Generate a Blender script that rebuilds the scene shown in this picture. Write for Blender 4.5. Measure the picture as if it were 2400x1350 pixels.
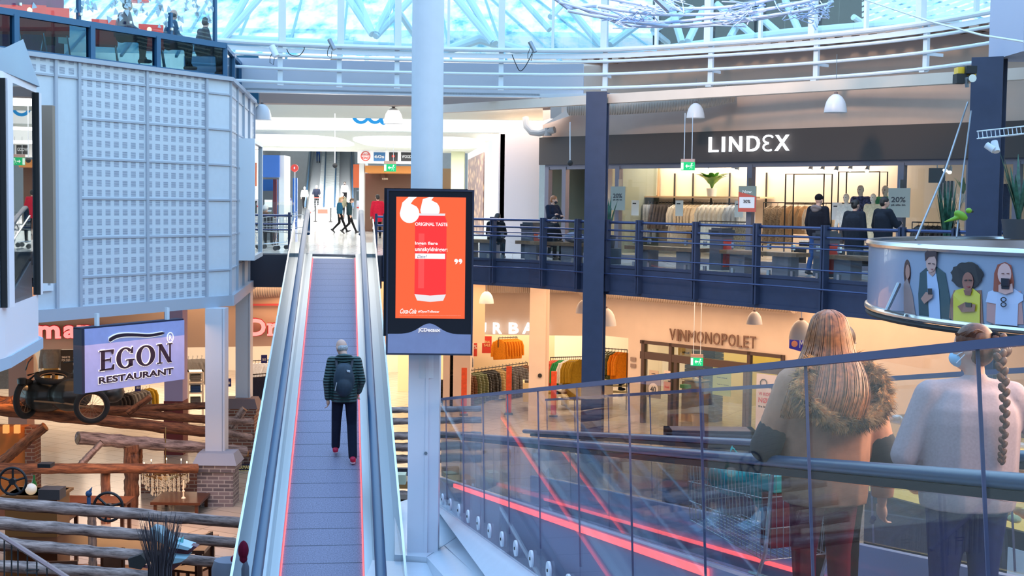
import bpy, bmesh, math, random
from mathutils import Vector, Matrix, noise
random.seed(7)
SC = bpy.context.scene; COL = SC.collection
for o in list(bpy.data.objects): bpy.data.objects.remove(o)
# ---------------- camera ----------------
F = 3200.0; TH = math.atan(199/F); RO = 0.0131; CZ = 1.35
fw = Vector((0, math.cos(TH), -math.sin(TH))); u0 = Vector((0, math.sin(TH), math.cos(TH))); r0 = Vector((1, 0, 0))
crt = math.cos(RO)*r0 + math.sin(RO)*u0; cup = -math.sin(RO)*r0 + math.cos(RO)*u0
cd = bpy.data.cameras.new('camera'); cam = bpy.data.objects.new('camera', cd); COL.objects.link(cam)
cd.sensor_width = 36; cd.lens = 36*F/2400; cd.clip_end = 400; cd.clip_start = .05
Mc = Matrix((crt, cup, -fw)).transposed().to_4x4(); Mc.translation = (0, 0, CZ); cam.matrix_world = Mc
SC.camera = cam
def ray(x, y): return crt*(x-1200)/F + cup*(675-y)/F + fw
def at(x, y, Y): r = ray(x, y); return Vector((0, 0, CZ)) + r*(Y/r.y)           # photo direction at distance Y
def atz(x, y, z): r = ray(x, y); return Vector((0, 0, CZ)) + r*((z-CZ)/r.z)     # photo direction at height z
# ---------------- world ----------------
w = bpy.data.worlds.new('world'); SC.world = w; w.use_nodes = True; nt = w.node_tree; nt.nodes.clear()
tc = nt.nodes.new('ShaderNodeTexCoord'); sx = nt.nodes.new('ShaderNodeSeparateXYZ'); rp = nt.nodes.new('ShaderNodeValToRGB')
bg = nt.nodes.new('ShaderNodeBackground'); wo = nt.nodes.new('ShaderNodeOutputWorld')
nt.links.new(tc.outputs['Generated'], sx.inputs[0]); nt.links.new(sx.outputs['Z'], rp.inputs[0])
nt.links.new(rp.outputs[0], bg.inputs[0]); nt.links.new(bg.outputs[0], wo.inputs[0])
cr = rp.color_ramp; cr.elements[0].position = .02; cr.elements[0].color = (.62, .86, 1, 1)
cr.elements[1].position = .6; cr.elements[1].color = (.36, .62, 1, 1)
e = cr.elements.new(.2); e.color = (.6, .9, 1, 1)
bg.inputs[1].default_value = 2.5
# ---------------- exposure ----------------
SC.view_settings.view_transform = 'Standard'; SC.view_settings.look = 'None'
SC.view_settings.gamma = 1; SC.view_settings.use_curve_mapping = False
SC.view_settings.exposure = 0.15
SC.cycles.max_bounces = 7; SC.cycles.diffuse_bounces = 3; SC.cycles.glossy_bounces = 3
SC.cycles.transparent_max_bounces = 16; SC.cycles.transmission_bounces = 4
SC.cycles.use_denoising = True; SC.cycles.sample_clamp_indirect = 4; SC.cycles.caustics_reflective = False; SC.cycles.caustics_refractive = False
def area(name, loc, sx_, sy_, energy, col, rot=(0, 0, 0)):
    l = bpy.data.lights.new(name, 'AREA'); l.shape = 'RECTANGLE'; l.size = sx_; l.size_y = sy_; l.energy = energy; l.color = col
    o = bpy.data.objects.new(name, l); COL.objects.link(o); o.location = loc; o.rotation_euler = rot; return o
WARM = (1, .66, .40); NEUT = (1, .95, .88); LWARM = (1, .80, .62)
area('shop_ceiling_light', (5.0, 39.5, 3.0), 14, 3.5, 1900, LWARM, (0, 0, -.79))          # fashion shop, upper floor
area('walkway_ceiling_light', (-3.0, 37, 3.8), 9, 3, 350, NEUT)
area('arcade_light', (-3.2, 50, 3.45), 8, 14, 1500, NEUT)
area('arcade_light', (-12, 82, 8.4), 14, 36, 18000, NEUT)
area('bakery_fill', (3.9, 6.5, 1.6), 1.2, 4, 220, WARM, (0, .9, 0))  # warm fill added near the women, standing in for the bakery's glow
area('lower_gallery_light', (5.2, 33.5, -.62), 12, 4.0, 480, WARM, (0, 0, -.79))
area('lower_gallery_light', (-4.5, 35.8, -.75), 10, 2.4, 260, WARM)
area('shop_ceiling_light', (-1.0, 45, -1.3), 9, 7, 900, LWARM)
area('shop_ceiling_light', (-10.5, 41, -1.3), 9, 7, 900, LWARM)
area('shop_ceiling_light', (9.5, 41, -1.6), 8, 6, 520, (1, .78, .4), (0, 0, -.79))
area('restaurant_light', (-6.6, 24.5, -1.15), 3.0, 6, 75, (1, .5, .2), (0, 0, .4))
sl0 = bpy.data.lights.new('wall_fill_spot', 'SPOT'); sl0.energy = 3000; sl0.color = (1, .70, .48); sl0.spot_size = math.radians(46); sl0.spot_blend = .6; sl0.shadow_soft_size = .6  # added spot out of view to warm the beige wall above the shop
so0 = bpy.data.objects.new('wall_fill_spot', sl0); COL.objects.link(so0); so0.location = (0, 19, 8.2); so0.rotation_euler = (Vector((6.2, 31, 2.6))-Vector((0, 19, 8.2))).to_track_quat('-Z', 'Y').to_euler()
area('restaurant_light', (-9.2, 26.6, -2.4), .8, .8, 90, (1, .45, .15), (0, .6, 0))
area('restaurant_light', (-6.5, 24.5, -2.9), 2.5, 1.5, 60, (1, .5, .2))
# ---------------- materials ----------------
_m = {}
def M(name, col=(.8, .8, .8), rough=.5, metal=0, emit=None, es=1, noise_amt=0, noise_scale=8, bump=0, trans=0, alpha=1, spec=.5, coat=0):
    if name in _m: return _m[name]
    m = bpy.data.materials.new(name); m.use_nodes = True; n = m.node_tree; b = n.nodes['Principled BSDF']
    b.inputs['Base Color'].default_value = (*col, 1); b.inputs['Roughness'].default_value = rough; b.inputs['Metallic'].default_value = metal
    b.inputs['Specular IOR Level'].default_value = spec; b.inputs['Coat Weight'].default_value = coat
    if emit: b.inputs['Emission Color'].default_value = (*emit, 1); b.inputs['Emission Strength'].default_value = es
    if alpha < 1: b.inputs['Alpha'].default_value = alpha
    if noise_amt or bump:
        t = n.nodes.new('ShaderNodeTexCoord'); x = n.nodes.new('ShaderNodeTexNoise'); x.inputs['Scale'].default_value = noise_scale; x.inputs['Detail'].default_value = 4
        n.links.new(t.outputs['Object'], x.inputs['Vector'])
        if noise_amt:
            r = n.nodes.new('ShaderNodeValToRGB'); n.links.new(x.outputs['Fac'], r.inputs[0]); n.links.new(r.outputs[0], b.inputs['Base Color'])
            k = noise_amt; r.color_ramp.elements[0].position = .3; r.color_ramp.elements[1].position = .7
            r.color_ramp.elements[0].color = (*[c*(1-k) for c in col], 1); r.color_ramp.elements[1].color = (*[min(1, c*(1+k)) for c in col], 1)
        if bump:
            bp = n.nodes.new('ShaderNodeBump'); bp.inputs['Strength'].default_value = bump; n.links.new(x.outputs['Fac'], bp.inputs['Height']); n.links.new(bp.outputs[0], b.inputs['Normal'])
    _m[name] = m; return m
def srgb(r, g, b):
    return tuple(((c/255+.055)/1.055)**2.4 if c > 10 else c/255/12.92 for c in (r, g, b))
def nodes(name, fn):
    if name in _m: return _m[name]
    m = bpy.data.materials.new(name); m.use_nodes = True; n = m.node_tree; b = n.nodes['Principled BSDF']; fn(n, b); _m[name] = m; return m
def glass(name, tint=(1, 1, 1), ior=1.5, refl=1.0, rough=0.0):
    if name in _m: return _m[name]
    m = bpy.data.materials.new(name); m.use_nodes = True; n = m.node_tree; n.nodes.clear()
    o = n.nodes.new('ShaderNodeOutputMaterial'); x = n.nodes.new('ShaderNodeMixShader'); t = n.nodes.new('ShaderNodeBsdfTransparent'); g = n.nodes.new('ShaderNodeBsdfGlossy')
    ge = n.nodes.new('ShaderNodeNewGeometry'); dt = n.nodes.new('ShaderNodeVectorMath'); dt.operation = 'DOT_PRODUCT'; n.links.new(ge.outputs['Incoming'], dt.inputs[0]); n.links.new(ge.outputs['Normal'], dt.inputs[1])
    def mt(op, a, v):
        q = n.nodes.new('ShaderNodeMath'); q.operation = op; q.use_clamp = True
        for i, z in enumerate((a, v)):
            if hasattr(z, 'links'): n.links.new(z, q.inputs[i])
            elif z is not None: q.inputs[i].default_value = z
        return q
    ab = mt('ABSOLUTE', dt.outputs['Value'], None); om = mt('SUBTRACT', 1.0, ab.outputs[0]); pw = mt('POWER', om.outputs[0], 5.0); F0 = ((ior-1)/(ior+1))**2
    sc_ = mt('MULTIPLY', pw.outputs[0], (1-F0)*refl); k = mt('ADD', sc_.outputs[0], F0*refl)
    t.inputs[0].default_value = (*tint, 1); g.inputs['Roughness'].default_value = rough
    n.links.new(k.outputs[0], x.inputs[0]); n.links.new(t.outputs[0], x.inputs[1]); n.links.new(g.outputs[0], x.inputs[2]); n.links.new(x.outputs[0], o.inputs[0])
    _m[name] = m; return m
def emis(name, col, s=1): return M(name, (0, 0, 0), .6, 0, col, s, spec=.1)
# ---------------- mesh builder ----------------
class MB:
    def __init__(s, m=None): s.v = []; s.f = []; s.m = m; s.mi = []; s.cm = 0
    def add(s, vs, fs):
        b = len(s.v)
        for p in vs:
            p = Vector(p); s.v.append(s.m @ p if s.m else p)
        for f in fs: s.f.append([b+i for i in f]); s.mi.append(s.cm)
        return s
    def box(s, x0, x1, y0, y1, z0, z1):
        return s.add([(x, y, z) for z in (z0, z1) for y in (y0, y1) for x in (x0, x1)], [(0, 2, 3, 1), (4, 5, 7, 6), (0, 1, 5, 4), (2, 6, 7, 3), (0, 4, 6, 2), (1, 3, 7, 5)])
    def quad(s, *p): return s.add(p, [tuple(range(len(p)))])
    def tube(s, pts, r, n=8, closed=False, flat=1.0):
        pts = [Vector(p) for p in pts]; N = len(pts); vs = []; fs = []; pu = None
        for i, p in enumerate(pts):
            a = pts[(i-1) % N] if (closed or i) else p; c = pts[(i+1) % N] if (closed or i < N-1) else p
            t = (c-a); t = t.normalized() if t.length > 1e-9 else Vector((0, 0, 1))
            if pu is None: u = t.orthogonal().normalized() if abs(t.z) > .95 else t.cross(Vector((0, 0, 1))).normalized()
            else:
                u = pu - t*pu.dot(t); u = u.normalized() if u.length > 1e-6 else t.orthogonal().normalized()
            pu = u; v = t.cross(u); rr = r[i] if isinstance(r, (list, tuple)) else r
            for k in range(n):
                a_ = 2*math.pi*k/n + (math.pi/4 if n == 4 else 0); vs.append(p + u*math.cos(a_)*rr + v*math.sin(a_)*rr*flat)
        for i in range(N if closed else N-1):
            j = (i+1) % N
            for k in range(n): fs.append((i*n+k, i*n+(k+1) % n, j*n+(k+1) % n, j*n+k))
        if not closed: fs += [tuple(range(n-1, -1, -1)), tuple((N-1)*n+k for k in range(n))]
        return s.add(vs, fs)
    def lathe(s, prof, c=(0, 0, 0), n=16, sx=1, sy=1):
        vs = []; fs = []
        for (r, z) in prof:
            for k in range(n):
                a = 2*math.pi*k/n; vs.append((c[0]+math.cos(a)*r*sx, c[1]+math.sin(a)*r*sy, c[2]+z))
        for i in range(len(prof)-1):
            for k in range(n): fs.append((i*n+k, i*n+(k+1) % n, (i+1)*n+(k+1) % n, (i+1)*n+k))
        fs += [tuple(range(n-1, -1, -1)), tuple((len(prof)-1)*n+k for k in range(n))]
        return s.add(vs, fs)
    def ell(s, c, r, nu=12, nv=8, rot=None):
        vs = []; fs = []
        R = rot or Matrix.Identity(3)
        for j in range(1, nv):
            t = math.pi*j/nv
            for k in range(nu):
                a = 2*math.pi*k/nu; q = R @ Vector((math.sin(t)*math.cos(a)*r[0], math.sin(t)*math.sin(a)*r[1], math.cos(t)*r[2])); vs.append(Vector(c)+q)
        top = len(vs); vs += [Vector(c)+R @ Vector((0, 0, r[2])), Vector(c)+R @ Vector((0, 0, -r[2]))]
        for j in range(nv-2):
            for k in range(nu): fs.append((j*nu+k, (j+1)*nu+k, (j+1)*nu+(k+1) % nu, j*nu+(k+1) % nu))
        for k in range(nu): fs.append((k, (k+1) % nu, top)); fs.append(((nv-2)*nu+(k+1) % nu, (nv-2)*nu+k, top+1))
        return s.add(vs, fs)
    def ext(s, poly, a, b, ax='z'):
        # extrude a 2D outline between a and b along an axis
        f = {'z': lambda p, h: (p[0], p[1], h), 'y': lambda p, h: (p[0], h, p[1]), 'x': lambda p, h: (h, p[0], p[1])}[ax]
        n = len(poly); return s.add([f(p, a) for p in poly]+[f(p, b) for p in poly], [tuple(range(n-1, -1, -1)), tuple(range(n, 2*n))]+[(i, (i+1) % n, n+(i+1) % n, n+i) for i in range(n)])
    def wall(s, pts, z0, z1, th=.1):
        # vertical wall strip following a plan polyline
        for i in range(len(pts)-1):
            a = Vector(pts[i][:2]); b = Vector(pts[i+1][:2]); d = (b-a).normalized(); nn = Vector((-d.y, d.x))*th
            s.add([(*a, z0), (*b, z0), (*(b+nn), z0), (*(a+nn), z0), (*a, z1), (*b, z1), (*(b+nn), z1), (*(a+nn), z1)], [(0, 3, 2, 1), (4, 5, 6, 7), (0, 1, 5, 4), (1, 2, 6, 5), (2, 3, 7, 6), (3, 0, 4, 7)])
        return s
    def build(s, name, mat=None, parent=None, smooth=35, label=None):
        me = bpy.data.meshes.new(name); V = s.v
        if parent is not None:
            inv = wmat(parent).inverted(); V = [inv @ p for p in V]; o = bpy.data.objects.new(name, me); org = None
        else: o = bpy.data.objects.new(name, me)
        me.from_pydata([tuple(p) for p in V], [], s.f)
        mats = mat if isinstance(mat, (list, tuple)) else [mat]
        for x in mats: me.materials.append(x)
        if len(mats) > 1: me.polygons.foreach_set('material_index', s.mi)
        fixn(me)
        if smooth: me.polygons.foreach_set('use_smooth', [True]*len(me.polygons)); me.set_sharp_from_angle(angle=math.radians(smooth))
        COL.objects.link(o)
        if parent is not None: o.parent = parent
        if label: o['label'] = label
        return o
def fixn(me):
    bm = bmesh.new(); bm.from_mesh(me); bmesh.ops.recalc_face_normals(bm, faces=bm.faces); bm.to_mesh(me); bm.free()
def wmat(o):
    m = o.matrix_basis.copy()
    while o.parent is not None: o = o.parent; m = o.matrix_basis @ m
    return m
def T(name, label, cat, loc=(0, 0, 0), rz=0, group=None):
    o = bpy.data.objects.new(name, None); o.empty_display_size = .1; COL.objects.link(o); o.location = loc; o.rotation_euler = (0, 0, rz); return tag(o, label, cat, group)
def tag(o, label=None, cat=None, group=None, kind=None):
    if label: o['label'] = label
    if cat: o['category'] = cat
    if group: o['group'] = group
    if kind: o['kind'] = kind
    return o
def S(name, mb, mat, parent=None, label=None, smooth=35):
    o = mb.build(name, mat, parent, smooth)
    if parent is None: o['kind'] = 'structure'
    if label: o['label'] = label
    return o
def kids(o): return [c for c in bpy.data.objects if c.parent == o]
_kc = {}
def copy_tree(o, loc=None, rz=None, label=None, group=None, parent=None, sc=None):
    c = o.copy(); COL.objects.link(c)
    if parent is not None: c.parent = parent
    if o.name not in _kc or len(_kc[o.name]) == 0: _kc[o.name] = kids(o)
    for ch in _kc[o.name]: copy_tree(ch, parent=c)
    if loc is not None: c.location = loc
    if rz is not None: c.rotation_euler = (0, 0, rz)
    if sc is not None: c.scale = (sc, sc, sc) if not isinstance(sc, (tuple, list)) else sc
    if label: c['label'] = label
    if group: c['group'] = group
    return c
def frame(x, y, z, ang): return Matrix.Translation((x, y, z)) @ Matrix.Rotation(ang, 4, 'Z')
def loc_in(Mx, p): return Mx.inverted() @ Vector(p)
def onw(Mx, px, py, off=0):
    """point of the wall plane (local y=off of frame Mx) seen at a photo position, in wall coordinates"""
    inv = Mx.inverted(); o = inv @ Vector((0, 0, CZ)); d = inv.to_3x3() @ ray(px, py); t = (off-o.y)/d.y; return o+d*t
def text(name, s, mat, parent, Mx, x, z, wd, ht, y=-.02, th=.02, bold=0, shear=0, align='L'):
    """lettering as extruded mesh standing in the local xz plane of Mx, facing -y; lower left corner x,z; size wd x ht"""
    c = bpy.data.curves.new(name, 'FONT'); c.body = s; c.extrude = .5; c.offset = bold; c.shear = shear; c.resolution_u = 3
    o = bpy.data.objects.new(name, c); COL.objects.link(o); dg = bpy.context.evaluated_depsgraph_get(); me = bpy.data.meshes.new_from_object(o.evaluated_get(dg)); bpy.data.objects.remove(o)
    xs = [v.co.x for v in me.vertices]; ys = [v.co.y for v in me.vertices]; x0, x1, y0, y1 = min(xs), max(xs), min(ys), max(ys)
    for v in me.vertices:
        q = v.co; u = (q.x-x0)/(x1-x0)*wd; h = (q.y-y0)/(y1-y0)*ht; v.co = Vector((x+u, y-(q.z+.5)*th, z+h))
    inv = (wmat(parent).inverted() if parent is not None else Matrix.Identity(4)) @ Mx
    me.transform(inv); me.materials.clear(); me.materials.append(mat); me.name = name
    o = bpy.data.objects.new(name, me); COL.objects.link(o)
    if parent is not None: o.parent = parent
    return o
# ---------------- palette ----------------
WHITE = M('white_paint', (.74, .77, .8), .45, noise_amt=.03, noise_scale=3); WHITE2 = M('white_metal', (.72, .76, .82), .35)
CREAM = M('cream_plaster', srgb(226, 205, 188), .8, noise_amt=.03, noise_scale=2); BEIGE = M('beige_plaster', srgb(196, 170, 156), .85, noise_amt=.04, noise_scale=2)
NAVY = M('navy_steel', srgb(56, 64, 90), .55, .1, noise_amt=.08, noise_scale=5); NAVYR = M('navy_rail', srgb(62, 74, 112), .25, .5)
DKGREY = M('dark_grey_panel', srgb(66, 58, 56), .7); FRAME = M('grey_aluminium', srgb(118, 112, 122), .4, .3); BLACK = M('black_rubber', (.012, .013, .016), .35)
BLACKM = M('matt_black', (.02, .02, .022), .7); STEEL = M('brushed_steel', (.62, .64, .66), .22, .95); STEELD = M('dark_steel', (.25, .27, .3), .3, .8)
GLS = glass('clear_glass', (.93, .97, .97)); GLSB = glass('balustrade_glass', (.91, .95, .96), 1.5, 1.3); GLSD = glass('dark_glass', (.26, .40, .46), 1.5, .6)
def tilemat(name, c1, c2, sx_, sy_, rough=.25, gap=.012, rot=0):
    def fn(n, b):
        t = n.nodes.new('ShaderNodeTexCoord'); mp = n.nodes.new('ShaderNodeMapping'); mp.inputs['Rotation'].default_value[2] = rot; br = n.nodes.new('ShaderNodeTexBrick')
        br.offset = 0; br.inputs['Scale'].default_value = 1; br.inputs['Brick Width'].default_value = sx_; br.inputs['Row Height'].default_value = sy_; br.inputs['Mortar Size'].default_value = gap
        br.inputs['Color1'].default_value = (*c1, 1); br.inputs['Color2'].default_value = (*c2, 1); br.inputs['Mortar'].default_value = (*[x*.55 for x in c1], 1); br.inputs['Mortar Smooth'].default_value = .1
        n.links.new(t.outputs['Object'], mp.inputs[0]); n.links.new(mp.outputs[0], br.inputs[0]); n.links.new(br.outputs[0], b.inputs['Base Color']); b.inputs['Roughness'].default_value = rough
    return nodes(name, fn)
FLOOR = tilemat('pale_floor_tiles', (.70, .70, .68), (.66, .66, .65), .6, .6, .12)
FLOORL = tilemat('sand_floor_tiles', (.55, .47, .38), (.50, .42, .34), .9, .45, .2, .015, .5)
def brickmat(name, c1, c2, mort, sc=1):
    def fn(n, b):
        t = n.nodes.new('ShaderNodeTexCoord'); sp = n.nodes.new('ShaderNodeSeparateXYZ'); ad = n.nodes.new('ShaderNodeMath'); cb = n.nodes.new('ShaderNodeCombineXYZ'); br = n.nodes.new('ShaderNodeTexBrick')
        n.links.new(t.outputs['Object'], sp.inputs[0]); n.links.new(sp.outputs[0], ad.inputs[0]); n.links.new(sp.outputs[1], ad.inputs[1]); n.links.new(ad.outputs[0], cb.inputs[0]); n.links.new(sp.outputs[2], cb.inputs[1])
        br.inputs['Scale'].default_value = 1; br.inputs['Brick Width'].default_value = .23*sc; br.inputs['Row Height'].default_value = .078*sc; br.inputs['Mortar Size'].default_value = .01
        br.inputs['Color1'].default_value = (*c1, 1); br.inputs['Color2'].default_value = (*c2, 1); br.inputs['Mortar'].default_value = (*mort, 1); n.links.new(cb.outputs[0], br.inputs[0]); n.links.new(br.outputs[0], b.inputs['Base Color'])
        bp = n.nodes.new('ShaderNodeBump'); bp.inputs['Strength'].default_value = .5; bp.invert = True; n.links.new(br.outputs['Fac'], bp.inputs['Height']); n.links.new(bp.outputs[0], b.inputs['Normal']); b.inputs['Roughness'].default_value = .85
    return nodes(name, fn)
BRICK = brickmat('red_brick', (.22, .08, .05), (.12, .055, .05), (.30, .24, .2)); BRICKG = brickmat('grey_brick', (.24, .20, .22), (.11, .10, .12), (.38, .36, .36))
LF = frame(.75, 36.15, 0, math.atan2(-8.58, 8.36)); VF = frame(3.686, 38.35, 0, math.atan2(-3.4, 3.3)); UF = frame(-1.1, 39.8, 0, 0)
DF = frame(-9.79, 34.9, 0, .27); BF = frame(-5.83, 28.09, 0, 1.053)
def SF(name, mb, mat, fr, **k):
    o = S(name, mb, mat, **k); o.matrix_basis = fr; return o
def TF(o, fr): o.matrix_basis = fr; return o
# ---------------- floors ----------------
S('floor', MB().box(-40, 40, -6, 60, -5.0, -4.8), FLOORL, label='lower level tiled floor')
E2 = [(-30, 33.2), (-6.3, 33.6), (-5.1, 33.75), (-3.4, 33.6), (-.99, 32.96), (.39, 31.93), (1.6, 30.4), (2.73, 29.2), (4.24, 27.15), (5.28, 25.9), (6.39, 24.03), (8.4, 22.6), (12, 22.3), (40, 22)]
S('floor', MB().ext([(x, y+.06) for x, y in E2]+[(40, 130), (-30, 130)], -.5, 0), [FLOOR], label='upper level floor slab')
S('ceiling', MB().ext([(x, y+.25) for x, y in E2]+[(40, 60), (-30, 60)], -.56, -.52), CREAM, label='cream ceiling over the lower level')
# ---------------- fascia of the walkway ----------------
f = MB().wall([(x, y) for x, y in E2], -.56, .0, .12); f.wall([(x, y-.03) for x, y in E2], -.62, -.54, .2); f.wall([(x, y-.03) for x, y in E2], -.03, .03, .16)
S('trim_1', f, NAVY, label='navy steel edge of the upper walkway')
S('trim_2', MB().box(-6.6, -3.2, 33.3, 33.5, -.78, .02), M('charcoal_panel', srgb(44, 50, 66), .5), label='deep charcoal edge behind the ramp top')
# ---------------- fashion shop wall (upper level) ----------------
def lx(px, py=420): return onw(LF, px, py).x
w1 = MB(); w1.box(0, 22, 0, .25, 3.08, 4.86); SF('wall_right', w1, BEIGE, LF, label='beige wall above the fashion shop')
SF('trim_3', MB().box(0, 22, -.12, .02, 2.36, 3.08), DKGREY, LF, label='dark sign band over the fashion shop')
MU = [lx(1285), lx(1325), lx(1450), lx(1760), lx(2114), lx(2275), lx(2385), lx(2385)+1.5, lx(2385)+3]
SF('trim_4', MB().box(.15, 22, -.04, .06, 2.24, 2.36).box(.15, 22, -.04, .06, 0, .1), FRAME, LF, label='grey shopfront frame')
for i, x in enumerate(MU):
    SF('trim_%d' % (5+i), MB().box(x-.07, x+.07, -.06, .08, 0, 2.3), FRAME, LF)
for i in range(2, len(MU)-1):
    if i != 3: SF('window_%d' % i, MB().box(MU[i]+.07, MU[i+1]-.07, .0, .012, .1, 2.24), GLS, LF)
CRI = M('shop_wall_cream', srgb(246, 228, 208), .8); 
SF('wall_back', MB().box(-1, 22, 4.6, 4.8, 0, 3.4), CRI, LF, label='cream back wall inside the fashion shop')
SF('ceiling', MB().box(.3, 22, .3, 4.6, 3.2, 3.3), CRI, LF)
SF('wall_left', MB().box(.05, .2, .1, 4.6, 0, 3.2), M('grey_green_wall', srgb(120, 128, 118), .7), LF)
# roof deck behind the ring, corrugated
rf = MB()
for i in range(60):
    rf.box(2+i*.4, 2+i*.4+.2, -.9, 6, 4.84, 4.9); rf.box(2+i*.4+.2, 2+i*.4+.4, -.9, 6, 4.9, 4.97)
SF('ceiling', rf, M('roof_deck', srgb(190, 160, 145), .8), LF, label='corrugated roof deck above the shop walkway')
# ---------------- arcade going back ----------------
S('trim_20', MB().box(-8, .9, 35.6, 36.1, 3.85, 4.45), M('taupe_beam', srgb(150, 128, 120), .8), label='taupe beam over the arcade entrance')
S('ceiling', MB().box(-9, 4, 36.1, 42.4, 3.9, 4.0), M('ceiling_greige', srgb(196, 196, 186), .8), label='ceiling at the arcade entrance')
S('ceiling', MB().box(-40, 6, 42.5, 60, 3.5, 3.6), M('ceiling_white', srgb(214, 220, 214), .7), label='white arcade ceiling')
for cx_, nm in ((-3.3, 'a'), (-8.2, 'b')):
    pl = [(cx_+2.3*math.copysign(abs(math.cos(a))**.6, math.cos(a)), 49.2+4.3*math.copysign(abs(math.sin(a))**.6, math.sin(a))) for a in [i*math.pi/16 for i in range(32)]]
    tag(MB().ext(pl, 3.44, 3.5).build('ceiling_light', emis('panel_glow', (.95, 1, .98), 1.3)), 'large rounded luminous panel in the arcade ceiling, ' + ('right one' if nm == 'a' else 'left one cut off by the clad volume'), 'ceiling light', 'luminous ceiling panels')
S('wall_right', MB().box(2.4, 2.6, 36, 95, 0, 4), CREAM, label='right side wall of the arcade')
S('wall_left', MB().box(-22, -21.8, 34, 130, 0, 7), WHITE); S('wall_back', MB().box(-40, 20, 128, 128.4, 0, 14), WHITE, label='far wall of the arcade')
S('ceiling', MB().box(-40, 20, 60, 130, 8.6, 8.8), WHITE); S('wall_right', MB().wall([(-7.0, 64), (-13.6, 126)], 0, 8.6, -.2), WHITE)
# ---------------- lower walls ----------------
def vx(px, py=850): return onw(VF, px, py).x
vz = lambda px, py: onw(VF, px, py).z
x0, x1, zt = vx(1503, 800), vx(1836, 832), vz(1505, 797)
wv = MB(); wv.box(-.6, x0, 0, .3, -4.8, -.5).box(x0, x1, 0, .3, zt, -.5).box(x1, 14, 0, .3, -4.8, -.5)
xo0, xo1 = vx(1400), vx(1472); wv.box(-2.6, xo1, 0, .3, vz(1450, 790), -.5).box(-2.6, xo0-.6, 0, .3, -4.8, -.5)
wv = MB().box(xo1, x0, 0, .3, -4.8, -.5).box(x0, x1, 0, .3, zt, -.5).box(x1, 14, 0, .3, -4.8, -.5).box(-2.6, xo1, 0, .3, vz(1450, 790), -.5)
SF('wall_right', wv, CREAM, VF, label='cream wall of the wine shop on the lower level')
S('wall_back', MB().box(-1.2, 2.3, 39.8, 40.0, -2.5, -.5), CREAM, label='cream wall above the clothes shop, lower level')
SF('wall_left', MB().box(-14, 9.4, 0, .2, -2.5, -.5), M('peach_plaster', srgb(228, 192, 160), .8), DF, label='peach wall above the menswear shop, lower level')
S('wall_back', MB().box(-22, 12, 49, 49.3, -4.8, -.5), M('store_white', srgb(236, 224, 206), .8), label='back wall of the lower shops')
S('wall_left', MB().box(-2.0, -1.8, 40, 49, -4.8, -.5), CREAM)
SF('wall_back', MB().box(-2, 9, 5.2, 5.4, -4.8, -.5), M('yellow_wall', srgb(214, 190, 110), .8), VF, label='yellowish wall inside the wine shop')
S('floor', MB().box(-14, -2.6, 14, 22.5, -4.8, -4.77), M('darkening_boards', srgb(104, 58, 34), .4, noise_amt=.3, noise_scale=3), label='dark board floor added to darken the restaurant corner')  # dark sheet added over the tiles to darken the area behind the lower logs
# enclosing walls of the hall around the viewpoint
HALL = M('hall_wall', srgb(92, 84, 92), .8)
S('wall_left', MB().box(-16.2, -16, -9, 20, -4.8, 9), HALL, label='hall wall to the left of the viewpoint')
S('wall_back', MB().box(-16, 16, -9.2, -9, -4.8, 9), HALL, label='hall wall behind the viewpoint')
S('wall_right', MB().box(15, 15.2, -9, 20, -4.8, 5.2), HALL, label='hall wall to the right of the viewpoint')
# ---------------- clad volume on the left ----------------
def perf(n, b):
    t = n.nodes.new('ShaderNodeTexCoord'); sp = n.nodes.new('ShaderNodeSeparateXYZ'); n.links.new(t.outputs['Object'], sp.inputs[0])
    def m(op, a, v=None, c=None):
        x = n.nodes.new('ShaderNodeMath'); x.operation = op
        if hasattr(a, 'links'): n.links.new(a, x.inputs[0])
        else: x.inputs[0].default_value = a
        if v is not None:
            if hasattr(v, 'links'): n.links.new(v, x.inputs[1])
            else: x.inputs[1].default_value = v
        return x.outputs[0]
    u = m('FRACT', m('DIVIDE', m('ADD', sp.outputs[0], 20.0), .2125)); v = m('FRACT', m('DIVIDE', m('ADD', sp.outputs[2], .80), .179))
    inu = m('MULTIPLY', m('GREATER_THAN', u, .2), m('LESS_THAN', u, .78)); inv = m('MULTIPLY', m('GREATER_THAN', v, .18), m('LESS_THAN', v, .84))
    sl = m('GREATER_THAN', m('FRACT', m('MULTIPLY', v, 9.0)), .5); k = m('MULTIPLY', m('MULTIPLY', inu, inv), sl)
    mx = n.nodes.new('ShaderNodeMix'); mx.data_type = 'RGBA'; n.links.new(k, mx.inputs[0]); mx.inputs[6].default_value = (.62, .66, .72, 1); mx.inputs[7].default_value = (.16, .18, .26, 1)
    n.links.new(mx.outputs[2], b.inputs['Base Color']); b.inputs['Roughness'].default_value = .5
PERF = nodes('slotted_panel', perf)
CLAD = M('pale_cladding', (.62, .66, .72), .5, noise_amt=.02); SEAM = M('cladding_seam', (.42, .45, .52), .5)
def bx(px, py=465): return onw(BF, px, py).x
bs = [bx(p) for p in (0, 130, 185, 343, 482)]+[0]
bl = bs[0]-3
BG = frame(-5.83, 28.09, 0, math.atan2(34.94-28.09, -6.6+5.83)); BL = math.hypot(6.85, .77)
zb, zt_ = -.62, 3.78
vol = MB().ext([(-5.83, 28.09), (-6.6, 34.94), (-16, 34.94), (-16, 20), (BF @ Vector((bl, 0, 0)))[:2]], zb, zt_)
WB = S('wall_left', vol, CLAD, label='pale blue-grey clad volume of the restaurant')
SF('wall_left', MB().box(bs[2], bs[3], -.012, .0, zb, zt_).box(bs[3], bs[4], -.012, 0, zb, zt_).box(bl, bs[2], -.012, 0, 3.5, zt_), PERF, BF, label='slotted acoustic panels')
sm = MB()
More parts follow.
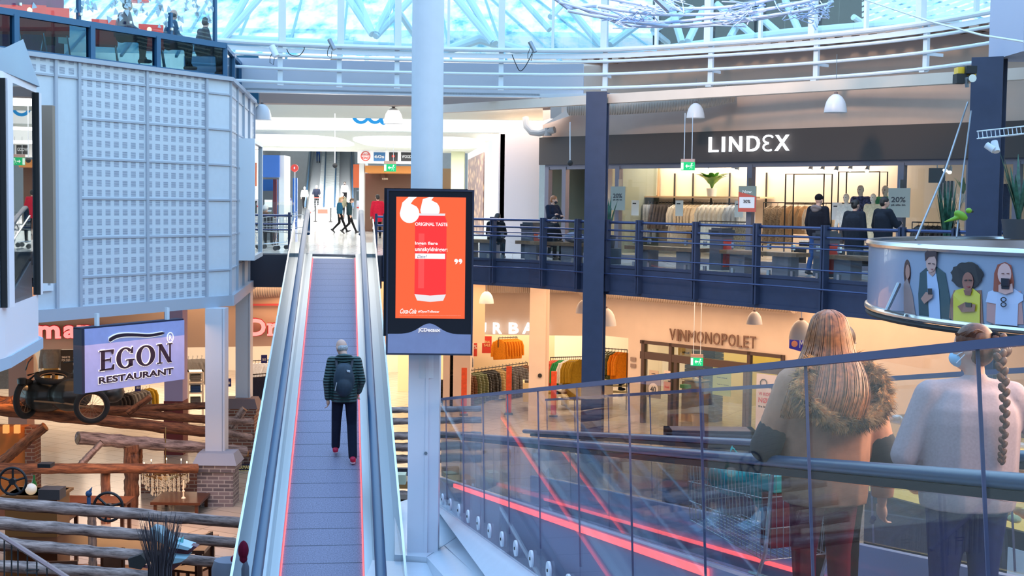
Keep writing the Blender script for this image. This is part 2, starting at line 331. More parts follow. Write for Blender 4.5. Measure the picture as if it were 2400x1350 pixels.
for x in bs[1:5]: sm.box(x-.03, x+.03, -.05, 0, zb, zt_)
zs = [3.48, 2.765, 2.05, 1.335, .62, -.09]
for z in zs: sm.box(bs[1]+.55 if z < 3 else bl, 0, -.03, 0, z-.018, z+.018)
sm.box(bl, .03, -.09, .02, 3.76, 3.84); sm.box(bl, .05, -.07, .3, -.84, -.62)
SF('trim_30', sm, SEAM, BF, label='cover strips and edges of the clad volume')
sg = MB(); sg.box(-.02, BL, -.1, .3, -.84, -.62); sg.box(0, BL, -.09, .02, 3.76, 3.84)
for k in (.02, 1.6, 3.2, 4.8, 6.4): sg.box(k, k+.06, -.05, 0, zb, zt_)
for z in zs: sg.box(0, BL, -.025, 0, z-.015, z+.015)
SF('trim_31', sg, SEAM, BG); SF('wall_left', MB().box(.3, 1.5, -.012, 0, zb+.8, zt_).box(6.2, BL-.1, -.012, 0, zb+.8, zt_), PERF, BG)
# projecting window box on its side face
pw = T('projecting_window', 'narrow white projecting window box on the side of the clad volume', 'window box', BG @ Vector((3.1, -.2, .2)))
MB(BG).box(2.2, 2.35, -.35, 0, .1, 2.6).box(4.6, 4.8, -.35, 0, .1, 2.6).box(2.2, 4.8, -.35, 0, 2.6, 2.7).box(2.2, 4.8, -.35, 0, 0, .1).build('frame', WHITE2, pw)
MB(BG).box(2.35, 4.6, -.3, -.28, .1, 2.6).build('pane', glass('mirror_glass', (.55, .6, .62), 1.8, 1.4), pw)
# window in the main face beside the bay
wx0, wx1 = bx(72, 420), bx(106, 420)
SF('window_20', MB().box(wx0, wx1, -.03, 0, .75, 2.65).box(wx0, wx1, -.03, 0, -.15, .62), M('dark_window', (.05, .06, .10), .05), BF)
SF('trim_32', MB().box(wx0-.1, wx1+.12, -.045, 0, -.3, -.15).box(wx1, wx1+.06, -.045, 0, -.2, 2.7).box(wx0, wx1, -.045, 0, .62, .75), WHITE2, BF)
# ---------------- near bay window at the left edge ----------------
bay = T('bay_window', 'white framed glass bay window jutting out at the left edge', 'bay window', at(40, 780, 14.5))
A = at(-60, 500, 12.6); B_ = at(10, 500, 13.4); C_ = at(88, 500, 15.2); D_ = Vector((C_.x-1.2, C_.y+2.0, 0)); pl = [Vector((p.x, p.y)) for p in (A, B_, C_, D_)]
zb0 = atz(88, 700, 0); zlo = at(88, 690, C_.y).z; zhi = at(88, 218, C_.y).z
fr = MB(); fr.wall([p[:] for p in pl], zlo-.5, zlo, .1); fr.wall([p[:] for p in pl], zhi, zhi+.07, .12)
for p, r in zip(pl, (.05, .07, .04, .04)): fr.box(p.x-r, p.x+r, p.y-r, p.y+r, zlo, zhi)
fr.build('frame', M('white_bay_frame', (.80, .78, .84), .4), bay)
edge = MB()
for p in pl[1:3]: edge.box(p.x-.012, p.x+.05, p.y-.09, p.y-.06, zlo, zhi)
edge.build('gasket', BLACKM, bay)
MB().wall([p[:] for p in pl], zlo, zhi, .01).build('pane', glass('bay_glass', (.62, .70, .74), 1.7, 1.5), bay)
top = at(-30, 118, 15.5)
MB().add([(A.x, A.y, zhi+.07), (B_.x, B_.y, zhi+.07), (C_.x+.04, C_.y, zhi+.07), (C_.x-1.6, C_.y+2.0, zhi+.07), (A.x-.6, A.y+2.6, zhi+.5), (C_.x-1.7, C_.y+2.2, zhi+.5), (A.x, A.y+1.3, zhi+.44), (C_.x-.55, C_.y+.6, zhi+.36)], [(0, 1, 6), (1, 2, 7, 6), (2, 3, 5, 7), (7, 5, 4, 6), (0, 6, 4), (0, 4, 5, 3, 2, 1)]).build('roof', M('lead_blue_roof', (.32, .42, .52), .5), bay)
lw = [Vector((p.x*1.0-.0, p.y+.15)) for p in pl]
MB().wall([p[:] for p in lw], zlo-.62, zlo-.5, .1).build('underside', M('striped_soffit', (.4, .5, .62), .5), bay)
bk = MB().wall([(A.x-.9, A.y+1.4), (B_.x-.7, B_.y+1.5), (C_.x-1.0, C_.y+1.4)], zlo, zlo+.55, .05); bk.build('inner_ledge', M('bay_ledge', (.10, .2, .3), .4), bay)
MB().box(C_.x-2.8, C_.x-.5, C_.y+2.0, C_.y+2.1, zlo, zhi).build('inner_wall', M('bay_inside', (.32, .24, .18), .8), bay)
# ---------------- upper terrace on the clad volume ----------------
TERR = Vector((0, 0, 3.84))
ug = T('terrace_balustrade', 'blue steel balustrade with dark glass on top of the clad volume', 'balustrade', BF @ Vector((-3, 0, 3.84)))
BLUEST = M('petrol_steel', srgb(52, 96, 132), .4, .2)
m_ = MB(BF); m_.box(bl, .0, .05, .17, 4.42, 4.53).box(bl, 0, .05, .13, 3.84, 3.88)
for p in (44, 222, 376): x = bx(p, 80); m_.box(x-.055, x+.055, .04, .16, 3.84, 4.45)
m_.build('rail_frame', BLUEST, ug)
MB(BF).box(bl, -.02, .1, .11, 3.88, 4.42).build('dark_pane', GLSD, ug)
mg = MB(BG); mg.box(0, BL, .05, .12, 4.42, 4.5)
for k in (0, 1.7, 3.4, 5.1, BL-.1): mg.box(k, k+.07, .04, .14, 3.84, 4.45)
mg.build('side_rail', BLUEST, ug); MB(BG).box(.05, BL, .1, .11, 3.88, 4.42).build('side_pane', GLSD, ug)
lf = T('leaf_glass_screen', 'clear glass screen with frosted leaf pattern above the terrace rail', 'glass screen', BF @ Vector((-3, .1, 4.53)))
MB(BF).box(bl, -.3, .1, .112, 4.54, 5.9).build('pane', GLS, lf)
lv = MB(BF); R_ = random.Random(3)
for i in range(230):
    x = R_.uniform(bx(185, 40), -.35) if i < 190 else R_.uniform(bl, bx(185, 40)); z = 4.62+R_.random()**.8*1.0; a = R_.random()*6.28
    if x > -1.2 and z < 4.9: continue
    s_ = R_.uniform(.045, .09); k = [(x+math.cos(a+t)*s_*(1 if j % 2 else .55), z+math.sin(a+t)*s_*(1 if j % 2 else .55)) for j, t in enumerate([q*math.pi/3 for q in range(6)])]
    lv.ext(k, .092, .098, 'y')
tag(lv.build('leaf_pattern', M('frosted_leaf', (.42, .55, .62), .8), lf), kind='stuff')
cl = MB(BF)
for p in (50, 192, 308, 405): x = bx(p, 40); cl.lathe([(.035, 0), (.035, .05)], (x, .03, 4.6), 10)
cl.build('clamp', STEEL, lf)
for p in (193, 408, 512): x = bx(p, 20); MB(BF).box(x-.03, x+.03, .06, .13, 4.53, 5.9 if p != 408 else 4.95).build('mullion', BLUEST, lf)
S('wall_back', MB(BF).box(bl, 0, 3.6, 3.7, 3.84, 4.35), M('terrace_dark', (.03, .05, .06), .7), label='dark parapet behind the terrace')
S('floor', MB(BF).box(bl, 0, .15, 3.6, 3.80, 3.85), M('terrace_floor', (.05, .07, .09), .6))
S('trim_33', MB(BG).box(BL-.5, BL-.1, -.12, 1.4, 3.78, 4.95), M('petrol_panel', srgb(10, 78, 104), .5), label='petrol coloured end panel beside the terrace')
# ---------------- ring of pipes ----------------
RP = [(-7.2, 30.0), (-5.79, 30.76), (-4.13, 31.24), (-2.41, 31.47), (-.56, 31.6), (1.1, 31.53), (2.4, 31.1), (4.1, 29.97), (6.07, 28.32), (7.66, 26.28), (8.69, 23.6), (9.2, 20.5), (9.0, 17)]
def crv(P, n=4):
    out = []
    for i in range(len(P)-1):
        p0, p1, p2, p3 = [Vector(P[max(0, min(len(P)-1, j))]) for j in (i-1, i, i+1, i+2)]
        for k in range(n):
            t = k/n; out.append(.5*((2*p1)+(p2-p0)*t+(2*p0-5*p1+4*p2-p3)*t*t+(3*p1-p0-3*p2+p3)*t**3))
    return out+[Vector(P[-1])]
RC = crv(RP); PIPE = M('pale_blue_pipe', (.66, .70, .76), .3, noise_amt=.02)
rg = T('ring_railing', 'pale curved pipe railing circling under the glass roof', 'railing', (0, 31.5, 3.95))
for z, r in ((4.85, .052), (4.59, .034), (4.30, .034), (3.99, .038)):
    MB().tube([(p.x, p.y, z) for p in RC], r, 8).build('pipe', PIPE, rg)
bm_ = MB(); bm_.wall([(p.x, p.y+.04) for p in RC], 4.67, 4.77, .04); bm_.build('flat_rail', PIPE, rg)
PX = [655, 792, 926, 1168, 1408, 1651, 1895, 2147, 2392]
def ringpt(px):
    best = min(range(len(RC)-1), key=lambda i: abs((RC[i].x+RC[i+1].x)/2-(px-1200)/F*(RC[i].y+RC[i+1].y)/2)); a = RC[best]; b = RC[best+1]; k = (px-1200)/F
    t = (k*a.y-a.x)/((b.x-a.x)-k*(b.y-a.y)); p = a+(b-a)*t; return p, (b-a).normalized()
for px in PX:
    p, d = ringpt(px); n_ = Vector((-d.y, d.x)); mt = Matrix(((d.x, n_.x, 0, p.x), (d.y, n_.y, 0, p.y), (0, 0, 1, 0), (0, 0, 0, 1)))
    MB(mt).box(-.055, .055, .05, .12, 3.95, 4.85).box(-.07, .07, -.02, .07, 3.93, 3.97).box(-.02, .02, .12, .5, 4.25, 4.31).build('bracket', PIPE, rg)
# window band above the ring
RW = [Vector((p.x*1.012, p.y+.22)) for p in RC]
wn = 0
def ringM(px, off=.22):
    p, d = ringpt(px); n_ = Vector((-d.y, d.x)); return Matrix(((d.x, n_.x, 0, p.x), (d.y, n_.y, 0, p.y+off), (0, 0, 1, 0), (0, 0, 0, 1)))
wf = MB()
for px in PX: wf.m = ringM(px); wf.box(-.075, .075, -.06, .08, 4.85, 6.6)
for px in (1044, 1288, 1530, 1773, 2020, 2277): wf.m = ringM(px); wf.box(-.03, .03, -.04, .05, 4.9, 6.6)
wf.m = None; wf.wall([(p.x, p.y) for p in RW], 4.86, 4.93, .12); wf.wall([(p.x, p.y) for p in RW], 6.05, 6.15, .12)
S('trim_40', wf, PIPE, label='white posts of the ring window band')
S('window_40', MB().wall([(p.x, p.y+.03) for p in RW], 4.93, 6.05, .01), GLS, label='ring window band under the roof')
# fascia behind the pipes
S('wall_back', MB().wall([(-7.6, 31.6), (-5.5, 31.9), (-2.4, 32.3), (.6, 32.4), (1.6, 32.2)], 3.88, 4.62, .1), M('pale_blue_fascia', (.56, .58, .66), .6), label='pale fascia behind the pipe railing')
S('trim_41', MB().wall([(-7.6, 31.6), (-5.5, 31.9), (-2.4, 32.3), (.6, 32.4), (1.7, 32.1), (2.6, 31.9), (4.6, 30.7), (6.6, 28.9), (8.2, 26.6)], 3.84, 3.93, .25), PIPE, label='lower pale edge rail behind the pipes')
# glass roof: sloped glazing with snow, tubular trusses
def snow(n, b):
    t = n.nodes.new('ShaderNodeTexCoord'); x = n.nodes.new('ShaderNodeTexNoise'); x.inputs['Scale'].default_value = .9; x.inputs['Detail'].default_value = 9; x.inputs['Roughness'].default_value = .65
    mp = n.nodes.new('ShaderNodeMapping'); mp.inputs['Scale'].default_value = (1.6, .35, 1.2); n.links.new(t.outputs['Object'], mp.inputs[0]); n.links.new(mp.outputs[0], x.inputs[0])
    r = n.nodes.new('ShaderNodeValToRGB'); n.links.new(x.outputs[0], r.inputs[0]); c = r.color_ramp; c.elements[0].position = .36; c.elements[0].color = (.12, .42, .62, 1); c.elements[1].position = .56; c.elements[1].color = (1, 1, 1, 1)
    e = c.elements.new(.46); e.color = (.62, .88, 1, 1)
    tr = n.nodes.new('ShaderNodeBsdfTranslucent'); n.links.new(r.outputs[0], tr.inputs[0]); ts = n.nodes.new('ShaderNodeBsdfTransparent'); n.links.new(r.outputs[0], ts.inputs[0])
    ad = n.nodes.new('ShaderNodeMixShader'); ad.inputs[0].default_value = .5; n.links.new(tr.outputs[0], ad.inputs[1]); n.links.new(ts.outputs[0], ad.inputs[2]); n.links.new(ad.outputs[0], n.nodes['Material Output'].inputs[0])
SNOW = nodes('snowy_roof_glazing', snow)
S('window_41', MB().quad((-25, 39, 5.45), (30, 39, 5.45), (30, 60, 13), (-25, 60, 13)), SNOW, label='sloping snow covered roof glazing', smooth=0)
ru = MB()
for i in range(34):
    x = -24+i*1.55; ru.tube([(x+.5, 38.8, 5.35), (x-.8 if x < 0 else x-3, 52, 10.1)], .05, 4)
S('trim_42', ru, M('roof_rafter', (.12, .3, .36), .5), label='rafters of the glass roof')
tr = T('roof_truss', 'pale tubular roof truss beyond the ring windows', 'truss', (0, 35, 5))
TR = M('truss_paint', (.42, .60, .70), .4)
lc = [(-9, 34.2), (-5, 35), (-1.9, 35.2), (-1.6, 35.0), (2, 35.2), (6, 33.6), (10, 31), (14, 27)]
MB().tube([(-9, 34.2, 5.35), (-5, 35, 5.32), (-1.75, 35.2, 5.22), (-.9, 35, 5.5), (.5, 35.2, 5.15), (3.5, 34.8, 5.22), (6.5, 33.2, 5.5), (10, 31, 5.6)], .13, 10).build('lower_chord', TR, tr)
dg = [((520, 95), (640, -40)), ((522, 95), (590, -30)), ((873, 80), (800, -30)), ((873, 80), (826, -30)), ((882, 80), (925, -10)), ((930, 20), (990, 110)), ((880, 85), (960, 0)), ((1155, 100), (1040, -40)), ((1160, 102), (1085, -30)), ((1288, 70), (1180, -50)), ((1290, 40), (1345, -20)), ((1410, 110), (1270, -60)), ((1430, 105), (1560, 10)), ((1530, 72), (1620, 20)), ((1533, 75), (1565, 100)), ((1598, 100), (1560, -30)), ((1612, 98), (1650, 20)), ((1770, 88), (1680, 10)), ((1710, 90), (1730, 55)), ((1830, 82), (1770, 30)), ((1875, 78), (1840, 0)), ((2000, 40), (2090, 100))]
for (a, b) in dg:
    MB().tube([at(a[0], a[1], 34.3), at(b[0], b[1], 35.4)], .095 if a[1] > 75 else .08, 8).build('strut', TR, tr)
S('wall_back', MB().quad(at(1530, 108, 37), at(2030, 108, 35), at(2025, -60, 35), at(1530, -60, 37)), M('dark_plant_wall', srgb(14, 40, 50), .6), label='dark plant room wall seen through the ring windows', smooth=0)
lo = MB()
for i in range(13):
    k = i*.17; lo.add([at(2020, 118-i*13, 34), at(2420, -20-i*13, 31), at(2420, -29-i*13, 31), at(2020, 109-i*13, 34)], [(0, 1, 2, 3)])
S('trim_43', lo, M('louvre', (.6, .75, .8), .5), label='slatted louvre beyond the ring windows at the right', smooth=0)
# ---------------- moving ramps ----------------
def beltmat(n, b):
    t = n.nodes.new('ShaderNodeTexCoord'); sp = n.nodes.new('ShaderNodeSeparateXYZ'); n.links.new(t.outputs['Object'], sp.inputs[0])
    def m(op, a, v):
        x = n.nodes.new('ShaderNodeMath'); x.operation = op; n.links.new(a, x.inputs[0]); x.inputs[1].default_value = v; return x.outputs[0]
    ln = m('LESS_THAN', m('FRACT', m('DIVIDE', sp.outputs[1], .5), 0), .035)
    ns = n.nodes.new('ShaderNodeTexNoise'); ns.inputs['Scale'].default_value = 60; ns.inputs['Detail'].default_value = 3; n.links.new(t.outputs['Object'], ns.inputs['Vector'])
    r = n.nodes.new('ShaderNodeValToRGB'); r.color_ramp.elements[0].position = .35; r.color_ramp.elements[0].color = (.17, .155, .22, 1); r.color_ramp.elements[1].position = .65; r.color_ramp.elements[1].color = (.31, .28, .39, 1); n.links.new(ns.outputs[0], r.inputs[0])
    mx = n.nodes.new('ShaderNodeMix'); mx.data_type = 'RGBA'; n.links.new(ln, mx.inputs[0]); n.links.new(r.outputs[0], mx.inputs[6]); mx.inputs[7].default_value = (.05, .05, .08, 1); n.links.new(mx.outputs[2], b.inputs['Base Color']); b.inputs['Roughness'].default_value = .6
BELT = nodes('ramp_belt', beltmat); LED = emis('red_light_strip', (1, .12, .14), 2.2); HAND = M('handrail_rubber', (.012, .055, .12), .32)
SKIRT = M('skirt_steel', (.55, .58, .60), .28, .8); CLADP = M('ramp_side_cladding', (.34, .34, .46), .35, .2)
def ramp_frame(top, dx, dy, slope):
    L = math.hypot(dx, dy); d = Vector((dx/L, dy/L, -slope)).normalized(); n_ = Vector((-dy/L, dx/L, 0)); up = n_.cross(d)
    # local x = lateral (to the right seen from the bottom), local y = down the ramp, z up
    if up.z < 0: n_ = -n_; up = n_.cross(d)
    return Matrix(((n_.x, d.x, up.x, top[0]), (n_.y, d.y, up.y, top[1]), (n_.z, d.z, up.z, top[2]), (0, 0, 0, 1)))
def ramp(label, fr, L, s0=0, hw=.5, led=True, fence=(), top=True, group=None, simple=False, belt=BELT, sol=.1):
    t = T('moving_ramp', label, 'moving walkway', (fr @ Vector((0, L, 0))), 0, group)
    bo = MB().box(-hw, hw, s0, L, -.03, 0).build('belt', belt, None); COLm = bo; bo.parent = t; bo.matrix_basis = wmat(t).inverted() @ fr
    MB(fr).box(-hw-.42, hw+.42, s0+.2, L, -1.0, -.06).build('truss', M('truss_cladding', (.5, .52, .56), .5), t)
    for sg_ in (-1, 1):
        def bx_(mb, a, b, z0, z1, y0=s0, y1=L):
            return mb.box(min(sg_*a, sg_*b), max(sg_*a, sg_*b), y0, y1, z0, z1)
        bx_(bx_(MB(fr), hw, hw+.02, -.02, sol), hw, hw+.1, sol-.02, sol+.01).build('skirt', SKIRT, t)
        bx_(bx_(MB(fr), hw+.16, hw+.40, .0, sol*.6), hw+.1, hw+.17, sol*.6, sol+.01).build('outer_deck', M('deck_steel', (.36, .39, .42), .3, .85), t)
        if not simple: bx_(MB(fr), hw+.125, hw+.137, sol, .88).build('glass_panel', GLSB, t)
        if led: bx_(MB(fr), hw-.004, hw-.018, .0, .022).build('light_strip', LED, t)
        # handrail with the curl at its ends
        x = sg_*(hw+.14); pts = []
        if top: pts += [(x, s0-1.15+.28*math.cos(a), .62+.28*math.sin(a)) for a in [math.radians(q) for q in range(-80, -271, -22)]]
        pts += [(x, s0-.6, .91), (x, s0, .93), (x, (s0+L)/2, .95), (x, L, .95)]
        if not top: pts = [(x, s0, .95), (x, L, .95)]
        MB(fr).tube(pts, .06, 12, flat=.6).build('handrail', HAND, t)
        bx_(MB(fr), hw+.115, hw+.165, .86, .90).build('handrail_guide', STEELD, t)
        if sg_ in fence: fence_at(fr, t, sg_*(hw+.40), s0, L)
    return t
def fence_at(fr, t, x, s0, L):
    MB(fr).box(x-.006, x+.006, s0, L, .06, .93).build('outer_glass', GLSB, t); MB(fr).box(x-.014, x+.014, s0, L, .93, .955).build('outer_glass_edge', STEEL, t)
RT = Vector((-4.175, 31.93, 0)); R1 = ramp_frame(RT, 1.961, -15.93, .19366)
rampA = ramp('moving ramp rising from the lower level with a man in green on it', R1, 20.5, fence=(-1, 1))
# landing plate at the top
S('floor', MB().add([R1 @ Vector((-.95, -.02, -.03)), R1 @ Vector((.95, -.02, -.03)), (-3.2, 33.9, 0.0), (-5.3, 33.9, 0.0), R1 @ Vector((-.95, -.02, -.5)), R1 @ Vector((.95, -.02, -.5)), (-3.2, 33.9, -.5), (-5.3, 33.9, -.5)], [(0, 1, 2, 3), (4, 5, 6, 7), (0, 1, 5, 4), (1, 2, 6, 5), (2, 3, 7, 6), (3, 0, 4, 7)]), M('landing_plate', (.66, .67, .66), .25, .3), label='steel landing plate at the ramp top')
for sg_ in (-1, 1):
    nw = MB(R1); x = sg_*.63
    nw.box(x-.02, x+.3 if sg_ > 0 else x+.02, -1.2, 0, -.2, .12) if sg_ > 0 else nw.box(x-.3, x+.02, -1.2, 0, -.2, .12)
    nw.build('newel_deck', STEEL, rampA)
    MB(R1).box(x-.006, x+.006, -1.3, 0, .1, .88).build('newel_glass', GLSB, rampA)
# second ramp descending from the right foreground
q0 = at(2400, 1130, 4.5); q1 = at(1030, 1015, 19)
dd = q1-q0; L2 = math.hypot(dd.x, dd.y); sl2 = -dd.z/L2
R2 = ramp_frame(Vector((0, 0, 0)), dd.x, dd.y, sl2)
# left seen from camera; find lateral sign of the near side
lat = R2.to_3x3() @ Vector((1, 0, 0)); NS = -1 if lat.x > 0 else 1
R2.translation = q0-(R2.to_3x3() @ Vector((NS*.64, 0, .95)))
rampB = T('moving_ramp', 'curved-sided moving ramp sweeping down from the right foreground, women with a trolley on it', 'moving walkway', R2 @ Vector((0, 10, 0)))
bo = MB().box(-.5, .5, -3.2, L2+1, -.03, 0).build('belt', BELT, None); bo.parent = rampB; bo.matrix_basis = wmat(rampB).inverted() @ R2
for sg_ in (-1, 1):
    x = sg_*.64
    MB(R2).tube([(x, -3.2, .95), (x, L2*.5, .95), (x, L2+.5, .95)], .036, 12, flat=.85).build('handrail', HAND, rampB)
    MB(R2).box(x-.02, x+.02, -3.2, L2, .885, .92).build('handrail_guide', BLACKM, rampB)
    MB(R2).box(x-.005, x+.005, -3.2, L2, .36, .88).build('glass_panel', GLSB, rampB)
    MB(R2).box(x-.03, x+.03, -3.2, L2, -.9, .34).build('side_cladding', CLADP, rampB)
    MB(R2).box(x+sg_*.032, x+sg_*.05, 3.2, L2-1.5, .28, .325).build('light_strip', LED, rampB) if sg_ == NS else MB(R2).box(x-.05, x-.034, 3.2, L2-1, .05, .08).build('light_strip', LED, rampB)
MB(R2).box(-.62, .62, -3, L2, -.9, -.1).build('truss', M('truss_underside', (.10, .09, .14), .5), rampB)
# glass fences outside the ramp, each pane a part
zrail = 1.38
def glass_fence(x, y0, y1, zb_, zt, n, label, discs, th=.017):
    zf = (lambda y: zb_-.030*max(0, L2-y)) if discs else (lambda y: zb_)
    g_ = T('glass_fence', label, 'glass fence', R2 @ Vector((x, (y0+y1)/2, zb_)))
    for i in range(n):
        a = y0+(y1-y0)*i/n; b = y0+(y1-y0)*(i+1)/n
        za, zb2 = zf(a), zf(b)
        MB(R2).add([(xx, yy, zz) for xx in (x-.006, x+.006) for yy, zz in ((a+.006, za), (b-.006, zb2), (b-.006, zt), (a+.006, zt))], [(0, 1, 2, 3), (7, 6, 5, 4), (0, 4, 5, 1), (1, 5, 6, 2), (2, 6, 7, 3), (3, 7, 4, 0)]).build('glass_pane', GLSF, g_)
        MB(R2).box(x-.0065, x+.0065, b-.005, b-.001, zb_, zt).build('pane_edge', M('pane_edge', (.12, .12, .2), .3), g_)
        if discs:
            for q in (.25, .75):
                c = R2 @ Vector((x, a+(b-a)*q, zf(a+(b-a)*q)+.12)); ax_ = lat*NS
                MB().tube([c-ax_*.0, c+ax_*.018], .07, 18).build('clamp_disc', WHITE2, g_)
                MB().tube([c+ax_*.018, c+ax_*.024], .014, 8).build('bolt', BLACKM, g_)
    MB(R2).box(x-.022, x+.022, y0, y1, zt, zt+.03).build('top_rail', M('grey_blue_rail', srgb(76, 88, 128), .35, .5), g_)
    return g_
GLSF = glass('fence_glass', (.93, .95, .97), 1.45, .5)
glass_fence(NS*.93, -3.0, L2+.1, .13, zrail, 13, 'near glass fence with round clamps along the white ledge', True)
glass_fence(-NS*.93, -2.5, L2+.3, .3, zrail, 10, 'far glass fence with slim grey rail behind the moving ramp', False)
# white faceted ledge beside the ramp
Fp = lambda y, off=0, z=.10: R2 @ Vector((NS*(.93+off), y, z))
LEDGE = M('white_ledge', (.68, .72, .78), .3, noise_amt=.02)
a0 = Fp(L2+.3, -.06); zc = at(1036, 1145, 18.9).z; 
lp = [atz(1036, 1145, zc), atz(1115, 1230, zc), atz(1000, 1306, zc), atz(925, 1300, zc), atz(925, 1180, zc)]
S('floor', MB().ext([(p.x, p.y) for p in lp[::-1]], zc-.3, zc), LEDGE, label='flat white ledge carrying the round column')
b0_ = Fp(L2-.2, -.06); b1_ = Fp(4, -.06, .10-.030*(L2-4))
g0 = atz(1000, 1306, zc); sl_ = MB(); lo_ = Vector((g0.x-.05+(b1_.x-b0_.x)*.9, g0.y+(b1_.y-b0_.y)*.9, g0.z+(b1_.z-b0_.z)*.9))
sl_.add([lp[0], b0_, b1_, lo_, lp[2], lp[1]], [(0, 1, 5), (1, 2, 3, 4, 5)]); dn_ = Vector((0, 0, -3)); sl_.add([lp[2], lo_, lo_+dn_, lp[2]+dn_], [(0, 1, 2, 3)])
S('floor', sl_, LEDGE, label='sloping white ledge along the moving ramp', smooth=0)
sk = MB()
for k in (.33, .66):
    p = lp[1].lerp(b0_, k*.0) if 0 else lp[2].lerp(lp[1], k); e_ = p+(b1_-b0_)*.8; sk.add([p+Vector((0, 0, .003)), p+Vector((.012, 0, .003)), e_+Vector((.012, 0, .003)), e_+Vector((0, 0, .003))], [(0, 1, 2, 3)])
sk.add([lp[1]+Vector((0, 0, .004)), lp[1]+Vector((.0, .02, .004)), lp[2]+Vector((0, .02, .004)), lp[2]+Vector((0, 0, .004))], [(0, 1, 2, 3)])
S('trim_50', sk, M('ledge_joint', (.25, .28, .34), .6), label='joints of the white ledge', smooth=0)
S('floor', MB().ext([(lp[2].x, lp[2].y-.02), (lp[3].x-.25, lp[3].y-.02), (lp[3].x-.25, lo_.y), (lo_.x+.6, lo_.y)], zc-1.2, zc-.06), LEDGE, label='white casing between the two ramps')
# ---------------- column ----------------
cx = at(998, 640, 15.55).x; cy = 15.55; zt3 = at(998, 829, 15.2).z
colo = T('column', 'tall pale column carrying the advertising screen, round above and boxed in below', 'column', (cx, cy, zc))
ro_ = Matrix.Identity(4)
MB().lathe([(.18, zt3-.3), (.18, 12)], (cx, cy, 0), 40).build('round_shaft', M('column_paint', (.66, .70, .76), .45, noise_amt=.02), colo)
CP = M('column_casing', (.70, .71, .78), .45)
MB().box(cx-.175, cx+.03, cy-.17, cy+.17, zc, zt3-.02).box(cx+.05, cx+.175, cy-.145, cy+.17, zc, zt3-.02).box(cx+.02, cx+.055, cy-.182, cy+.1, zc, zt3-.02).build('casing', CP, colo)
MB().tube([(cx+.03, cy-.19, -1.5), (cx+.03, cy-.18, -1.5)], .02, 8).build('lock', STEELD, colo)
# ---------------- advertising screen ----------------
p0 = at(910, 640, 14.9); AF = frame(p0.x, 14.9, 0, .035)
def aw(px, py): return onw(AF, px, py)
SCR = T('advertising_screen', 'double sided portrait advertising screen with a red can on it, fixed to the column', 'advertising screen', (cx, 15, zt3))
tl, br_ = aw(909, 447), aw(1103, 829); W_ = br_.x; Zt, Zb = tl.z, br_.z
bd = MB(AF); bd.box(0, W_, .0, .13, Zb, Zt); bd.build('body', M('gloss_black', (.012, .014, .02), .15, coat=.5), SCR)
MB(AF).box(-.02, 0, -.01, .14, Zb, Zt).box(W_, W_+.02, -.01, .14, Zb, Zt).box(-.02, W_+.02, -.01, .14, Zt, Zt+.02).box(-.02, W_+.02, -.01, .14, Zb-.02, Zb).build('frame', M('screen_frame', (.05, .06, .10), .3, .5), SCR)
MB(AF).box(-.06, W_-.05, .17, .34, Zb+.17, Zt+.03).build('rear_unit', M('gloss_black', (0, 0, 0)), SCR)
bt = MB(AF); z1 = aw(1000, 783).z; pk_ = aw(1005, 758).z; base = [(0, Zb), (W_, Zb), (W_, z1)]
for i in range(25):
    u = 1-i/24; x = W_*u; base.append((x, z1-.0+(pk_-z1)*math.exp(-((u-.5)/.17)**2)))
bt.ext(base, -.012, .01, 'y'); bt.build('grey_foot', M('foot_blue_grey', srgb(140, 146, 178), .5, noise_amt=.05), SCR)
text('maker_lettering', 'JCDecaux', emis('white_letter', (.9, .9, .95), 1), SCR, AF, aw(980, 780).x, aw(980, 779).z, aw(1032, 780).x-aw(980, 780).x, .05, y=-.02, th=.008, bold=.02)
s0, s1 = aw(929, 461), aw(1089, 747); DW = s1.x-s0.x; DH = s0.z-s1.z; ORG = (1, .13, .045)
def sp(px, py): q = aw(px, py); return (q.x, q.z)
MB(AF).box(s0.x, s1.x, -.006, 0, s1.z, s0.z).build('screen', emis('screen_orange', (1, .135, .05), 1.0), SCR)
RED = emis('can_red', (.95, .045, .05), 1.0); REDS = emis('can_red_light', (1, .09, .09), 1.0); WHT = emis('screen_white', (1, 1, 1), 1.0); SIL = emis('can_silver', (.8, .76, .8), 1)
c = MB(AF); x0_, zt_c = sp(973, 504); x1_, _ = sp(1047, 504); zb_c = sp(1010, 697)[1]; n0 = sp(980, 503)[0]
c.ext([(x0_, zb_c+.04), (x0_+.015, zb_c), (x1_-.015, zb_c), (x1_, zb_c+.04), (x1_, zt_c-.06), (x1_-.02, zt_c), (x0_+.02, zt_c), (x0_, zt_c-.06)], -.010, -.006, 'y'); c.build('can_picture', RED, SCR)
c = MB(AF); c.ext([(x0_+.04, zb_c+.1), (x0_+.30*(x1_-x0_), zb_c+.1), (x0_+.30*(x1_-x0_), zt_c-.2), (x0_+.04, zt_c-.2)], -.0115, -.010, 'y'); c.build('can_highlight', REDS, SCR)
c = MB(AF); c.ext([(x0_+.02, zt_c-.005), (x1_-.02, zt_c-.005), (x1_-.015, zt_c+.02), (x0_+.015, zt_c+.02)], -.012, -.006, 'y')
c.ext([(x0_, zb_c+.035), (x0_+.03, zb_c-.035), ((x0_+x1_)/2, zb_c-.048), (x1_-.03, zb_c-.035), (x1_, zb_c+.035), ((x0_+x1_)/2, zb_c+.02)], -.012, -.006, 'y'); c.build('can_rims', SIL, SCR)
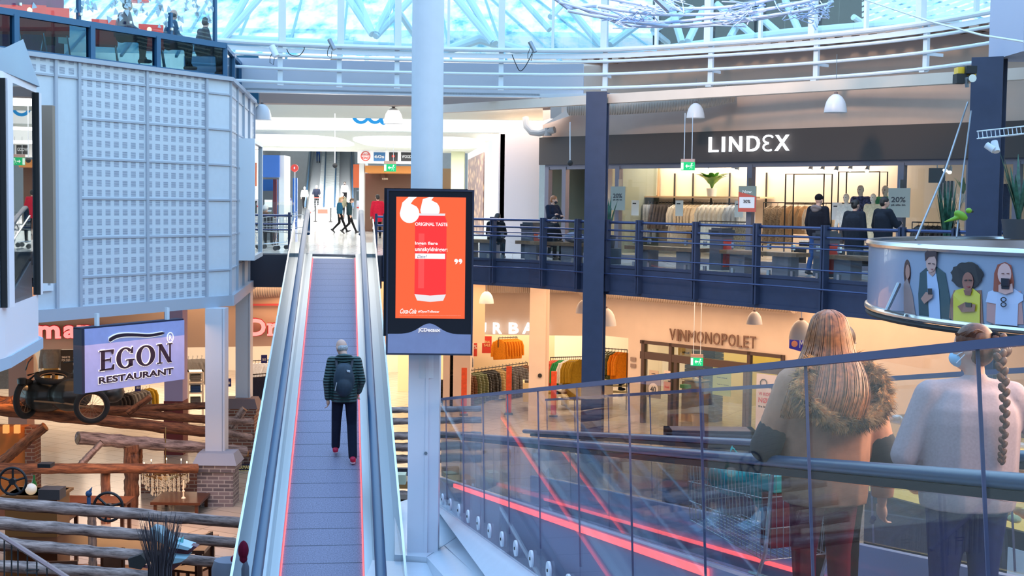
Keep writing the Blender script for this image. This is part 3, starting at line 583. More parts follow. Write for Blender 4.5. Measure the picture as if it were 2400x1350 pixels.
def comma(mb, cx_, cz_, r, y0, y1, flip=1):
    P = [(cx_+math.cos(a)*r, cz_+math.sin(a)*r*1.05) for a in [math.radians(q) for q in range(-180, 61, 15)]]
    P = [(cx_+flip*(p[0]-cx_), p[1]) for p in P]; fx = lambda dx, dz: (cx_+flip*dx*r, cz_+dz*r)
    P += [fx(.15, 1.1), fx(.35, 1.7), fx(1.0, 2.35), fx(.15, 2.35), fx(-.55, 1.7), fx(-.95, .8)]
    mb.ext(P, y0, y1, 'y')
qm = MB(AF)
for px in (960, 1008):
    x, z = sp(px, 500 if px == 960 else 492); r = (sp(983, 0)[0]-sp(960, 0)[0])
    P = [(x+math.cos(math.radians(a))*r, z+math.sin(math.radians(a))*r) for a in range(180, 420, 15)] + [(x+.12*r, z+1.0*r), (x+.35*r, min(s0.z, z+1.35*r)), (x+.75*r, s0.z), (x-.1*r, s0.z), (x-.75*r, min(s0.z-.01, z+1.1*r))]
    if px == 1008: P = [(a_, max(b_, zt_c+.02)) for a_, b_ in P]
    MB(AF).ext(P, -.0125, -.007, 'y').build('quotation_mark', WHT, SCR)
for px in (1069, 1079):
    x, z = sp(px, 611); r = .020; P = [(x+math.cos(math.radians(a))*r, z+math.sin(math.radians(a))*r) for a in range(0, 240, 20)]+[(x+.1*r, z-.9*r), (x-.5*r, z-1.9*r), (x+.4*r, z-1.6*r), (x+r, z-.6*r)]
    MB(AF).ext(P, -.0105, -.007, 'y').build('quotation_mark', WHT, SCR)
def st(name, s, x0p, x1p, ytop, ybot, mat=WHT, y=-.012, **k):
    a, b = sp(x0p, ytop); c_, d_ = sp(x1p, ybot); return text(name, s, mat, SCR, AF, a, d_, c_-a, b-d_, y=y, th=.003, **k)
st('lettering', 'ORIGINAL TASTE', 973, 1049, 521, 530, bold=.02); st('lettering', 'Ingen flere', 973, 1026, 566, 576, bold=.02); st('lettering', 'unnskyldninger:', 973, 1049, 579, 592, bold=.02)
a, b = sp(973, 594); c_, d_ = sp(1043, 607); MB(AF).box(a, c_, -.0125, -.006, d_, b).build('white_box', WHT, SCR)
st('handwriting', 'Date?', 978, 1001, 597, 605, mat=emis('ink_blue', (.05, .08, .2), 1), y=-.014, shear=.3)
st('script_lettering', 'Coca-Cola', 938, 976, 723, 735, shear=.45, bold=.015); st('lettering', '#OpenToBetter', 980, 1030, 727, 734, bold=.015); st('small_print', 'most trademarks shown here belong to their respective owners and are used by permission only', 936, 1080, 738, 740)
# ---------------- figures ----------------
def cone(mb, a, b, ra, rb, n=12, flat=1.0):
    a = Vector(a); b = Vector(b); d = (b-a); L = d.length; d = d/L if L > 1e-6 else Vector((0, 0, 1)); P = []; R = []
    for t in (80, 50, 20): P.append(a-d*ra*math.sin(math.radians(t))); R.append(ra*math.cos(math.radians(t)))
    P += [a, b]; R += [ra, rb]
    for t in (20, 50, 80): P.append(b+d*rb*math.sin(math.radians(t))); R.append(rb*math.cos(math.radians(t)))
    return mb.tube(P, R, n, flat=flat)
def remesh(mb, name, mat, parent=None, vox=.012, sm=4, cut=None):
    o = mb.build(name, mat, None, 0); md = o.modifiers.new('r', 'REMESH'); md.mode = 'VOXEL'; md.voxel_size = vox; md.use_smooth_shade = True
    if sm: s2 = o.modifiers.new('s', 'SMOOTH'); s2.iterations = sm; s2.factor = .5
    dg = bpy.context.evaluated_depsgraph_get(); me = bpy.data.meshes.new_from_object(o.evaluated_get(dg)); old = o.data; o.modifiers.clear(); o.data = me; bpy.data.meshes.remove(old)
    if not me.materials: me.materials.append(mat)
    me.polygons.foreach_set('use_smooth', [True]*len(me.polygons))
    if parent is not None: me.transform(wmat(parent).inverted()); o.parent = parent
    if cut is not None:
        for v in me.vertices:
            if v.co.z < cut: v.co.z = cut+(v.co.z-cut)*.04
    o.name = name; return o
SKIN = M('skin', (.62, .36, .27), .5); SKIN2 = M('skin_dark', (.30, .16, .11), .5); SHOEK = M('black_shoe', (.02, .02, .025), .5)
def jdef(h):
    k = h/1.75
    J = dict(pel=(0, 0, .97), che=(0, 0, 1.28), nec=(0, -.01, 1.47), hea=(0, .015, 1.625), shL=(-.18, -.01, 1.42), shR=(.18, -.01, 1.42), elL=(-.245, -.03, 1.13), elR=(.245, -.03, 1.13), wrL=(-.25, .06, .88), wrR=(.25, .06, .88),
             hiL=(-.09, 0, .94), hiR=(.09, 0, .94), knL=(-.10, .02, .51), knR=(.10, .02, .51), anL=(-.10, -.02, .09), anR=(.10, -.02, .09))
    return {a: Vector(b)*k for a, b in J.items()}, k
def hand(mb, w, e, k, side, curl=.5, n=7, thumb=None):
    d = (w-e).normalized(); fwd = thumb if thumb is not None else Vector((0, 1, 0)); fwd = (fwd-d*fwd.dot(d)).normalized(); nn = d.cross(fwd).normalized()*side
    c = w+d*.05*k; mb.ell(c, (.026*k, .044*k, .05*k), 10, 8, Matrix((nn, fwd, d)).transposed())
    for i in range(4):
        o = (1.5-i)*.021*k; Ln = (.068, .078, .074, .058)[i]*k; b = w+d*.088*k+fwd*o; cu = curl*(.8+.15*i)
        d1 = (d*math.cos(cu)-nn*math.sin(cu)*-1).normalized(); d2 = (d*math.cos(cu*2.2)+nn*math.sin(cu*2.2)).normalized()
        m_ = b+d1*Ln*.5; cone(mb, b, m_, .0098*k, .009*k, n); cone(mb, m_, m_+d2*Ln*.5, .0088*k, .0072*k, n)
    t0 = w+d*.03*k+fwd*.03*k; t1 = t0+(fwd*.8+d*.6+nn*.25).normalized()*.038*k; cone(mb, t0, t1, .013*k, .0105*k, n); cone(mb, t1, t1+(d*.9+fwd*.25+nn*.4).normalized()*.03*k, .0105*k, .0085*k, n)
def headrot(look): # rotate around neck
    return Matrix.Rotation(look[0], 3, 'Z') @ Matrix.Rotation(look[1], 3, 'X')
def person(label, loc, rz=0, h=1.72, pose=None, look=(0, 0), top=None, legs=None, shoe=SHOEK, hair=None, hairkind='short', skin=SKIN, girth=1.0, mask=None, hood=None, tl=.0, name='person', body=None, vox=.013, coat=0.0, group=None, cat='person', hat=None, skirt=None, sc=1.0, topname='jacket', puff=False, lowb=None):
    J, k = jdef(h)
    if pose:
        for a, b in pose.items(): J[a] = Vector(b)*k
    t = T(name, label, cat, loc, rz, group); Mt = wmat(t); g = girth
    def new(): return MB(Mt)
    HR = headrot(look); hc = J['hea']; nk = J['nec']; hc = nk+HR @ (hc-nk)
    def hp(x, y, z): return hc+HR @ (Vector((x, y, z))*k)
    def he(mb, c, r, nu=14, nv=10): mb.ell(hp(*c), tuple(q*k for q in r), nu, nv, HR)
    b = new()
    cone(b, J['pel'], J['che'], .115*k*g, .125*k*g); b.ell(J['pel'], (.155*k*g, .11*k*g, .12*k)); b.ell(J['che'], (.16*k*g, .105*k*g, .19*k)); cone(b, J['che']+(nk-J['che'])*.5, nk, .10*k, .055*k); cone(b, nk, hc, .052*k, .05*k)
    for s in 'LR':
        cone(b, J['sh'+s], J['che']+(nk-J['che'])*.6, .052*k, .08*k); cone(b, J['sh'+s], J['el'+s], .048*k, .038*k); cone(b, J['el'+s], J['wr'+s], .038*k, .026*k)
        hand(b, J['wr'+s], J['el'+s], k, -1 if s == 'L' else 1)
        cone(b, J['hi'+s], J['kn'+s], .082*k*g, .055*k); cone(b, J['kn'+s], J['an'+s], .054*k, .036*k); an = J['an'+s]
    he(b, (0, 0, .02), (.077, .095, .105)); he(b, (0, .02, -.045), (.058, .07, .065)); he(b, (0, .045, -.085), (.03, .035, .025)); cone(b, hp(0, .092, .005), hp(0, .108, -.025), .010*k, .014*k)
    for sx_ in (-1, 1): he(b, (sx_*.078, -.005, -.005), (.012, .022, .03)); he(b, (sx_*.03, .075, -.02), (.02, .02, .016))
    bo_ = remesh(b, 'body', skin, t, vox, 3)
    e = new()
    for sx_ in (-1, 1): he(e, (sx_*.031, .083, .014), (.013, .009, .008), 8, 6)
    e.build('eyes', M('eye_dark', (.03, .025, .02), .2), t)
    li = new(); he(li, (0, .088, -.058), (.022, .007, .006), 8, 6); li.build('lips', M('lips', (.42, .14, .12), .4), t)
    # trousers
    if legs:
        l = new(); r0_ = .008*k
        l.ell(J['pel']-Vector((0, 0, .02*k)), (.165*k*g, .122*k*g, .115*k))
        for s in 'LR':
            cone(l, J['hi'+s], J['kn'+s], (.092*g+tl*.3)*k, (.066+tl*.6)*k); ae = J['an'+s]+(J['kn'+s]-J['an'+s]).normalized()*.01; cone(l, J['kn'+s], ae, (.065+tl*.6)*k, (.05+tl)*k)
        remesh(l, 'trousers', legs, t, vox, 3)
    if skirt: skirt(t, J, k)
    for s in 'LR':
        m_ = new(); a = J['an'+s]; dn = (a-J['kn'+s]).normalized(); f = Vector((0, 1, 0)); f = (f-dn*f.dot(dn)*.9).normalized(); m_.m = Mt
        heel = a+dn*.045*k-f*.05*k; toe = a+dn*.05*k+f*.16*k; cone(m_, heel, a+f*.03*k, .042*k, .048*k); cone(m_, heel+f*.03*k, toe, .042*k, .036*k); so = remesh(m_, 'shoe', shoe, t, .011, 2)
    if top:
        j = new(); pd = (.02 if not puff else .035)*k; hem = J['pel']-Vector((0, 0, coat*k))
        j.ell(J['che']+Vector((0, 0, -.02*k)), ((.165*g)*k+pd, (.115*g)*k+pd, .21*k)); cone(j, J['che'], hem+Vector((0, 0, .03)), .13*k*g+pd, (.128*g+.01)*k+pd, flat=.8) ; cone(j, J['che']+Vector((.05*k, 0, 0)), hem+Vector((.05*k, 0, .03)), .125*k*g+pd, .118*k*g+pd, flat=1); cone(j, J['che']-Vector((.05*k, 0, 0)), hem+Vector((-.05*k, 0, .03)), .125*k*g+pd, .118*k*g+pd)
        cone(j, J['che']+(nk-J['che'])*.4, nk-Vector((0, 0, .015*k)), .12*k, .068*k)
        for s in 'LR':
            cone(j, J['che']+(nk-J['che'])*.62, J['sh'+s], .08*k+pd*.5, .058*k+pd*.7); cone(j, J['sh'+s], J['el'+s], .06*k+pd*.8, .048*k+pd*.7); we = J['el'+s]+(J['wr'+s]-J['el'+s])*.93; cone(j, J['el'+s], we, .047*k+pd*.7, .038*k+pd*.5)
        j.ell(hem-Vector((0, 0, .0)), (.155*k*g+pd, .115*k*g+pd, .12*k)); remesh(j, topname, top, t, vox, 3, cut=hem.z-.01)
    if hood:
        q = new(); c0 = nk+Vector((0, -.05*k, -.02*k)); pts = [c0+Vector((math.cos(a)*.105*k, math.sin(a)*.085*k-.0*k, -.02*k*math.cos(a*2)+(.02*k if math.sin(a) < 0 else 0))) for a in [i*math.pi/8 for i in range(16)]]
        q.tube(pts, .042*k, 8, closed=True); q.ell(c0+Vector((0, -.05*k, -.03*k)), (.10*k, .06*k, .07*k)); remesh(q, 'hood', hood, t, vox, 2)
    if hat:
        q = new(); he(q, (0, -.005, .055), (.088, .104, .09)); q.build('knitted_hat', hat, t)
    elif hair:
        q = new()
        if hairkind == 'bald': he(q, (0, -.03, -.01), (.081, .07, .06))
        else:
            he(q, (0, -.012, .045), (.087, .1, .092)); he(q, (0, -.045, 0), (.083, .07, .085))
            if hairkind == 'long': cone(q, hp(0, -.05, 0), hp(0, -.09, -.22), .08*k, .06*k); cone(q, hp(.05, -.03, 0), hp(.07, -.03, -.2), .04*k, .03*k); cone(q, hp(-.05, -.03, 0), hp(-.07, -.03, -.2), .04*k, .03*k)
            if hairkind == 'bun': he(q, (0, -.12, .06), (.035, .035, .035))
        remesh(q, 'hair', hair, t, .011, 2)
    if mask:
        q = new(); he(q, (0, .055, -.05), (.058, .062, .048)); q.build('face_mask', mask, t)
    t['_h'] = h; t['_k'] = k; del t['_h']; del t['_k']
    return t, J, k, hp, HR
HAIRB = M('brown_hair', (.07, .04, .025), .5, noise_amt=.4, noise_scale=60); HAIRD = M('dark_hair', (.015, .012, .012), .5); HAIRR = M('red_hair', (.30, .11, .04), .5, noise_amt=.3, noise_scale=60); HAIRG = M('grey_hair', (.38, .38, .40), .6, noise_amt=.3, noise_scale=60); HAIRW = M('white_hair', (.6, .58, .56), .6); HAIRBL = M('blond_hair', (.40, .26, .13), .55, noise_amt=.3, noise_scale=60)
def cloth(nm, r, g, b, sc=25, nz=.12, bp=.3): return M(nm, srgb(r, g, b), .85, noise_amt=nz, noise_scale=sc, bump=bp, spec=.2)
C_NAVY = cloth('navy_cloth', 28, 34, 52); C_BLACK = cloth('black_cloth', 18, 18, 22); C_GREY = cloth('grey_cloth', 92, 92, 96); C_OLIVE = cloth('olive_cloth', 84, 82, 68); C_JEAN = cloth('blue_denim', 44, 72, 122); C_WHITE = cloth('white_cloth', 222, 226, 230); C_TEAL = cloth('teal_cloth', 26, 78, 108); C_BEIGE = cloth('beige_cloth', 206, 186, 160); C_RED = cloth('red_cloth', 190, 30, 56); C_MAROON = cloth('maroon_cloth', 120, 20, 50); C_BROWN = cloth('brown_cloth', 104, 74, 56)
C_MASK = M('dark_mask', (.02, .02, .03), .7); C_MASKB = M('blue_surgical_mask', (.30, .52, .68), .7)
# ---------------- man on the moving ramp ----------------
def quilt(nm, col, sc=14, ax=2):
    def fn(n, b):
        t = n.nodes.new('ShaderNodeTexCoord'); wv = n.nodes.new('ShaderNodeTexWave'); wv.wave_type = 'BANDS'; wv.bands_direction = 'XYZ'[ax]; wv.inputs['Scale'].default_value = sc; wv.inputs['Distortion'].default_value = .8; wv.inputs['Detail'].default_value = 1
        bp = n.nodes.new('ShaderNodeBump'); bp.inputs['Strength'].default_value = .9; bp.inputs['Distance'].default_value = .03; n.links.new(t.outputs['Object'], wv.inputs['Vector']); n.links.new(wv.outputs['Fac'], bp.inputs['Height']); n.links.new(bp.outputs[0], b.inputs['Normal'])
        b.inputs['Base Color'].default_value = (*col, 1); b.inputs['Roughness'].default_value = .42
    return nodes(nm, fn)
GREENQ = quilt('green_quilted_nylon', srgb(36, 66, 66), 7.5); PINKS = M('crimson_trainer', srgb(196, 20, 64), .5)
R1i = R1.to_3x3(); Yf = 10.05
mp_ = R1 @ Vector((-.25, 12.62, 0))
def on1(lx_, ly): return R1 @ Vector((lx_, ly, 0))
man, J, k, hp, HR = person('man in a dark green quilted jacket with a backpack, walking up the ramp', mp_, .1, 1.78, pose=dict(hiL=(-.085, 0, .94), knL=(-.11, .10, .56), anL=(-.12, .10, .165), knR=(.11, .03, .5), anR=(.13, -.16, .06), pel=(0, 0, .97), elL=(-.24, -.04, 1.12), wrL=(-.23, .0, .87), elR=(.245, .0, 1.13), wrR=(.2, .14, .95), shL=(-.175, 0, 1.41), shR=(.175, 0, 1.41), nec=(0, .04, 1.47), hea=(0, .08, 1.61)), look=(.5, -.35), top=GREENQ, legs=cloth('dark_jeans', 26, 30, 48), shoe=PINKS, hair=HAIRG, hairkind='bald', girth=.98, coat=.13, puff=False, tl=.012, hood=GREENQ, topname='quilted_jacket', vox=.011)
mb = MB(wmat(man)); mb.m = wmat(man)
bk = MB(wmat(man)); bk.ell((0, -.20, 1.18), (.155, .095, .235), 16, 12); bk.ell((0, -.235, 1.10), (.12, .085, .15), 14, 10); bk.ell((0, -.17, 1.34), (.125, .07, .09), 12, 8)
pk_ = remesh(bk, 'backpack', M('dark_teal_pack', srgb(30, 48, 64), .6, noise_amt=.15, noise_scale=30), man, .012, 3)
z_ = MB(wmat(man)); z_.tube([(-.10, -.29, 1.16), (-.125, -.27, 1.04)], .006, 6); z_.tube([(.04, -.285, 1.335), (.085, -.275, 1.325), (.085, -.28, 1.31), (.045, -.29, 1.318)], .007, 5); z_.build('zip_and_badge', M('badge_white', (.6, .62, .66), .4), pk_)
for s in (-1, 1):
    MB(wmat(man)).tube([(s*.10, -.14, 1.36), (s*.115, -.05, 1.47), (s*.12, .08, 1.44), (s*.13, .14, 1.3)], .022, 8, flat=.5).build('strap', M('strap_black', (.02, .02, .03), .6), pk_)
for c in kids(man):
    if c.name.startswith('shoe'):
        pass
sl = MB(wmat(man))
for (x, y, z) in ((-.12, .10, .165), (.13, -.16, .06)):
    y0 = y; sl = MB(wmat(man)); cone(sl, (x*1.02, (y-.045)*1.02, z*1.02-.075), (x*1.02, (y+.15)*1.02, z*1.02-.07), .036, .034, 10, flat=.5); sl.build('shoe_sole', M('white_sole', (.85, .72, .78), .5), man)
# ---------------- women on the second ramp ----------------
TAUPE = M('taupe_coat', srgb(184, 126, 94), .8, noise_amt=.12, noise_scale=18, bump=.35); SWEAT = M('grey_knit', srgb(176, 152, 150), .95, noise_amt=.07, noise_scale=90, bump=.5, spec=.1)
LHAIR = M('light_brown_hair', srgb(150, 88, 46), .4, noise_amt=.5, noise_scale=40); BRAID = M('auburn_brown_hair', srgb(92, 54, 34), .5, noise_amt=.5, noise_scale=50)
def on2(lx_, ly): return R2 @ Vector((lx_, ly, 0))
def strands(mb, src, n, r=.006, seed=1, jit=.01, seg=6):
    """hair strands following guide curves; src: list of guides (lists of points)"""
    R_ = random.Random(seed)
    for i in range(n):
        a = R_.randrange(len(src)-1) if len(src) > 1 else 0; t = R_.random(); g1 = src[a]; g2 = src[min(a+1, len(src)-1)]
        off = Vector((R_.uniform(-1, 1), R_.uniform(-1, 1), R_.uniform(-1, 1)))*jit; P = [Vector(g1[j])*(1-t)+Vector(g2[j])*t+off*(j/len(g1)+.3) for j in range(len(g1))]
        P = crv3(P, 3); rr = r*R_.uniform(.7, 1.2); mb.tube(P, [rr*(.4+.6*math.sin(math.pi*min(1, (q+1)/len(P)*1.0)*.85+.3)) for q in range(len(P))], 4)
def crv3(P, n):
    out = []
    for i in range(len(P)-1):
        p0, p1, p2, p3 = [P[max(0, min(len(P)-1, j))] for j in (i-1, i, i+1, i+2)]
        for q in range(n): t = q/n; out.append(.5*((2*p1)+(p2-p0)*t+(2*p0-5*p1+4*p2-p3)*t*t+(3*p1-p0-3*p2+p3)*t**3))
    return out+[P[-1]]
wa_ = on2(NS*.36, 2.42)
A_, J, k, hp, HR = person('woman seen from behind in a taupe coat with fur hood and long light brown hair', wa_, .28, 1.70, pose=dict(shL=(-.20, 0, 1.39), shR=(.20, 0, 1.39), elL=(-.31, .06, 1.06), wrL=(-.16, .30, .98), elR=(.31, -.05, 1.0), wrR=(.36, .04, .74)), look=(-.35, -.12), top=TAUPE, legs=C_MAROON, girth=1.22, coat=.18, puff=True, topname='winter_coat', vox=.010, hair=LHAIR, hairkind='short')
Mt = wmat(A_)
for s, wr, el in ((-1, J['wrL'], J['elL']), (1, J['wrR'], J['elR'])):
    sh = J['shL' if s < 0 else 'shR']; u = (sh-el).normalized(); v = (wr-el).normalized()
    pt = MB(Mt); cone(pt, el+u*.09-Vector((0, .0, 0)), el+Vector((0, -.004, 0)), .078, .081, 14); cone(pt, el, el+v*.07, .081, .073, 14); remesh(pt, 'elbow_patch', M('black_patch', (.015, .014, .02), .8), A_, .010, 2)
hd = MB(Mt)  # hood lying on the back with a fur edge
hd.ell((0, -.11, 1.32), (.17, .06, .10), 18, 12); hd.ell((0, -.05, 1.42), (.13, .07, .06), 16, 10); hdo = remesh(hd, 'hood', TAUPE, A_, .012, 3)
def fur(parent, loop, rad, n, L, mat, seed, Mx, width=.05, name='fur_trim'):
    R_ = random.Random(seed); mb = MB(Mx); N = len(loop)
    for i in range(n):
        t = R_.random()*N; a = loop[int(t) % N]; b = loop[(int(t)+1) % N]; p = a.lerp(b, t-int(t)); d = Vector((R_.gauss(0, 1), R_.gauss(0, 1), R_.gauss(0, 1))).normalized()
        d = (d+Vector((0, -.6, -.1))).normalized(); q = p+d*rad*.7; e_ = q+d*L*R_.uniform(.5, 1.1)+Vector((0, 0, -L*.35)); s_ = d.orthogonal().normalized()*.0035
        mb.add([q-s_, q+s_, e_], [(0, 1, 2)])
    mb.tube(loop, rad*.8, 8, closed=True); o = mb.build(name, mat, parent, 0); return o
def furmat(nm, c1, c2):
    def fn(n, b):
        t = n.nodes.new('ShaderNodeTexCoord'); x = n.nodes.new('ShaderNodeTexNoise'); x.inputs['Scale'].default_value = 16; x.inputs['Detail'].default_value = 6; n.links.new(t.outputs['Object'], x.inputs['Vector']); r = n.nodes.new('ShaderNodeValToRGB'); n.links.new(x.outputs[0], r.inputs[0]); r.color_ramp.elements[0].position = .4; r.color_ramp.elements[1].position = .6; r.color_ramp.elements[0].color = (*c1, 1); r.color_ramp.elements[1].color = (*c2, 1); n.links.new(r.outputs[0], b.inputs['Base Color']); b.inputs['Roughness'].default_value = .9
    return nodes(nm, fn)
FUR = furmat('brown_fur', srgb(74, 40, 22), srgb(204, 146, 88)); FUR2 = furmat('grey_brown_fur', srgb(60, 52, 50), srgb(150, 130, 112))
lp_ = [Vector(p) for p in ((-.10, -.05, 1.47), (-.19, -.10, 1.42), (-.225, -.15, 1.33), (-.17, -.20, 1.25), (-.08, -.215, 1.20), (.02, -.22, 1.19), (.12, -.215, 1.21), (.20, -.18, 1.27), (.235, -.12, 1.35), (.20, -.07, 1.43), (.11, -.03, 1.48))]
fur(A_, [lp_[0]]+crv3(lp_, 3)[1:], .042, 5200, .055, FUR, 5, Mt)
g_ = []
for i in range(13):
    a = -2.2+i*4.4/12; sx_ = math.sin(a); cx_ = -math.cos(a)
    top_ = hp(sx_*.02, -.01, .135); g_.append([top_, hp(sx_*.075, cx_*.07-.01, .10), hp(sx_*.10, cx_*.11-.01, .02), hp(sx_*.125, cx_*.12-.01, -.08), hp(sx_*.17-.01, cx_*.08-.10, -.19), hp(sx_*.19-.03, cx_*.04-.185, -.30), hp(sx_*.19-.06, cx_*.03-.20, -.40)])
hm = MB(Mt); strands(hm, g_, 1500, .0046, 4, .014); hm.build('long_hair', LHAIR, A_, 60)
# hanging right hand holds a key ring
MB(Mt).tube([J['wrR']+Vector((-.01, .06, -.09)), J['wrR']+Vector((.0, .09, -.12))], .014, 8).build('key_fob', M('blue_fob', (.03, .05, .2), .3), A_)
wb_ = on2(-NS*.06, 1.78)
B2_, J, k, hp, HR = person('woman in a pale grey knitted sweater with a blue face mask and a long braid', wb_, -.02, 1.58, pose=dict(shL=(-.20, 0, 1.40), shR=(.20, 0, 1.40), elL=(-.33, -.02, 1.10), wrL=(-.20, .22, 1.06), elR=(.40, .02, 1.19), wrR=(.50, .27, 1.22), nec=(.02, 0, 1.49), hea=(.02, .02, 1.64)), look=(.95, 0), top=SWEAT, legs=cloth('indigo_jeans', 48, 56, 104), tl=.02, girth=1.34, coat=.12, puff=True, topname='sweater', vox=.010, hair=BRAID, hairkind='short', mask=C_MASKB)
Mt = wmat(B2_)
st_ = MB(Mt)
for sgn in (-1, 1):
    st_.tube([hp(sgn*.055, .06, -.03), hp(sgn*.08, .01, .0)], .0025, 4); st_.tube([hp(sgn*.052, .06, -.07), hp(sgn*.08, .01, -.02)], .0025, 4)
st_.build('mask_loop', M('white_elastic', (.8, .85, .9), .6), B2_)
g_ = []
pt_ = (0, -.10, .07)
for i in range(15):
    a = -2.0+i*4.0/14; sx_ = math.sin(a); cy_ = math.cos(a); g_.append([hp(sx_*.07, cy_*.085, .055+.02*cy_), hp(sx_*.085, cy_*.05-.02, .09), hp(sx_*.06, -.05, .10), hp(*pt_)])
hm = MB(Mt); strands(hm, g_, 420, .0035, 6, .006); hm.build('combed_hair', BRAID, B2_, 60)
MB(Mt).ell(hp(0, -.115, .075), (.022, .022, .022)).build('hair_tie', C_BLACK, B2_)
brd = MB(Mt); nB = 17; bp0 = Vector(hp(.0, -.13, .06))
gd = [bp0, Vector(hp(.0, -.16, .0)), Vector((.06, -.19, 1.48)), Vector((.07, -.225, 1.36)), Vector((.08, -.225, 1.22)), Vector((.085, -.20, 1.08)), Vector((.085, -.19, 1.0))]
gc = crv3(gd, 6)
for i, p in enumerate(gc):
    r = .026*(1-.5*i/len(gc)); s_ = (-1)**i; brd.ell(p+Vector((s_*r*.45, -.004, 0)), (r*.85, r*.7, r*1.25), 8, 6, Matrix.Rotation(s_*.6, 3, 'Y'))
brd.build('braid', BRAID, B2_)
col = [Vector((math.cos(a)*.075+.03, math.sin(a)*.075, 1.435+.01*math.sin(a))) for a in [i*math.pi/8 for i in range(16)]]
MB(Mt).tube([c*k for c in col], .022, 8, closed=True).build('speckled_collar', M('speckled_collar', (.22, .19, .18), .8, noise_amt=.8, noise_scale=120), B2_)
wc_ = on2(-NS*.10, 3.35)
C2_, J, k, hp, HR = person('person in navy jacket with fur hood, half hidden behind the long haired woman', wc_, .0, 1.70, look=(-.9, 0), top=C_NAVY, legs=C_BLACK, girth=1.15, coat=.12, puff=True, topname='jacket', hair=HAIRB, hairkind='short')
Mt = wmat(C2_); lp_ = [Vector((math.cos(a)*.15, -.04+math.sin(a)*.12, 1.44-.03*math.sin(a))) for a in [i*math.pi/8 for i in range(16)]]
fur(C2_, lp_, .042, 2200, .05, FUR2, 8, Mt)
# ---------------- walkway railing (upper level) ----------------
EV = [Vector(p) for p in E2]
def edgept(px):
    k = (px-1200)/F
    for a, b in zip(EV[1:], EV[2:]):
        den = (b.x-a.x)-k*(b.y-a.y)
        if abs(den) < 1e-9: continue
        t = (k*a.y-a.x)/den
        if -1e-6 <= t <= 1.0001 and a.y+(b.y-a.y)*t > 5: return a+(b-a)*t, (b-a).normalized()
def eM(px, off=0):
    p, d = edgept(px); n_ = Vector((-d.y, d.x)); p = p+n_*off; return Matrix(((d.x, n_.x, 0, p.x), (d.y, n_.y, 0, p.y), (0, 0, 1, 0), (0, 0, 0, 1)))
rw = T('walkway_railing', 'navy steel railing with pipes and glass along the upper walkway', 'railing', (2.7, 29.4, 0))
ev = [p for p in EV if p.x > -3.3 and p.y > 3]; ev[0] = Vector((-3.05, 33.5))
def off_(P, o):
    out = []
    for i, p in enumerate(P):
        d = (P[min(i+1, len(P)-1)]-P[max(i-1, 0)]).normalized(); out.append(p+Vector((-d.y, d.x))*o)
    return out
E_in = off_(ev, -.10)
for z, r, o in ((.96, .030, -.02), (.79, .022, -.08), (.66, .014, -.02), (.58, .018, -.12), (.19, .018, -.12), (-.16, .018, -.14)):
    MB().tube([(p.x, p.y, z) for p in off_(ev, o)[:-1]], r, 8).build('pipe', NAVYR, rw)
MB().wall([(p.x, p.y) for p in off_(ev, .02)], .03, .62, .012).build('glass_panel', GLSB, rw)
for px in (1158, 1277, 1358, 1426, 1502, 1635, 1777, 1938, 2115, 2240):
    m_ = eM(px); MB(m_).box(-.055, -.015, -.13, .0, -.55, 1.02).box(.015, .055, -.13, .0, -.55, 1.02).box(-.055, .055, -.08, -.04, .9, 1.0).build('post', NAVY, rw)
for px in (1143, 1175, 1262, 1340, 1484, 1519, 1605, 1650, 1716, 1800, 1856, 1915, 1965, 2090):
    m_ = eM(px, .0)
    for z in (.58, .08): MB(m_).box(-.03, .03, -.01, .045, z-.05, z+.05).build('glass_clamp', STEEL, rw)
# left part of the upper edge, beside the ramp head
lr = T('landing_railing', 'navy railing beside the ramp head, trolleys parked behind it', 'railing', (-6, 33.6, 0))
for z, r in ((.97, .028), (.76, .025), (.62, .02)): MB().tube([(-8, 33.45, z), (-5.45, 33.7, z)], r, 8).build('pipe', NAVYR, lr)
for x in (-6.6, -5.5): MB().box(x-.03, x+.03, 33.6, 33.66, -.5, 1.05).build('post', NAVY, lr)
MB().box(-8, -5.4, 33.7, 33.712, .0, 1.3).build('glass_panel', GLS, lr)
rr_ = T('landing_railing', 'navy railing just right of the ramp head, beside the advertising screen', 'railing', (-3, 33.5, 0))
for z, r in ((.97, .028), (.76, .025), (.62, .02)): MB().tube([(-3.38, 33.53, z), (-3.1, 33.53, z)], r, 8).build('pipe', NAVYR, rr_)
for x in (-3.35, -3.15): MB().box(x-.03, x+.03, 33.5, 33.56, -.5, 1.05).build('post', NAVY, rr_)
# ---------------- steel columns ----------------
def scol(label, pxl, pxr, Y, z0, z1, rz, dep=.32, m=NAVY):
    c = at((pxl+pxr)/2, 600, Y); wd = (pxr-pxl)/F*Y; t = T('steel_column', label, 'column', (c.x, Y, z0), rz); Mx = wmat(t); h_ = wd*.42
    MB(Mx).box(-h_, h_, -dep/2, -dep/2+.03, 0, z1-z0).box(-h_, h_, dep/2-.03, dep/2, 0, z1-z0).box(-h_*.75, h_*.75, -dep/2+.03, dep/2-.03, 0, z1-z0).build('shaft', m, t)
    MB(Mx).box(-h_-.02, h_+.02, -dep/2-.02, dep/2+.02, 0, .03).build('base_plate', m, t); return t
scol('navy steel column standing in front of the upper walkway, left of the fashion shop', 1366, 1424, 29.9, -4.8, 3.78, -.25, .34)
rc = scol('navy steel column at the right holding the yellow chain hoist', 2262, 2346, 21.9, -4.8, 3.75, -.5, .42)
S('trim_51', MB().box(7.7, 8.9, 20.9, 22.4, 3.75, 5.2), M('pale_box_beam', srgb(176, 178, 200), .6), label='pale box beam on the right column')
S('trim_52', MB(LF).box(-.2, 22, -3.4, -3.2, 3.55, 3.75), CREAM, label='slim beam along the ceiling of the shop walkway')
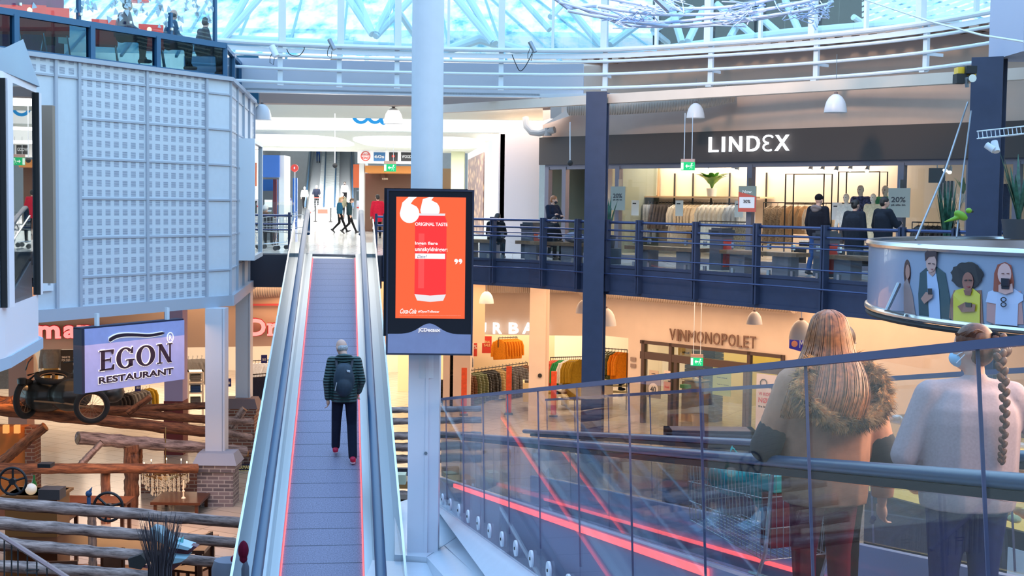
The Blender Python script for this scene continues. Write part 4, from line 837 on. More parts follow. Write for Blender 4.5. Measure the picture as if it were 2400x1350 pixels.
# chain hoist
ho = T('chain_hoist', 'yellow and black electric chain hoist on the right steel column', 'hoist', at(2268, 190, 21.0))
def hb(x0_, y0_, x1_, y1_, Y, dep): a = at(x0_, y0_, Y); b = at(x1_, y1_, Y); return MB().box(a.x, b.x, Y, Y+dep, b.z, a.z)
YEL = M('hoist_yellow', (.85, .50, .02), .4); hb(2246, 157, 2288, 178, 21.0, .2).build('housing', YEL, ho); hb(2266, 154, 2290, 172, 20.9, .2).build('motor', BLACKM, ho); hb(2243, 172, 2266, 195, 20.95, .2).build('chain_box', BLACKM, ho)
a = at(2277, 184, 20.9); MB().tube([(a.x, 20.85, a.z), (a.x, 21.05, a.z)], .06, 14).build('drum', STEEL, ho); a = at(2262, 205, 20.98); MB().tube([(a.x, 20.95, a.z+.15), (a.x+.02, 20.95, a.z)], .03, 8).build('hook', STEELD, ho)

# ---------------- benches and bins on the walkway ----------------
WOODB = M('bench_oak', srgb(150, 110, 78), .5, noise_amt=.15, noise_scale=12); BCON = M('bench_leg_grey', srgb(120, 112, 118), .6)
def bench(px0, px1, py, label, off=.55):
    p0, d = edgept(px0); p1, _ = edgept(px1); n_ = Vector((-d.y, d.x)); a = p0+n_*off; b = p1+n_*off; dd_ = (b-a); L_ = dd_.length; ang = math.atan2(dd_.y, dd_.x); t = T('bench', label, 'bench', ((a.x+b.x)/2, (a.y+b.y)/2, 0), ang, 'benches along the walkway railing'); m_ = wmat(t)
    MB(m_).box(-L_/2, L_/2, -.2, .22, .38, .46).build('seat', WOODB, t)
    for s in (-1, 1): MB(m_).box(s*L_*.28-.2, s*L_*.28+.2, -.15, .17, 0, .38).build('leg', BCON, t)
bench(1060, 1152, 580, 'wooden bench partly behind the advertising screen, person in black on it'); bench(1188, 1342, 588, 'wooden bench with a grey bag and a seated person, left of the steel column')
bench(1438, 1612, 604, 'wooden bench right of the steel column, under the hanging trousers'); bench(1655, 1835, 618, 'wooden bench behind the railing, left of the couple'); bench(1890, 2105, 632, 'wooden bench below the mannequins')
def bin_(px, label, off=.6):
    p, d = edgept(px); n_ = Vector((-d.y, d.x)); q = p+n_*off; t = T('litter_bin', label, 'litter bin', (q.x, q.y, 0), math.atan2(d.y, d.x), 'grey litter bins along the railing'); m_ = wmat(t)
    MB(m_).box(-.17, .17, -.17, .17, .03, .74).build('body', M('bin_grey', srgb(92, 88, 96), .5), t); MB(m_).box(-.19, .19, -.19, .19, .74, .86).box(-.15, .15, -.15, .15, .86, .9).build('lid', M('bin_lid', (.05, .05, .06), .4), t)
    MB(m_).box(.17, .176, -.12, .12, .1, .66).build('red_panel', M('bin_red', srgb(200, 60, 40), .5), t); MB(m_).box(-.1, .1, -.193, -.185, .77, .83).build('opening', BLACKM, t)
bin_(1208, 'grey litter bin between the two left benches'); bin_(1640, 'grey litter bin left of the man with the fur hood'); bin_(1880, 'grey litter bin in front of the couple at the railing')
# ---------------- people on the walkway ----------------
def onwalk(px, off): p, d = edgept(px); n_ = Vector((-d.y, d.x)); return Vector((p.x+n_.x*off, p.y+n_.y*off, 0))
F_COL = 'people at the walkway'
pm, *_ = person('man seen from behind in a black jacket with fur collar and blue jeans', onwalk(1800, 1.5), -.8, 1.60, legs=C_JEAN, top=cloth('black_parka', 22, 24, 34), coat=.12, puff=True, hair=HAIRD, hat=C_BLACK, hood=M('grey_hood', srgb(120, 110, 110), .9), girth=1.1, pose=dict(anL=(-.14, -.12, .09), knL=(-.12, -.02, .5)))
DCOAT = cloth('dark_coat', 30, 36, 46)
person('person with dark bun in a long dark coat, left one of the couple', onwalk(1868, 1.45), -.75, 1.50, legs=C_BLACK, top=DCOAT, coat=.36, puff=True, hair=HAIRD, hairkind='bun', girth=1.2, look=(-.3, 0))
person('man with glasses in a dark coat looking right, right one of the couple', onwalk(1908, 1.75), -1.1, 1.56, legs=C_BLACK, top=DCOAT, coat=.2, puff=True, hair=HAIRD, look=(-.5, 0), girth=1.1, pose=dict(elR=(.27, .12, 1.15), wrR=(.15, .32, 1.2)))
px_, J, k, hp, HR = person('red haired person in a dark jacket and dark mask standing with folded arms', onwalk(1168, 2.2), -2.4, 1.55, legs=C_BLACK, top=C_NAVY, coat=.1, hair=HAIRR, mask=C_MASK, look=(.5, -.1), pose=dict(elL=(-.25, .10, 1.15), wrL=(.05, .24, 1.22), elR=(.25, .10, 1.15), wrR=(-.05, .24, 1.18)))
def sitpose(): return dict(pel=(0, 0, .52), che=(0, .06, .82), nec=(0, .10, 1.02), hea=(0, .13, 1.17), shL=(-.19, .06, .97), shR=(.19, .06, .97), elL=(-.25, .12, .70), elR=(.25, .12, .70), wrL=(-.14, .36, .62), wrR=(.14, .36, .62), hiL=(-.09, .02, .50), hiR=(.09, .02, .50), knL=(-.11, .45, .50), knR=(.11, .45, .50), anL=(-.11, .46, .09), anR=(.11, .42, .09))
def sitter(label, px, off, rz, **k):
    return person(label, onwalk(px, off), rz, 1.5, pose=sitpose(), **k)
sitter('dark haired person in a black coat sitting with back to the railing by the screen', 1128, .52, -.3, legs=C_BLACK, top=C_BLACK, puff=True, girth=1.25, hair=HAIRD, coat=.02, look=(-.2, -.3), hood=C_BLACK)
sitter('person bent forward in a black coat sitting on the bench beside the grey bag', 1246, .52, -.6, legs=C_BLACK, top=cloth('black_puffer', 20, 22, 28), puff=True, girth=1.3, hair=HAIRD, look=(0, -.9), coat=.02)
bg_ = MB(); q = onwalk(1306, .5); bg_.ell((q.x, q.y, .58), (.24, .14, .13), 14, 10); bg_.ell((q.x+.12, q.y-.1, .54), (.16, .1, .09)); tag(remesh(bg_, 'shoulder_bag', M('grey_bag', srgb(112, 116, 134), .8, noise_amt=.1), None, .012, 2), 'grey soft bag lying on the bench left of the steel column', 'bag')
# ---------------- garments ----------------
def gmb(kind, seed=0):
    R_ = random.Random(seed); m = MB(); 
    def loft(S_, n=14):
        vs = []; fs = []
        for (cx_, z, rx, ry) in S_:
            for q in range(n):
                a = 2*math.pi*q/n; vs.append((cx_+math.cos(a)*rx, math.sin(a)*ry*(1+.25*math.sin(a*5+seed)), z))
        for i in range(len(S_)-1):
            for q in range(n): fs.append((i*n+q, i*n+(q+1) % n, (i+1)*n+(q+1) % n, (i+1)*n+q))
        fs += [tuple(range(n)), tuple(range((len(S_)-1)*n, len(S_)*n))]; m.add(vs, fs)
    L = dict(jacket=.72, coat=1.05, shirt=.7, puffer=.75, dress=1.0, trousers=.95, skirt=.7)[kind]; th = .052 if kind == 'puffer' else .03
    if kind in ('trousers',):
        loft([(-.08, -.06, .10, .03), (-.09, -.5, .085, .035), (-.10, -L, .075, .03)]); loft([(.08, -.06, .10, .03), (.09, -.5, .085, .035), (.10, -L, .075, .03)])
    elif kind == 'skirt': loft([(0, -.05, .15, .04), (0, -.25, .19, .05), (0, -L, .27, .07)], 20)
    else:
        S_ = [(0, -.05, .06, .03), (0, -.09, .15, th), (0, -.13, .21, th*1.1)]
        nseg = 9 if kind == 'puffer' else 4
        for i in range(nseg*2 if kind == 'puffer' else nseg):
            z = -.16-(L-.16)*(i+1)/(nseg*2 if kind == 'puffer' else nseg); S_.append((0, z, .22+(.015 if i % 2 == 0 else -.005)+(.06*(i/nseg) if kind in ('dress', 'coat') else 0), th*(1.25 if i % 2 == 0 else .95)))
        loft(S_)
        if kind != 'dress':
            for s in (-1, 1): m.tube([(s*.19, 0, -.13), (s*.25, .01, -.3), (s*.27, .0, -.62)], [th*1.1+.01, th+.02, th*.8+.012], 8)
    return m
HGR = M('hanger_metal', (.25, .22, .2), .4, .5)
_gp = {}
def garment(kind, mat, label, loc, rz, group, sc=1.0):
    key = (kind, mat.name)
    if key not in _gp:
        t = T('hanging_'+kind, label, kind, loc, rz, group); o = gmb(kind, len(_gp)).build('fabric', mat, None); o.parent = t
        h = MB().tube([(-.16, 0, -.1), (0, 0, -.04), (0, 0, .0), (.012, 0, .03), (-.012, 0, .035)], .008, 5).build('hanger', HGR, None); h.parent = t; t.scale = sc if isinstance(sc, tuple) else (sc,)*3; _gp[key] = t; return t
    return copy_tree(_gp[key], Vector(loc), rz, label, group, sc=sc)
def rail(label, A, B, drop, group=None):
    t = T('clothes_rail', label, 'clothes rail', (Vector(A)+Vector(B))/2, 0, group); MB().tube([A, B], .014, 8).build('rail', BLACKM, t)
    for p in (A, B): MB().tube([p, Vector(p)-Vector((0, 0, drop))], .012, 6).build('upright', BLACKM, t)
    return t
GR = random.Random(11)
def fill(A, B, runs, group, rz, sc=1.0):
    A = Vector(A); B = Vector(B); tot = sum(r[2] for r in runs); i = 0
    for kind, mat, n, label in runs:
        for q in range(n): garment(kind, mat, label, A.lerp(B, (i+.5)/tot), rz+GR.uniform(-.12, .12), group+', '+label, sc); i += 1
G_W = cloth('garment_white', 236, 230, 222); G_B = cloth('garment_beige', 236, 216, 190); G_L = cloth('garment_pale_blue', 190, 200, 214); G_K = cloth('garment_charcoal', 96, 90, 92); G_P = cloth('garment_print', 150, 136, 118, 30, .5); G_T = cloth('garment_tan', 176, 146, 112)
def LP(px, py, off): q = onw(LF, px, py, off); return LF @ q
def LPz(px, off, z): q = onw(LF, px, 460, off); return LF @ Vector((q.x, off, z))
# ---- fashion shop, upper level ----
t = rail('long wall rail with neutral clothes left of the potted plant', LPz(1468, 4.2, 1.42), LPz(1756, 4.2, 1.42), .9)
fill(LPz(1470, 4.0, 1.42), LPz(1645, 4.0, 1.42), [('shirt', G_B, 3, 'beige printed blouse on the wall rail'), ('trousers', G_L, 5, 'pale blue trousers on the wall rail'), ('skirt', G_K, 6, 'charcoal skirt on the wall rail'), ('coat', G_W, 2, 'off-white coat on the wall rail'), ('jacket', G_B, 6, 'beige jacket on the wall rail')], 'wall rail', .55, 1.05)
fill(LPz(1645, 3.6, 1.42), LPz(1755, 3.6, 1.42), [('shirt', G_W, 6, 'white shirt on the wall rail'), ('shirt', G_L, 4, 'pale blue shirt on the wall rail')], 'wall rail', .5, 1.0)
rail('low rail with pleated pale skirts', LPz(1640, 2.2, .95), LPz(1755, 2.2, .95), .95)
fill(LPz(1648, 2.2, .93), LPz(1700, 2.2, .93), [('skirt', G_W, 4, 'long pale pleated skirt on the low rail')], 'low rail', -.3, 1.1); fill(LPz(1700, 2.2, .93), LPz(1752, 2.2, .93), [('jacket', G_P, 4, 'brown patterned jacket on the low rail')], 'low rail', -.8, .9)
fill(LPz(1800, 3.6, 1.42), LPz(1945, 3.6, 1.42), [('dress', G_P, 3, 'floral summer dress on the rail'), ('jacket', G_T, 3, 'light brown jacket on the rail'), ('shirt', G_B, 3, 'cream knit on the rail')], 'mid rail', .5, 1.05)
rail('rail with dresses behind the couple', LPz(1790, 3.6, 1.45), LPz(1950, 3.6, 1.45), 1.4)
fill(LPz(2150, 3.2, 1.0), LPz(2240, 3.2, 1.0), [('jacket', G_K, 8, 'grey top on the round rail')], 'right rail', .5, .9); rail('rail of grey tops behind the snake plant', LPz(2140, 3.2, 1.03), LPz(2250, 3.2, 1.03), 1.0)
fill(LPz(2325, 1.6, 1.95), LPz(2368, 1.6, 1.95), [('trousers', cloth('garment_blue', 70, 76, 104), 1, 'navy trousers hung high behind the right column')], 'high', -.79, 1.1)
sh = T('wall_shelf', 'long pale wooden wall shelf carrying the potted plant', 'shelf', LPz(1600, 4.4, 1.6))
MB(LF).box(onw(LF, 1462, 460, 4.3).x, onw(LF, 1800, 460, 4.3).x, 3.95, 4.58, 1.56, 1.60).build('board', M('pale_oak', srgb(224, 196, 160), .5), sh)
for px in (1492, 1535, 1580, 1623, 1666, 1709, 1795):
    q = onw(LF, px, 460, 4.55).x; MB(LF).box(q-.015, q+.015, 4.54, 4.58, .4 if px in (1580, 1623) else 1.2, 2.25 if px in (1580, 1623, 1709, 1795) else 1.6).build('upright', BLACKM, sh)
pt = T('wall_picture', 'tall pale framed picture standing on the wall shelf', 'picture', LPz(1516, 4.5, 1.6)); a = onw(LF, 1490, 392, 4.5); b = onw(LF, 1543, 457, 4.5)
MB(LF).box(a.x, b.x, 4.48, 4.55, 1.6, a.z).build('frame', M('oak_frame', srgb(170, 140, 110), .5), pt); MB(LF).box(a.x+.03, b.x-.03, 4.47, 4.48, 1.63, a.z-.03).build('print', M('pale_print', srgb(232, 212, 196), .7, noise_amt=.2, noise_scale=1.5), pt)
def plant(name, label, loc, pot_r, pot_h, potmat, leafmat, n, L, wd, spread, droop, up=.6, seed=1, sansev=False):
    t = T(name, label, 'plant', loc); Mx = wmat(t); R_ = random.Random(seed)
    MB(Mx).lathe([(pot_r*.8, 0), (pot_r, pot_h), (pot_r*.9, pot_h), (pot_r*.85, pot_h*.9)], (0, 0, 0), 16).build('pot', potmat, t)
    for i in range(n):
        a = R_.random()*6.283; l = L*R_.uniform(.6, 1.0); d = Vector((math.cos(a), math.sin(a), 0)); s_ = Vector((-d.y, d.x, 0)); out = spread*R_.uniform(.4, 1); P = []; W = []
        for q in range(7):
            u = q/6; P.append(Vector((0, 0, pot_h))+d*(out*u**1.2*l+.02)+Vector((0, 0, l*(up*u*1.4-droop*u*u)))); W.append(wd*(math.sin(math.pi*min(1, .12+u*.88))**.7)*(1 if not sansev else (1.0-.15*u)))
        if not sansev: W[0] = W[1] = .008
        W[-1] = .003; vs = []; fs = []
        for p, w_ in zip(P, W): vs += [p-s_*w_, p+Vector((0, 0, -w_*.25)), p+s_*w_]
        for q in range(6): fs += [(q*3, q*3+1, q*3+4, q*3+3), (q*3+1, q*3+2, q*3+5, q*3+4)]
        MB(Mx).add(vs, fs).build('leaf', leafmat, t)
    return t
LEAF = M('leaf_green', (.10, .26, .04), .35, noise_amt=.4, noise_scale=6); LEAFD = M('leaf_dark', (.02, .08, .05), .35, noise_amt=.6, noise_scale=14); POTW = M('white_pot', (.8, .78, .76), .4)
plant('potted_plant', 'broad leaved green plant in a white pot on the wall shelf', LPz(1668, 4.08, 1.6), .15, .22, POTW, LEAF, 40, .66, .085, .85, .75, 1.0, 3)
plant('potted_palm', 'small fine leaved palm inside the shop near the right column', LPz(2257, 3.6, 1.5), .14, .2, POTW, LEAF, 30, .5, .025, .6, .35, .8, 9)
ew = lambda px, off: onwalk(px, off)
plant('snake_plant', 'tall dark snake plant in a planter in front of the shop window at the right', ew(2160, 1.3)+Vector((0, 0, .35)), .25, .3, M('planter_grey', srgb(60, 62, 70), .6), LEAFD, 22, 1.15, .035, .35, .0, .75, 5, True)
plant('snake_plant', 'snake plant just left of the navy column by the walkway', onwalk(1352, .9)+Vector((0, 0, .35)), .2, .3, M('planter_grey'), LEAFD, 10, .8, .035, .4, .0, .8, 15, True)
plant('snake_plant', 'snake plant at the far right edge above the round banner', at(2385, 560, 20.8), .25, .3, M('planter_grey'), LEAFD, 14, 1.0, .035, .35, .0, .75, 25, True)
for px, lb in ((2160, 'right'), (1352, 'left')):
    q = onwalk(px, 1.3 if px > 2000 else .9); tag(MB().box(q.x-.3, q.x+.3, q.y-.3, q.y+.3, 0, .35).build('planter', M('planter_grey')), 'square grey planter under the %s snake plant' % ('right' if px > 2000 else 'left'), 'planter')
# hanging window signs
def wsign(label, x0p, y0p, x1p, y1p, col, txts, extra=None):
    a = onw(LF, x0p, y0p, -.25); b = onw(LF, x1p, y1p, -.25); t = T('window_sign', label, 'sign', LF @ Vector((a.x, -.25, b.z))); MB(LF).box(a.x, b.x, -.26, -.25, b.z, a.z).build('card', M('sign_'+label.split()[0]+str(x0p), col, .7), t)
    MB(LF).box((a.x+b.x)/2-.01, (a.x+b.x)/2+.01, -.25, -.12, a.z-.02, a.z+.18).build('hanger', STEELD, t)
    W_ = b.x-a.x; H_ = a.z-b.z
    if extra: extra(t, a, b, W_, H_)
    for s, u0, u1, v0, v1, c_ in txts: text('lettering', s, c_, t, LF, a.x+W_*u0, b.z+H_*v0, W_*(u1-u0), H_*(v1-v0), y=-.262, th=.004, bold=.01)
    return t
INK = M('sign_ink', (.03, .03, .04), .6); SGN = srgb(142, 146, 138)
wsign('grey twenty percent sign just right of the navy column', 1432, 437, 1465, 493, SGN, [('20%', .18, .8, .52, .7, INK), ('på alle bh', .18, .8, .4, .47, INK)])
def nowx(t, a, b, W_, H_):
    MB(LF).ext([(a.x, b.z+H_*.78), (b.x, b.z+H_*.6), (b.x, b.z), (a.x, b.z)], -.2635, -.26, 'y').build('red_field', M('now_red', srgb(206, 92, 76), .7), t); MB(LF).box(a.x+W_*.06, b.x-W_*.08, -.267, -.2636, b.z+H_*.15, b.z+H_*.57).build('white_field', M('now_white', (.85, .82, .82), .7), t)
wsign('green and red sign saying now thirty percent, left of the man in blue jeans', 1732, 436, 1772, 497, srgb(130, 140, 132), [('Now.', .25, .8, .72, .84, M('now_lt', (.9, .9, .85), .6)), ('30%', .3, .7, .34, .47, INK)], nowx)
for o in bpy.data.objects:
    if o.name.startswith('lettering') and o.parent and 'now' in str(o.parent.get('label')): o.location += LF.to_3x3() @ Vector((0, -.01, 0))
wsign('large grey twenty percent sign left of the big snake plant', 2083, 441, 2132, 510, SGN, [('20%', .15, .8, .52, .7, INK), ('på alle bh', .15, .8, .38, .46, INK)])
for i, (px, py) in enumerate(((1480, 487), (1583, 488), (1722, 490), (1950, 495), (2090, 515))):
    q = onw(LF, px, py, 1.5); tt = T('price_card', 'small white card %s' % ('on a rail by the beige blouses', 'in front of the off-white coats', 'above the brown patterned jackets', 'beside the white shirt mannequin', 'behind the large grey percent sign')[i], 'card', LF @ q, -.79); MB(wmat(tt)).box(0, .25, -.003, 0, -.2, .2).build('card', M('card_white', (.85, .82, .8), .7), tt); MB(wmat(tt)).box(.04, .16, -.006, -.003, .1, .13).build('print', INK, tt)
# black frames and mannequins
def bframe(px0, px1, off, z1, label):
    a = onw(LF, px0, 400, off).x; b = onw(LF, px1, 400, off).x; t = T('clothing_stand', label, 'clothing stand', LF @ Vector((a, off, 0)))
    for dy in (0, .35):
        MB(LF).tube([(a, off+dy, 0), (a, off+dy, z1), (b, off+dy, z1), (b, off+dy, 0)], .018, 6).build('tube_frame', BLACKM, t)
    MB(LF).tube([(a, off, z1*.66), (b, off, z1*.66)], .014, 6).build('cross_bar', BLACKM, t)
bframe(1842, 1932, 2.6, 2.15, 'black tube display frame above the couple'); bframe(1966, 2062, 2.8, 2.2, 'black tube display frame behind the mannequins')
MANW = M('mannequin_white', srgb(236, 222, 206), .4)
FLOR = M('floral_blue', srgb(62, 70, 112), .8, noise_amt=.9, noise_scale=22); CGREEN = cloth('green_top', 90, 180, 130)
def mann(label, px, off, h, top, legs, coat, skirtlen=None, rz=2.4):
    q = onw(LF, px, 500, off).x; p = LF @ Vector((q, off, .12)); person(label, p, rz, h, top=top, legs=legs, skin=MANW, coat=coat, girth=.85, name='mannequin', cat='mannequin', shoe=MANW, topname='top', vox=.014)
mann('white headed mannequin in a white shirt and dark trousers, leftmost of the group', 1983, 1.3, 1.55, G_W, cloth('dark_trousers', 80, 76, 78), .08)
mann('mannequin in a navy floral dress, tallest of the group', 2016, 1.9, 1.75, FLOR, None, .42)
mann('mannequin in a long cream coat in front of the floral dress', 2046, 1.2, 1.55, cloth('cream_coat', 232, 212, 176), G_B, .4)
mann('mannequin in a green top beside the large grey sign', 2074, 2.2, 1.75, CGREEN, G_B, .1)
def lowtable(px0, px1, off, label):
    a = onw(LF, px0, 560, off).x; b = onw(LF, px1, 560, off).x; t = T('display_table', label, 'display table', LF @ Vector(((a+b)/2, off, 0)))
    MB(LF).box(a, b, off, off+.5, .4, .43).build('table_top', M('pale_oak', (0, 0, 0)), t); MB(LF).box(a, a+.03, off, off+.5, .0, .4).box(b-.03, b, off, off+.5, 0, .4).box(a, b, off, off+.03, .0, .03).build('frame', BLACKM, t)
    R_ = random.Random(int(px0))
    n = max(2, int((b-a)/.35))
    for i in range(n):
        x = a+.1+(b-a-.35)*i/max(1, n-1); z = .43
        for q in range(R_.choice((2, 3))):
            c_ = R_.choice((G_W, G_K, G_B, C_NAVY)); tag(MB(LF).box(x, x+.26, off+.08, off+.4, z+.001, z+.045).build('folded_clothes', c_), 'small folded garments lying on the low display tables', 'folded clothes', 'folded clothes on display tables'); z += .046
lowtable(1950, 2000, 1.0, 'low black framed table under the white shirt mannequin'); lowtable(2010, 2090, .7, 'low black framed table with folded clothes under the cream coat'); lowtable(1860, 1925, 1.5, 'low table with folded clothes behind the couple'); lowtable(2150, 2230, 1.2, 'table with folded clothes behind the big snake plant')
pb = T('figure_board', 'white board with rows of tiny dark figures on the back shelf', 'board', LP(2218, 470, 3)); a = onw(LF, 2199, 425, 3); b = onw(LF, 2235, 470, 3); MB(LF).box(a.x, b.x, 3, 3.03, b.z, a.z).build('board', M('card_white', (0, 0, 0)), pb); m_ = MB(LF)
for r in range(2):
    for c in range(4): x = a.x+(b.x-a.x)*(.14+c*.22); z = b.z+(a.z-b.z)*(.15+r*.42); m_.box(x, x+.05, 2.99, 3, z, z+.2)
m_.build('figures', INK, pb)
a = LP(2196, 411, 1.5); mo = T('ceiling_screen', 'dark tilted screen hanging from the shop ceiling', 'screen', a, -.5); MB(wmat(mo)).box(-.17, .17, -.03, .03, -.16, .16).build('panel', M('dark_screen', (.05, .045, .045), .4), mo); MB(wmat(mo)).tube([(0, 0, .16), (0, 0, .5)], .012, 6).build('rod', STEELD, mo)
def spot(px, py, off, label):
    p = LP(px, py, off); t = T('spotlight', label, 'spotlight', p, 0, 'ceiling spotlights in the fashion shop'); MB().tube([p+Vector((0, 0, .07)), p+Vector((-.05, -.08, -.03))], [.035, .055], 10).build('can', WHITE2, t); MB().tube([p+Vector((0, 0, .07)), p+Vector((0, 0, .3))], .01, 5).build('stem', WHITE2, t)
    MB().tube([p+Vector((-.05, -.08, -.03)), p+Vector((-.053, -.085, -.034))], .048, 10).build('lens', emis('spot_glow', (1, .9, .8), 4), t)
for px, py in ((1660, 393), (1722, 394), (1730, 397), (1902, 396), (1930, 396), (1962, 398), (1995, 395), (2035, 397), (2218, 396), (2228, 400)): spot(px, py, 1.0, 'white ceiling spotlight inside the fashion shop')
# shop name
LS = T('shop_sign', 'illuminated white shop name on the dark band', 'shop sign', LF @ Vector((lx(1660), -.12, 2.4))); LET = emis('letter_glow', (.85, .93, 1), 3.2)
a = onw(LF, 1661, 355, -.2); b = onw(LF, 1783, 317, -.2)
wL = lambda p0_, p1_: (onw(LF, p0_, 340, -.2).x, onw(LF, p1_, 340, -.2).x)
zl, zh = onw(LF, 1740, 355, -.2).z, onw(LF, 1740, 319, -.2).z
for ch, p0_, p1_ in (('L', 1661, 1682), ('I', 1692, 1697), ('N', 1709, 1737), ('D', 1750, 1779), ('X', 1816, 1848)):
    x0_, x1_ = wL(p0_, p1_); text('letter', ch, LET, LS, LF, x0_, zl, x1_-x0_, zh-zl, y=-.16, th=.05, bold=.0)
x0_, x1_ = wL(1788, 1811); m_ = MB(LF); cx_ = x1_; r = (zh-zl)/4; 
for s in (0, 1):
    zc_ = zl+r+s*2*r; m_.tube([(x1_-.02 if False else x0_+.5*(x1_-x0_)+math.cos(a_)*.5*(x1_-x0_), -.18, zc_+math.sin(a_)*r*.92) for a_ in [math.radians(q) for q in (range(90, 330, 20) if s == 0 else range(30, 271, 20))]], .022, 6)
m_.build('letter', LET, LS)
# ---------------- pendants ----------------
PEND = M('pendant_white', (.70, .67, .68), .4)
def pendant(px, py0, py1, Y, label, lit=False, ztop=None, n=24):
    a = at(px, py0, Y); b = at(px, py1, Y); h = a.z-b.z; r = h*.56; t = T('pendant_lamp', label, 'pendant lamp', b); Mx = wmat(t)
    pr = [(r, 0), (r*.985, h*.1), (r*.93, h*.3), (r*.8, h*.55), (r*.58, h*.75), (r*.3, h*.88), (r*.16, h*.9), (r*.16, h)]
    m = MB(Mx); m.lathe(pr+[(r*.14, h*.88), (r*.5, h*.72), (r*.74, h*.5), (r*.88, h*.28), (r*.95, .005)], (0, 0, 0), n); m.build('shade', PEND, t)
    MB(Mx).lathe([(r*.17, h*.9), (r*.17, h*1.0)], (0, 0, 0), 10).build('cap', M('pendant_cap', srgb(120, 98, 92), .5), t)
    MB(Mx).tube([(0, 0, h), (0, 0, (ztop if ztop else b.z+h+1.2)-b.z)], .006, 5).build('cord', STEELD, t)
    if lit: MB(Mx).lathe([(r*.9, .02), (r*.9, .03)], (0, 0, 0), n).build('diffuser', emis('lamp_glow', (1, .82, .78), 5), t)
    else: MB(Mx).lathe([(r*.7, .06), (r*.7, .07)], (0, 0, 0), n).build('diffuser', emis('lamp_dim', (1, .8, .6), 1.2), t)
pendant(1630, 238, 277, 31, 'glowing white pendant lamp above the green exit sign of the upper walkway', True, 4.2)
pendant(1958, 216, 264, 27.5, 'glowing white pendant lamp right of the shop name', True, 4.4)
pendant(614, 240, 281, 35, 'white pendant lamp beside the clad volume, arcade entrance', False, 3.9)
pendant(922, 249, 290, 37, 'white pendant lamp left of the round column, before the blue swoosh', False, 3.9)
pendant(1140, 680, 711, 36, 'white pendant lamp over the lower walkway, right of the advertising screen', False, -.56)
pendant(1368, 700, 734, 34, 'white pendant lamp just left of the navy column, lower level', False, -.56)
pendant(1419, 718, 763, 33.5, 'white pendant lamp just right of the navy column, lower level', False, -.56)
pendant(1768, 727, 760, 30.5, 'white pendant lamp above the end of the wine shop name', False, -.56)
pendant(1877, 745, 795, 29.5, 'white pendant lamp beside the head of the long haired woman', False, -.56)
# ---------------- ducts ----------------
def ductmat(nm, col):
    def fn(n, b):
        t = n.nodes.new('ShaderNodeTexCoord'); wv = n.nodes.new('ShaderNodeTexWave'); wv.bands_direction = 'X'; wv.inputs['Scale'].default_value = 5.5; n.links.new(t.outputs['Object'], wv.inputs[0]); bp = n.nodes.new('ShaderNodeBump'); bp.inputs['Strength'].default_value = .8; bp.inputs['Distance'].default_value = .03
        n.links.new(wv.outputs['Fac'], bp.inputs['Height']); n.links.new(bp.outputs[0], b.inputs['Normal']); b.inputs['Base Color'].default_value = (*col, 1); b.inputs['Roughness'].default_value = .5
    return nodes(nm, fn)
DUC = ductmat('spiral_duct', srgb(196, 178, 164)); 
def duct(pts, r, label): return tag(MB().tube(pts, r, 20).build('ventilation_duct', DUC), label, 'ventilation duct')
duct([(-7.5, 35.2, -.95), (-1.4, 38.6, -.95), (1.9, 39.3, -.95)], .26, 'spiral duct running above the red shop lettering and behind the screen'); 
q = [VF @ Vector(p) for p in ((-1.8, -.5, -1.05), (5.4, -.5, -1.05))]; duct(q, .27, 'spiral duct above the wine shop name')
q = [LF @ Vector(p) for p in ((2.1, -1.2, 3.72), (3.3, -.7, 3.72), (5.6, -.6, 3.75), (6.4, -.4, 3.9))]; duct(q, .2, 'cream flexible duct right of the navy column, upper level')
PIP = M('pipe_greige', srgb(168, 160, 156), .5)
pp = T('drain_pipe', 'bent grey pipe hanging at the corner left of the fashion shop', 'pipe', at(1260, 310, 35.5)); MB().tube([at(1232, 276, 36), at(1234, 296, 35.9), at(1246, 310, 35.8), at(1265, 312, 35.7), at(1300, 304, 35.5)], .09, 10).build('pipe', PIP, pp); MB().tube([at(1284, 300, 35.6), at(1284, 318, 35.6)], .1, 10).build('collar', PIP, pp)
S('trim_60', MB().add([at(1310, 226, 35.5), at(1376, 226, 34), at(1376, 258, 34), at(1275, 292, 35.5), at(1255, 290, 36), at(1310, 270, 35.5)], [(0, 1, 2, 3, 4, 5)]).add([at(1290, 250, 35.2), at(1316, 250, 35.2), at(1316, 278, 35.2), at(1290, 278, 35.2)], [(0, 1, 2, 3)]), M('boxed_duct', srgb(190, 172, 162), .7), label='boxed duct left of the navy column', smooth=0)
# ---------------- arcade ----------------
def abox(px0, py0, px1, py1, Y, dep, name, mat, parent=None, bot=None): a = at(px0, py0, Y); b = at(px1, py1, Y); return MB().box(a.x, b.x, Y, Y+dep, b.z if bot is None else bot, a.z).build(name, mat, parent)
S('wall_back', MB().box(-9, 1.3, 42.4, 42.6, 3.52, 3.98), emis('bright_panel', (.96, 1, .98), 1.15), label='glowing white panel band across the arcade')
lg = T('wave_logo', 'blue wave logo at the top of the glowing white band', 'logo', at(868, 285, 42.3)); m_ = MB()
for (c0, c1_) in ((829, 863), (863, 895), (893, 905)):
    P = []
    for i in range(13):
        u = i/12; a = math.pi*(1+u); w_ = (c1_-c0)/2; P.append(at((c0+c1_)/2+math.cos(a)*w_, 270-math.sin(a)*17 if c1_ < 900 else 278-math.sin(a)*11, 42.35))
    m_.tube(P, .075, 6, flat=.5)
m_.build('wave', emis('logo_blue', (.03, .32, .75), 1), lg)
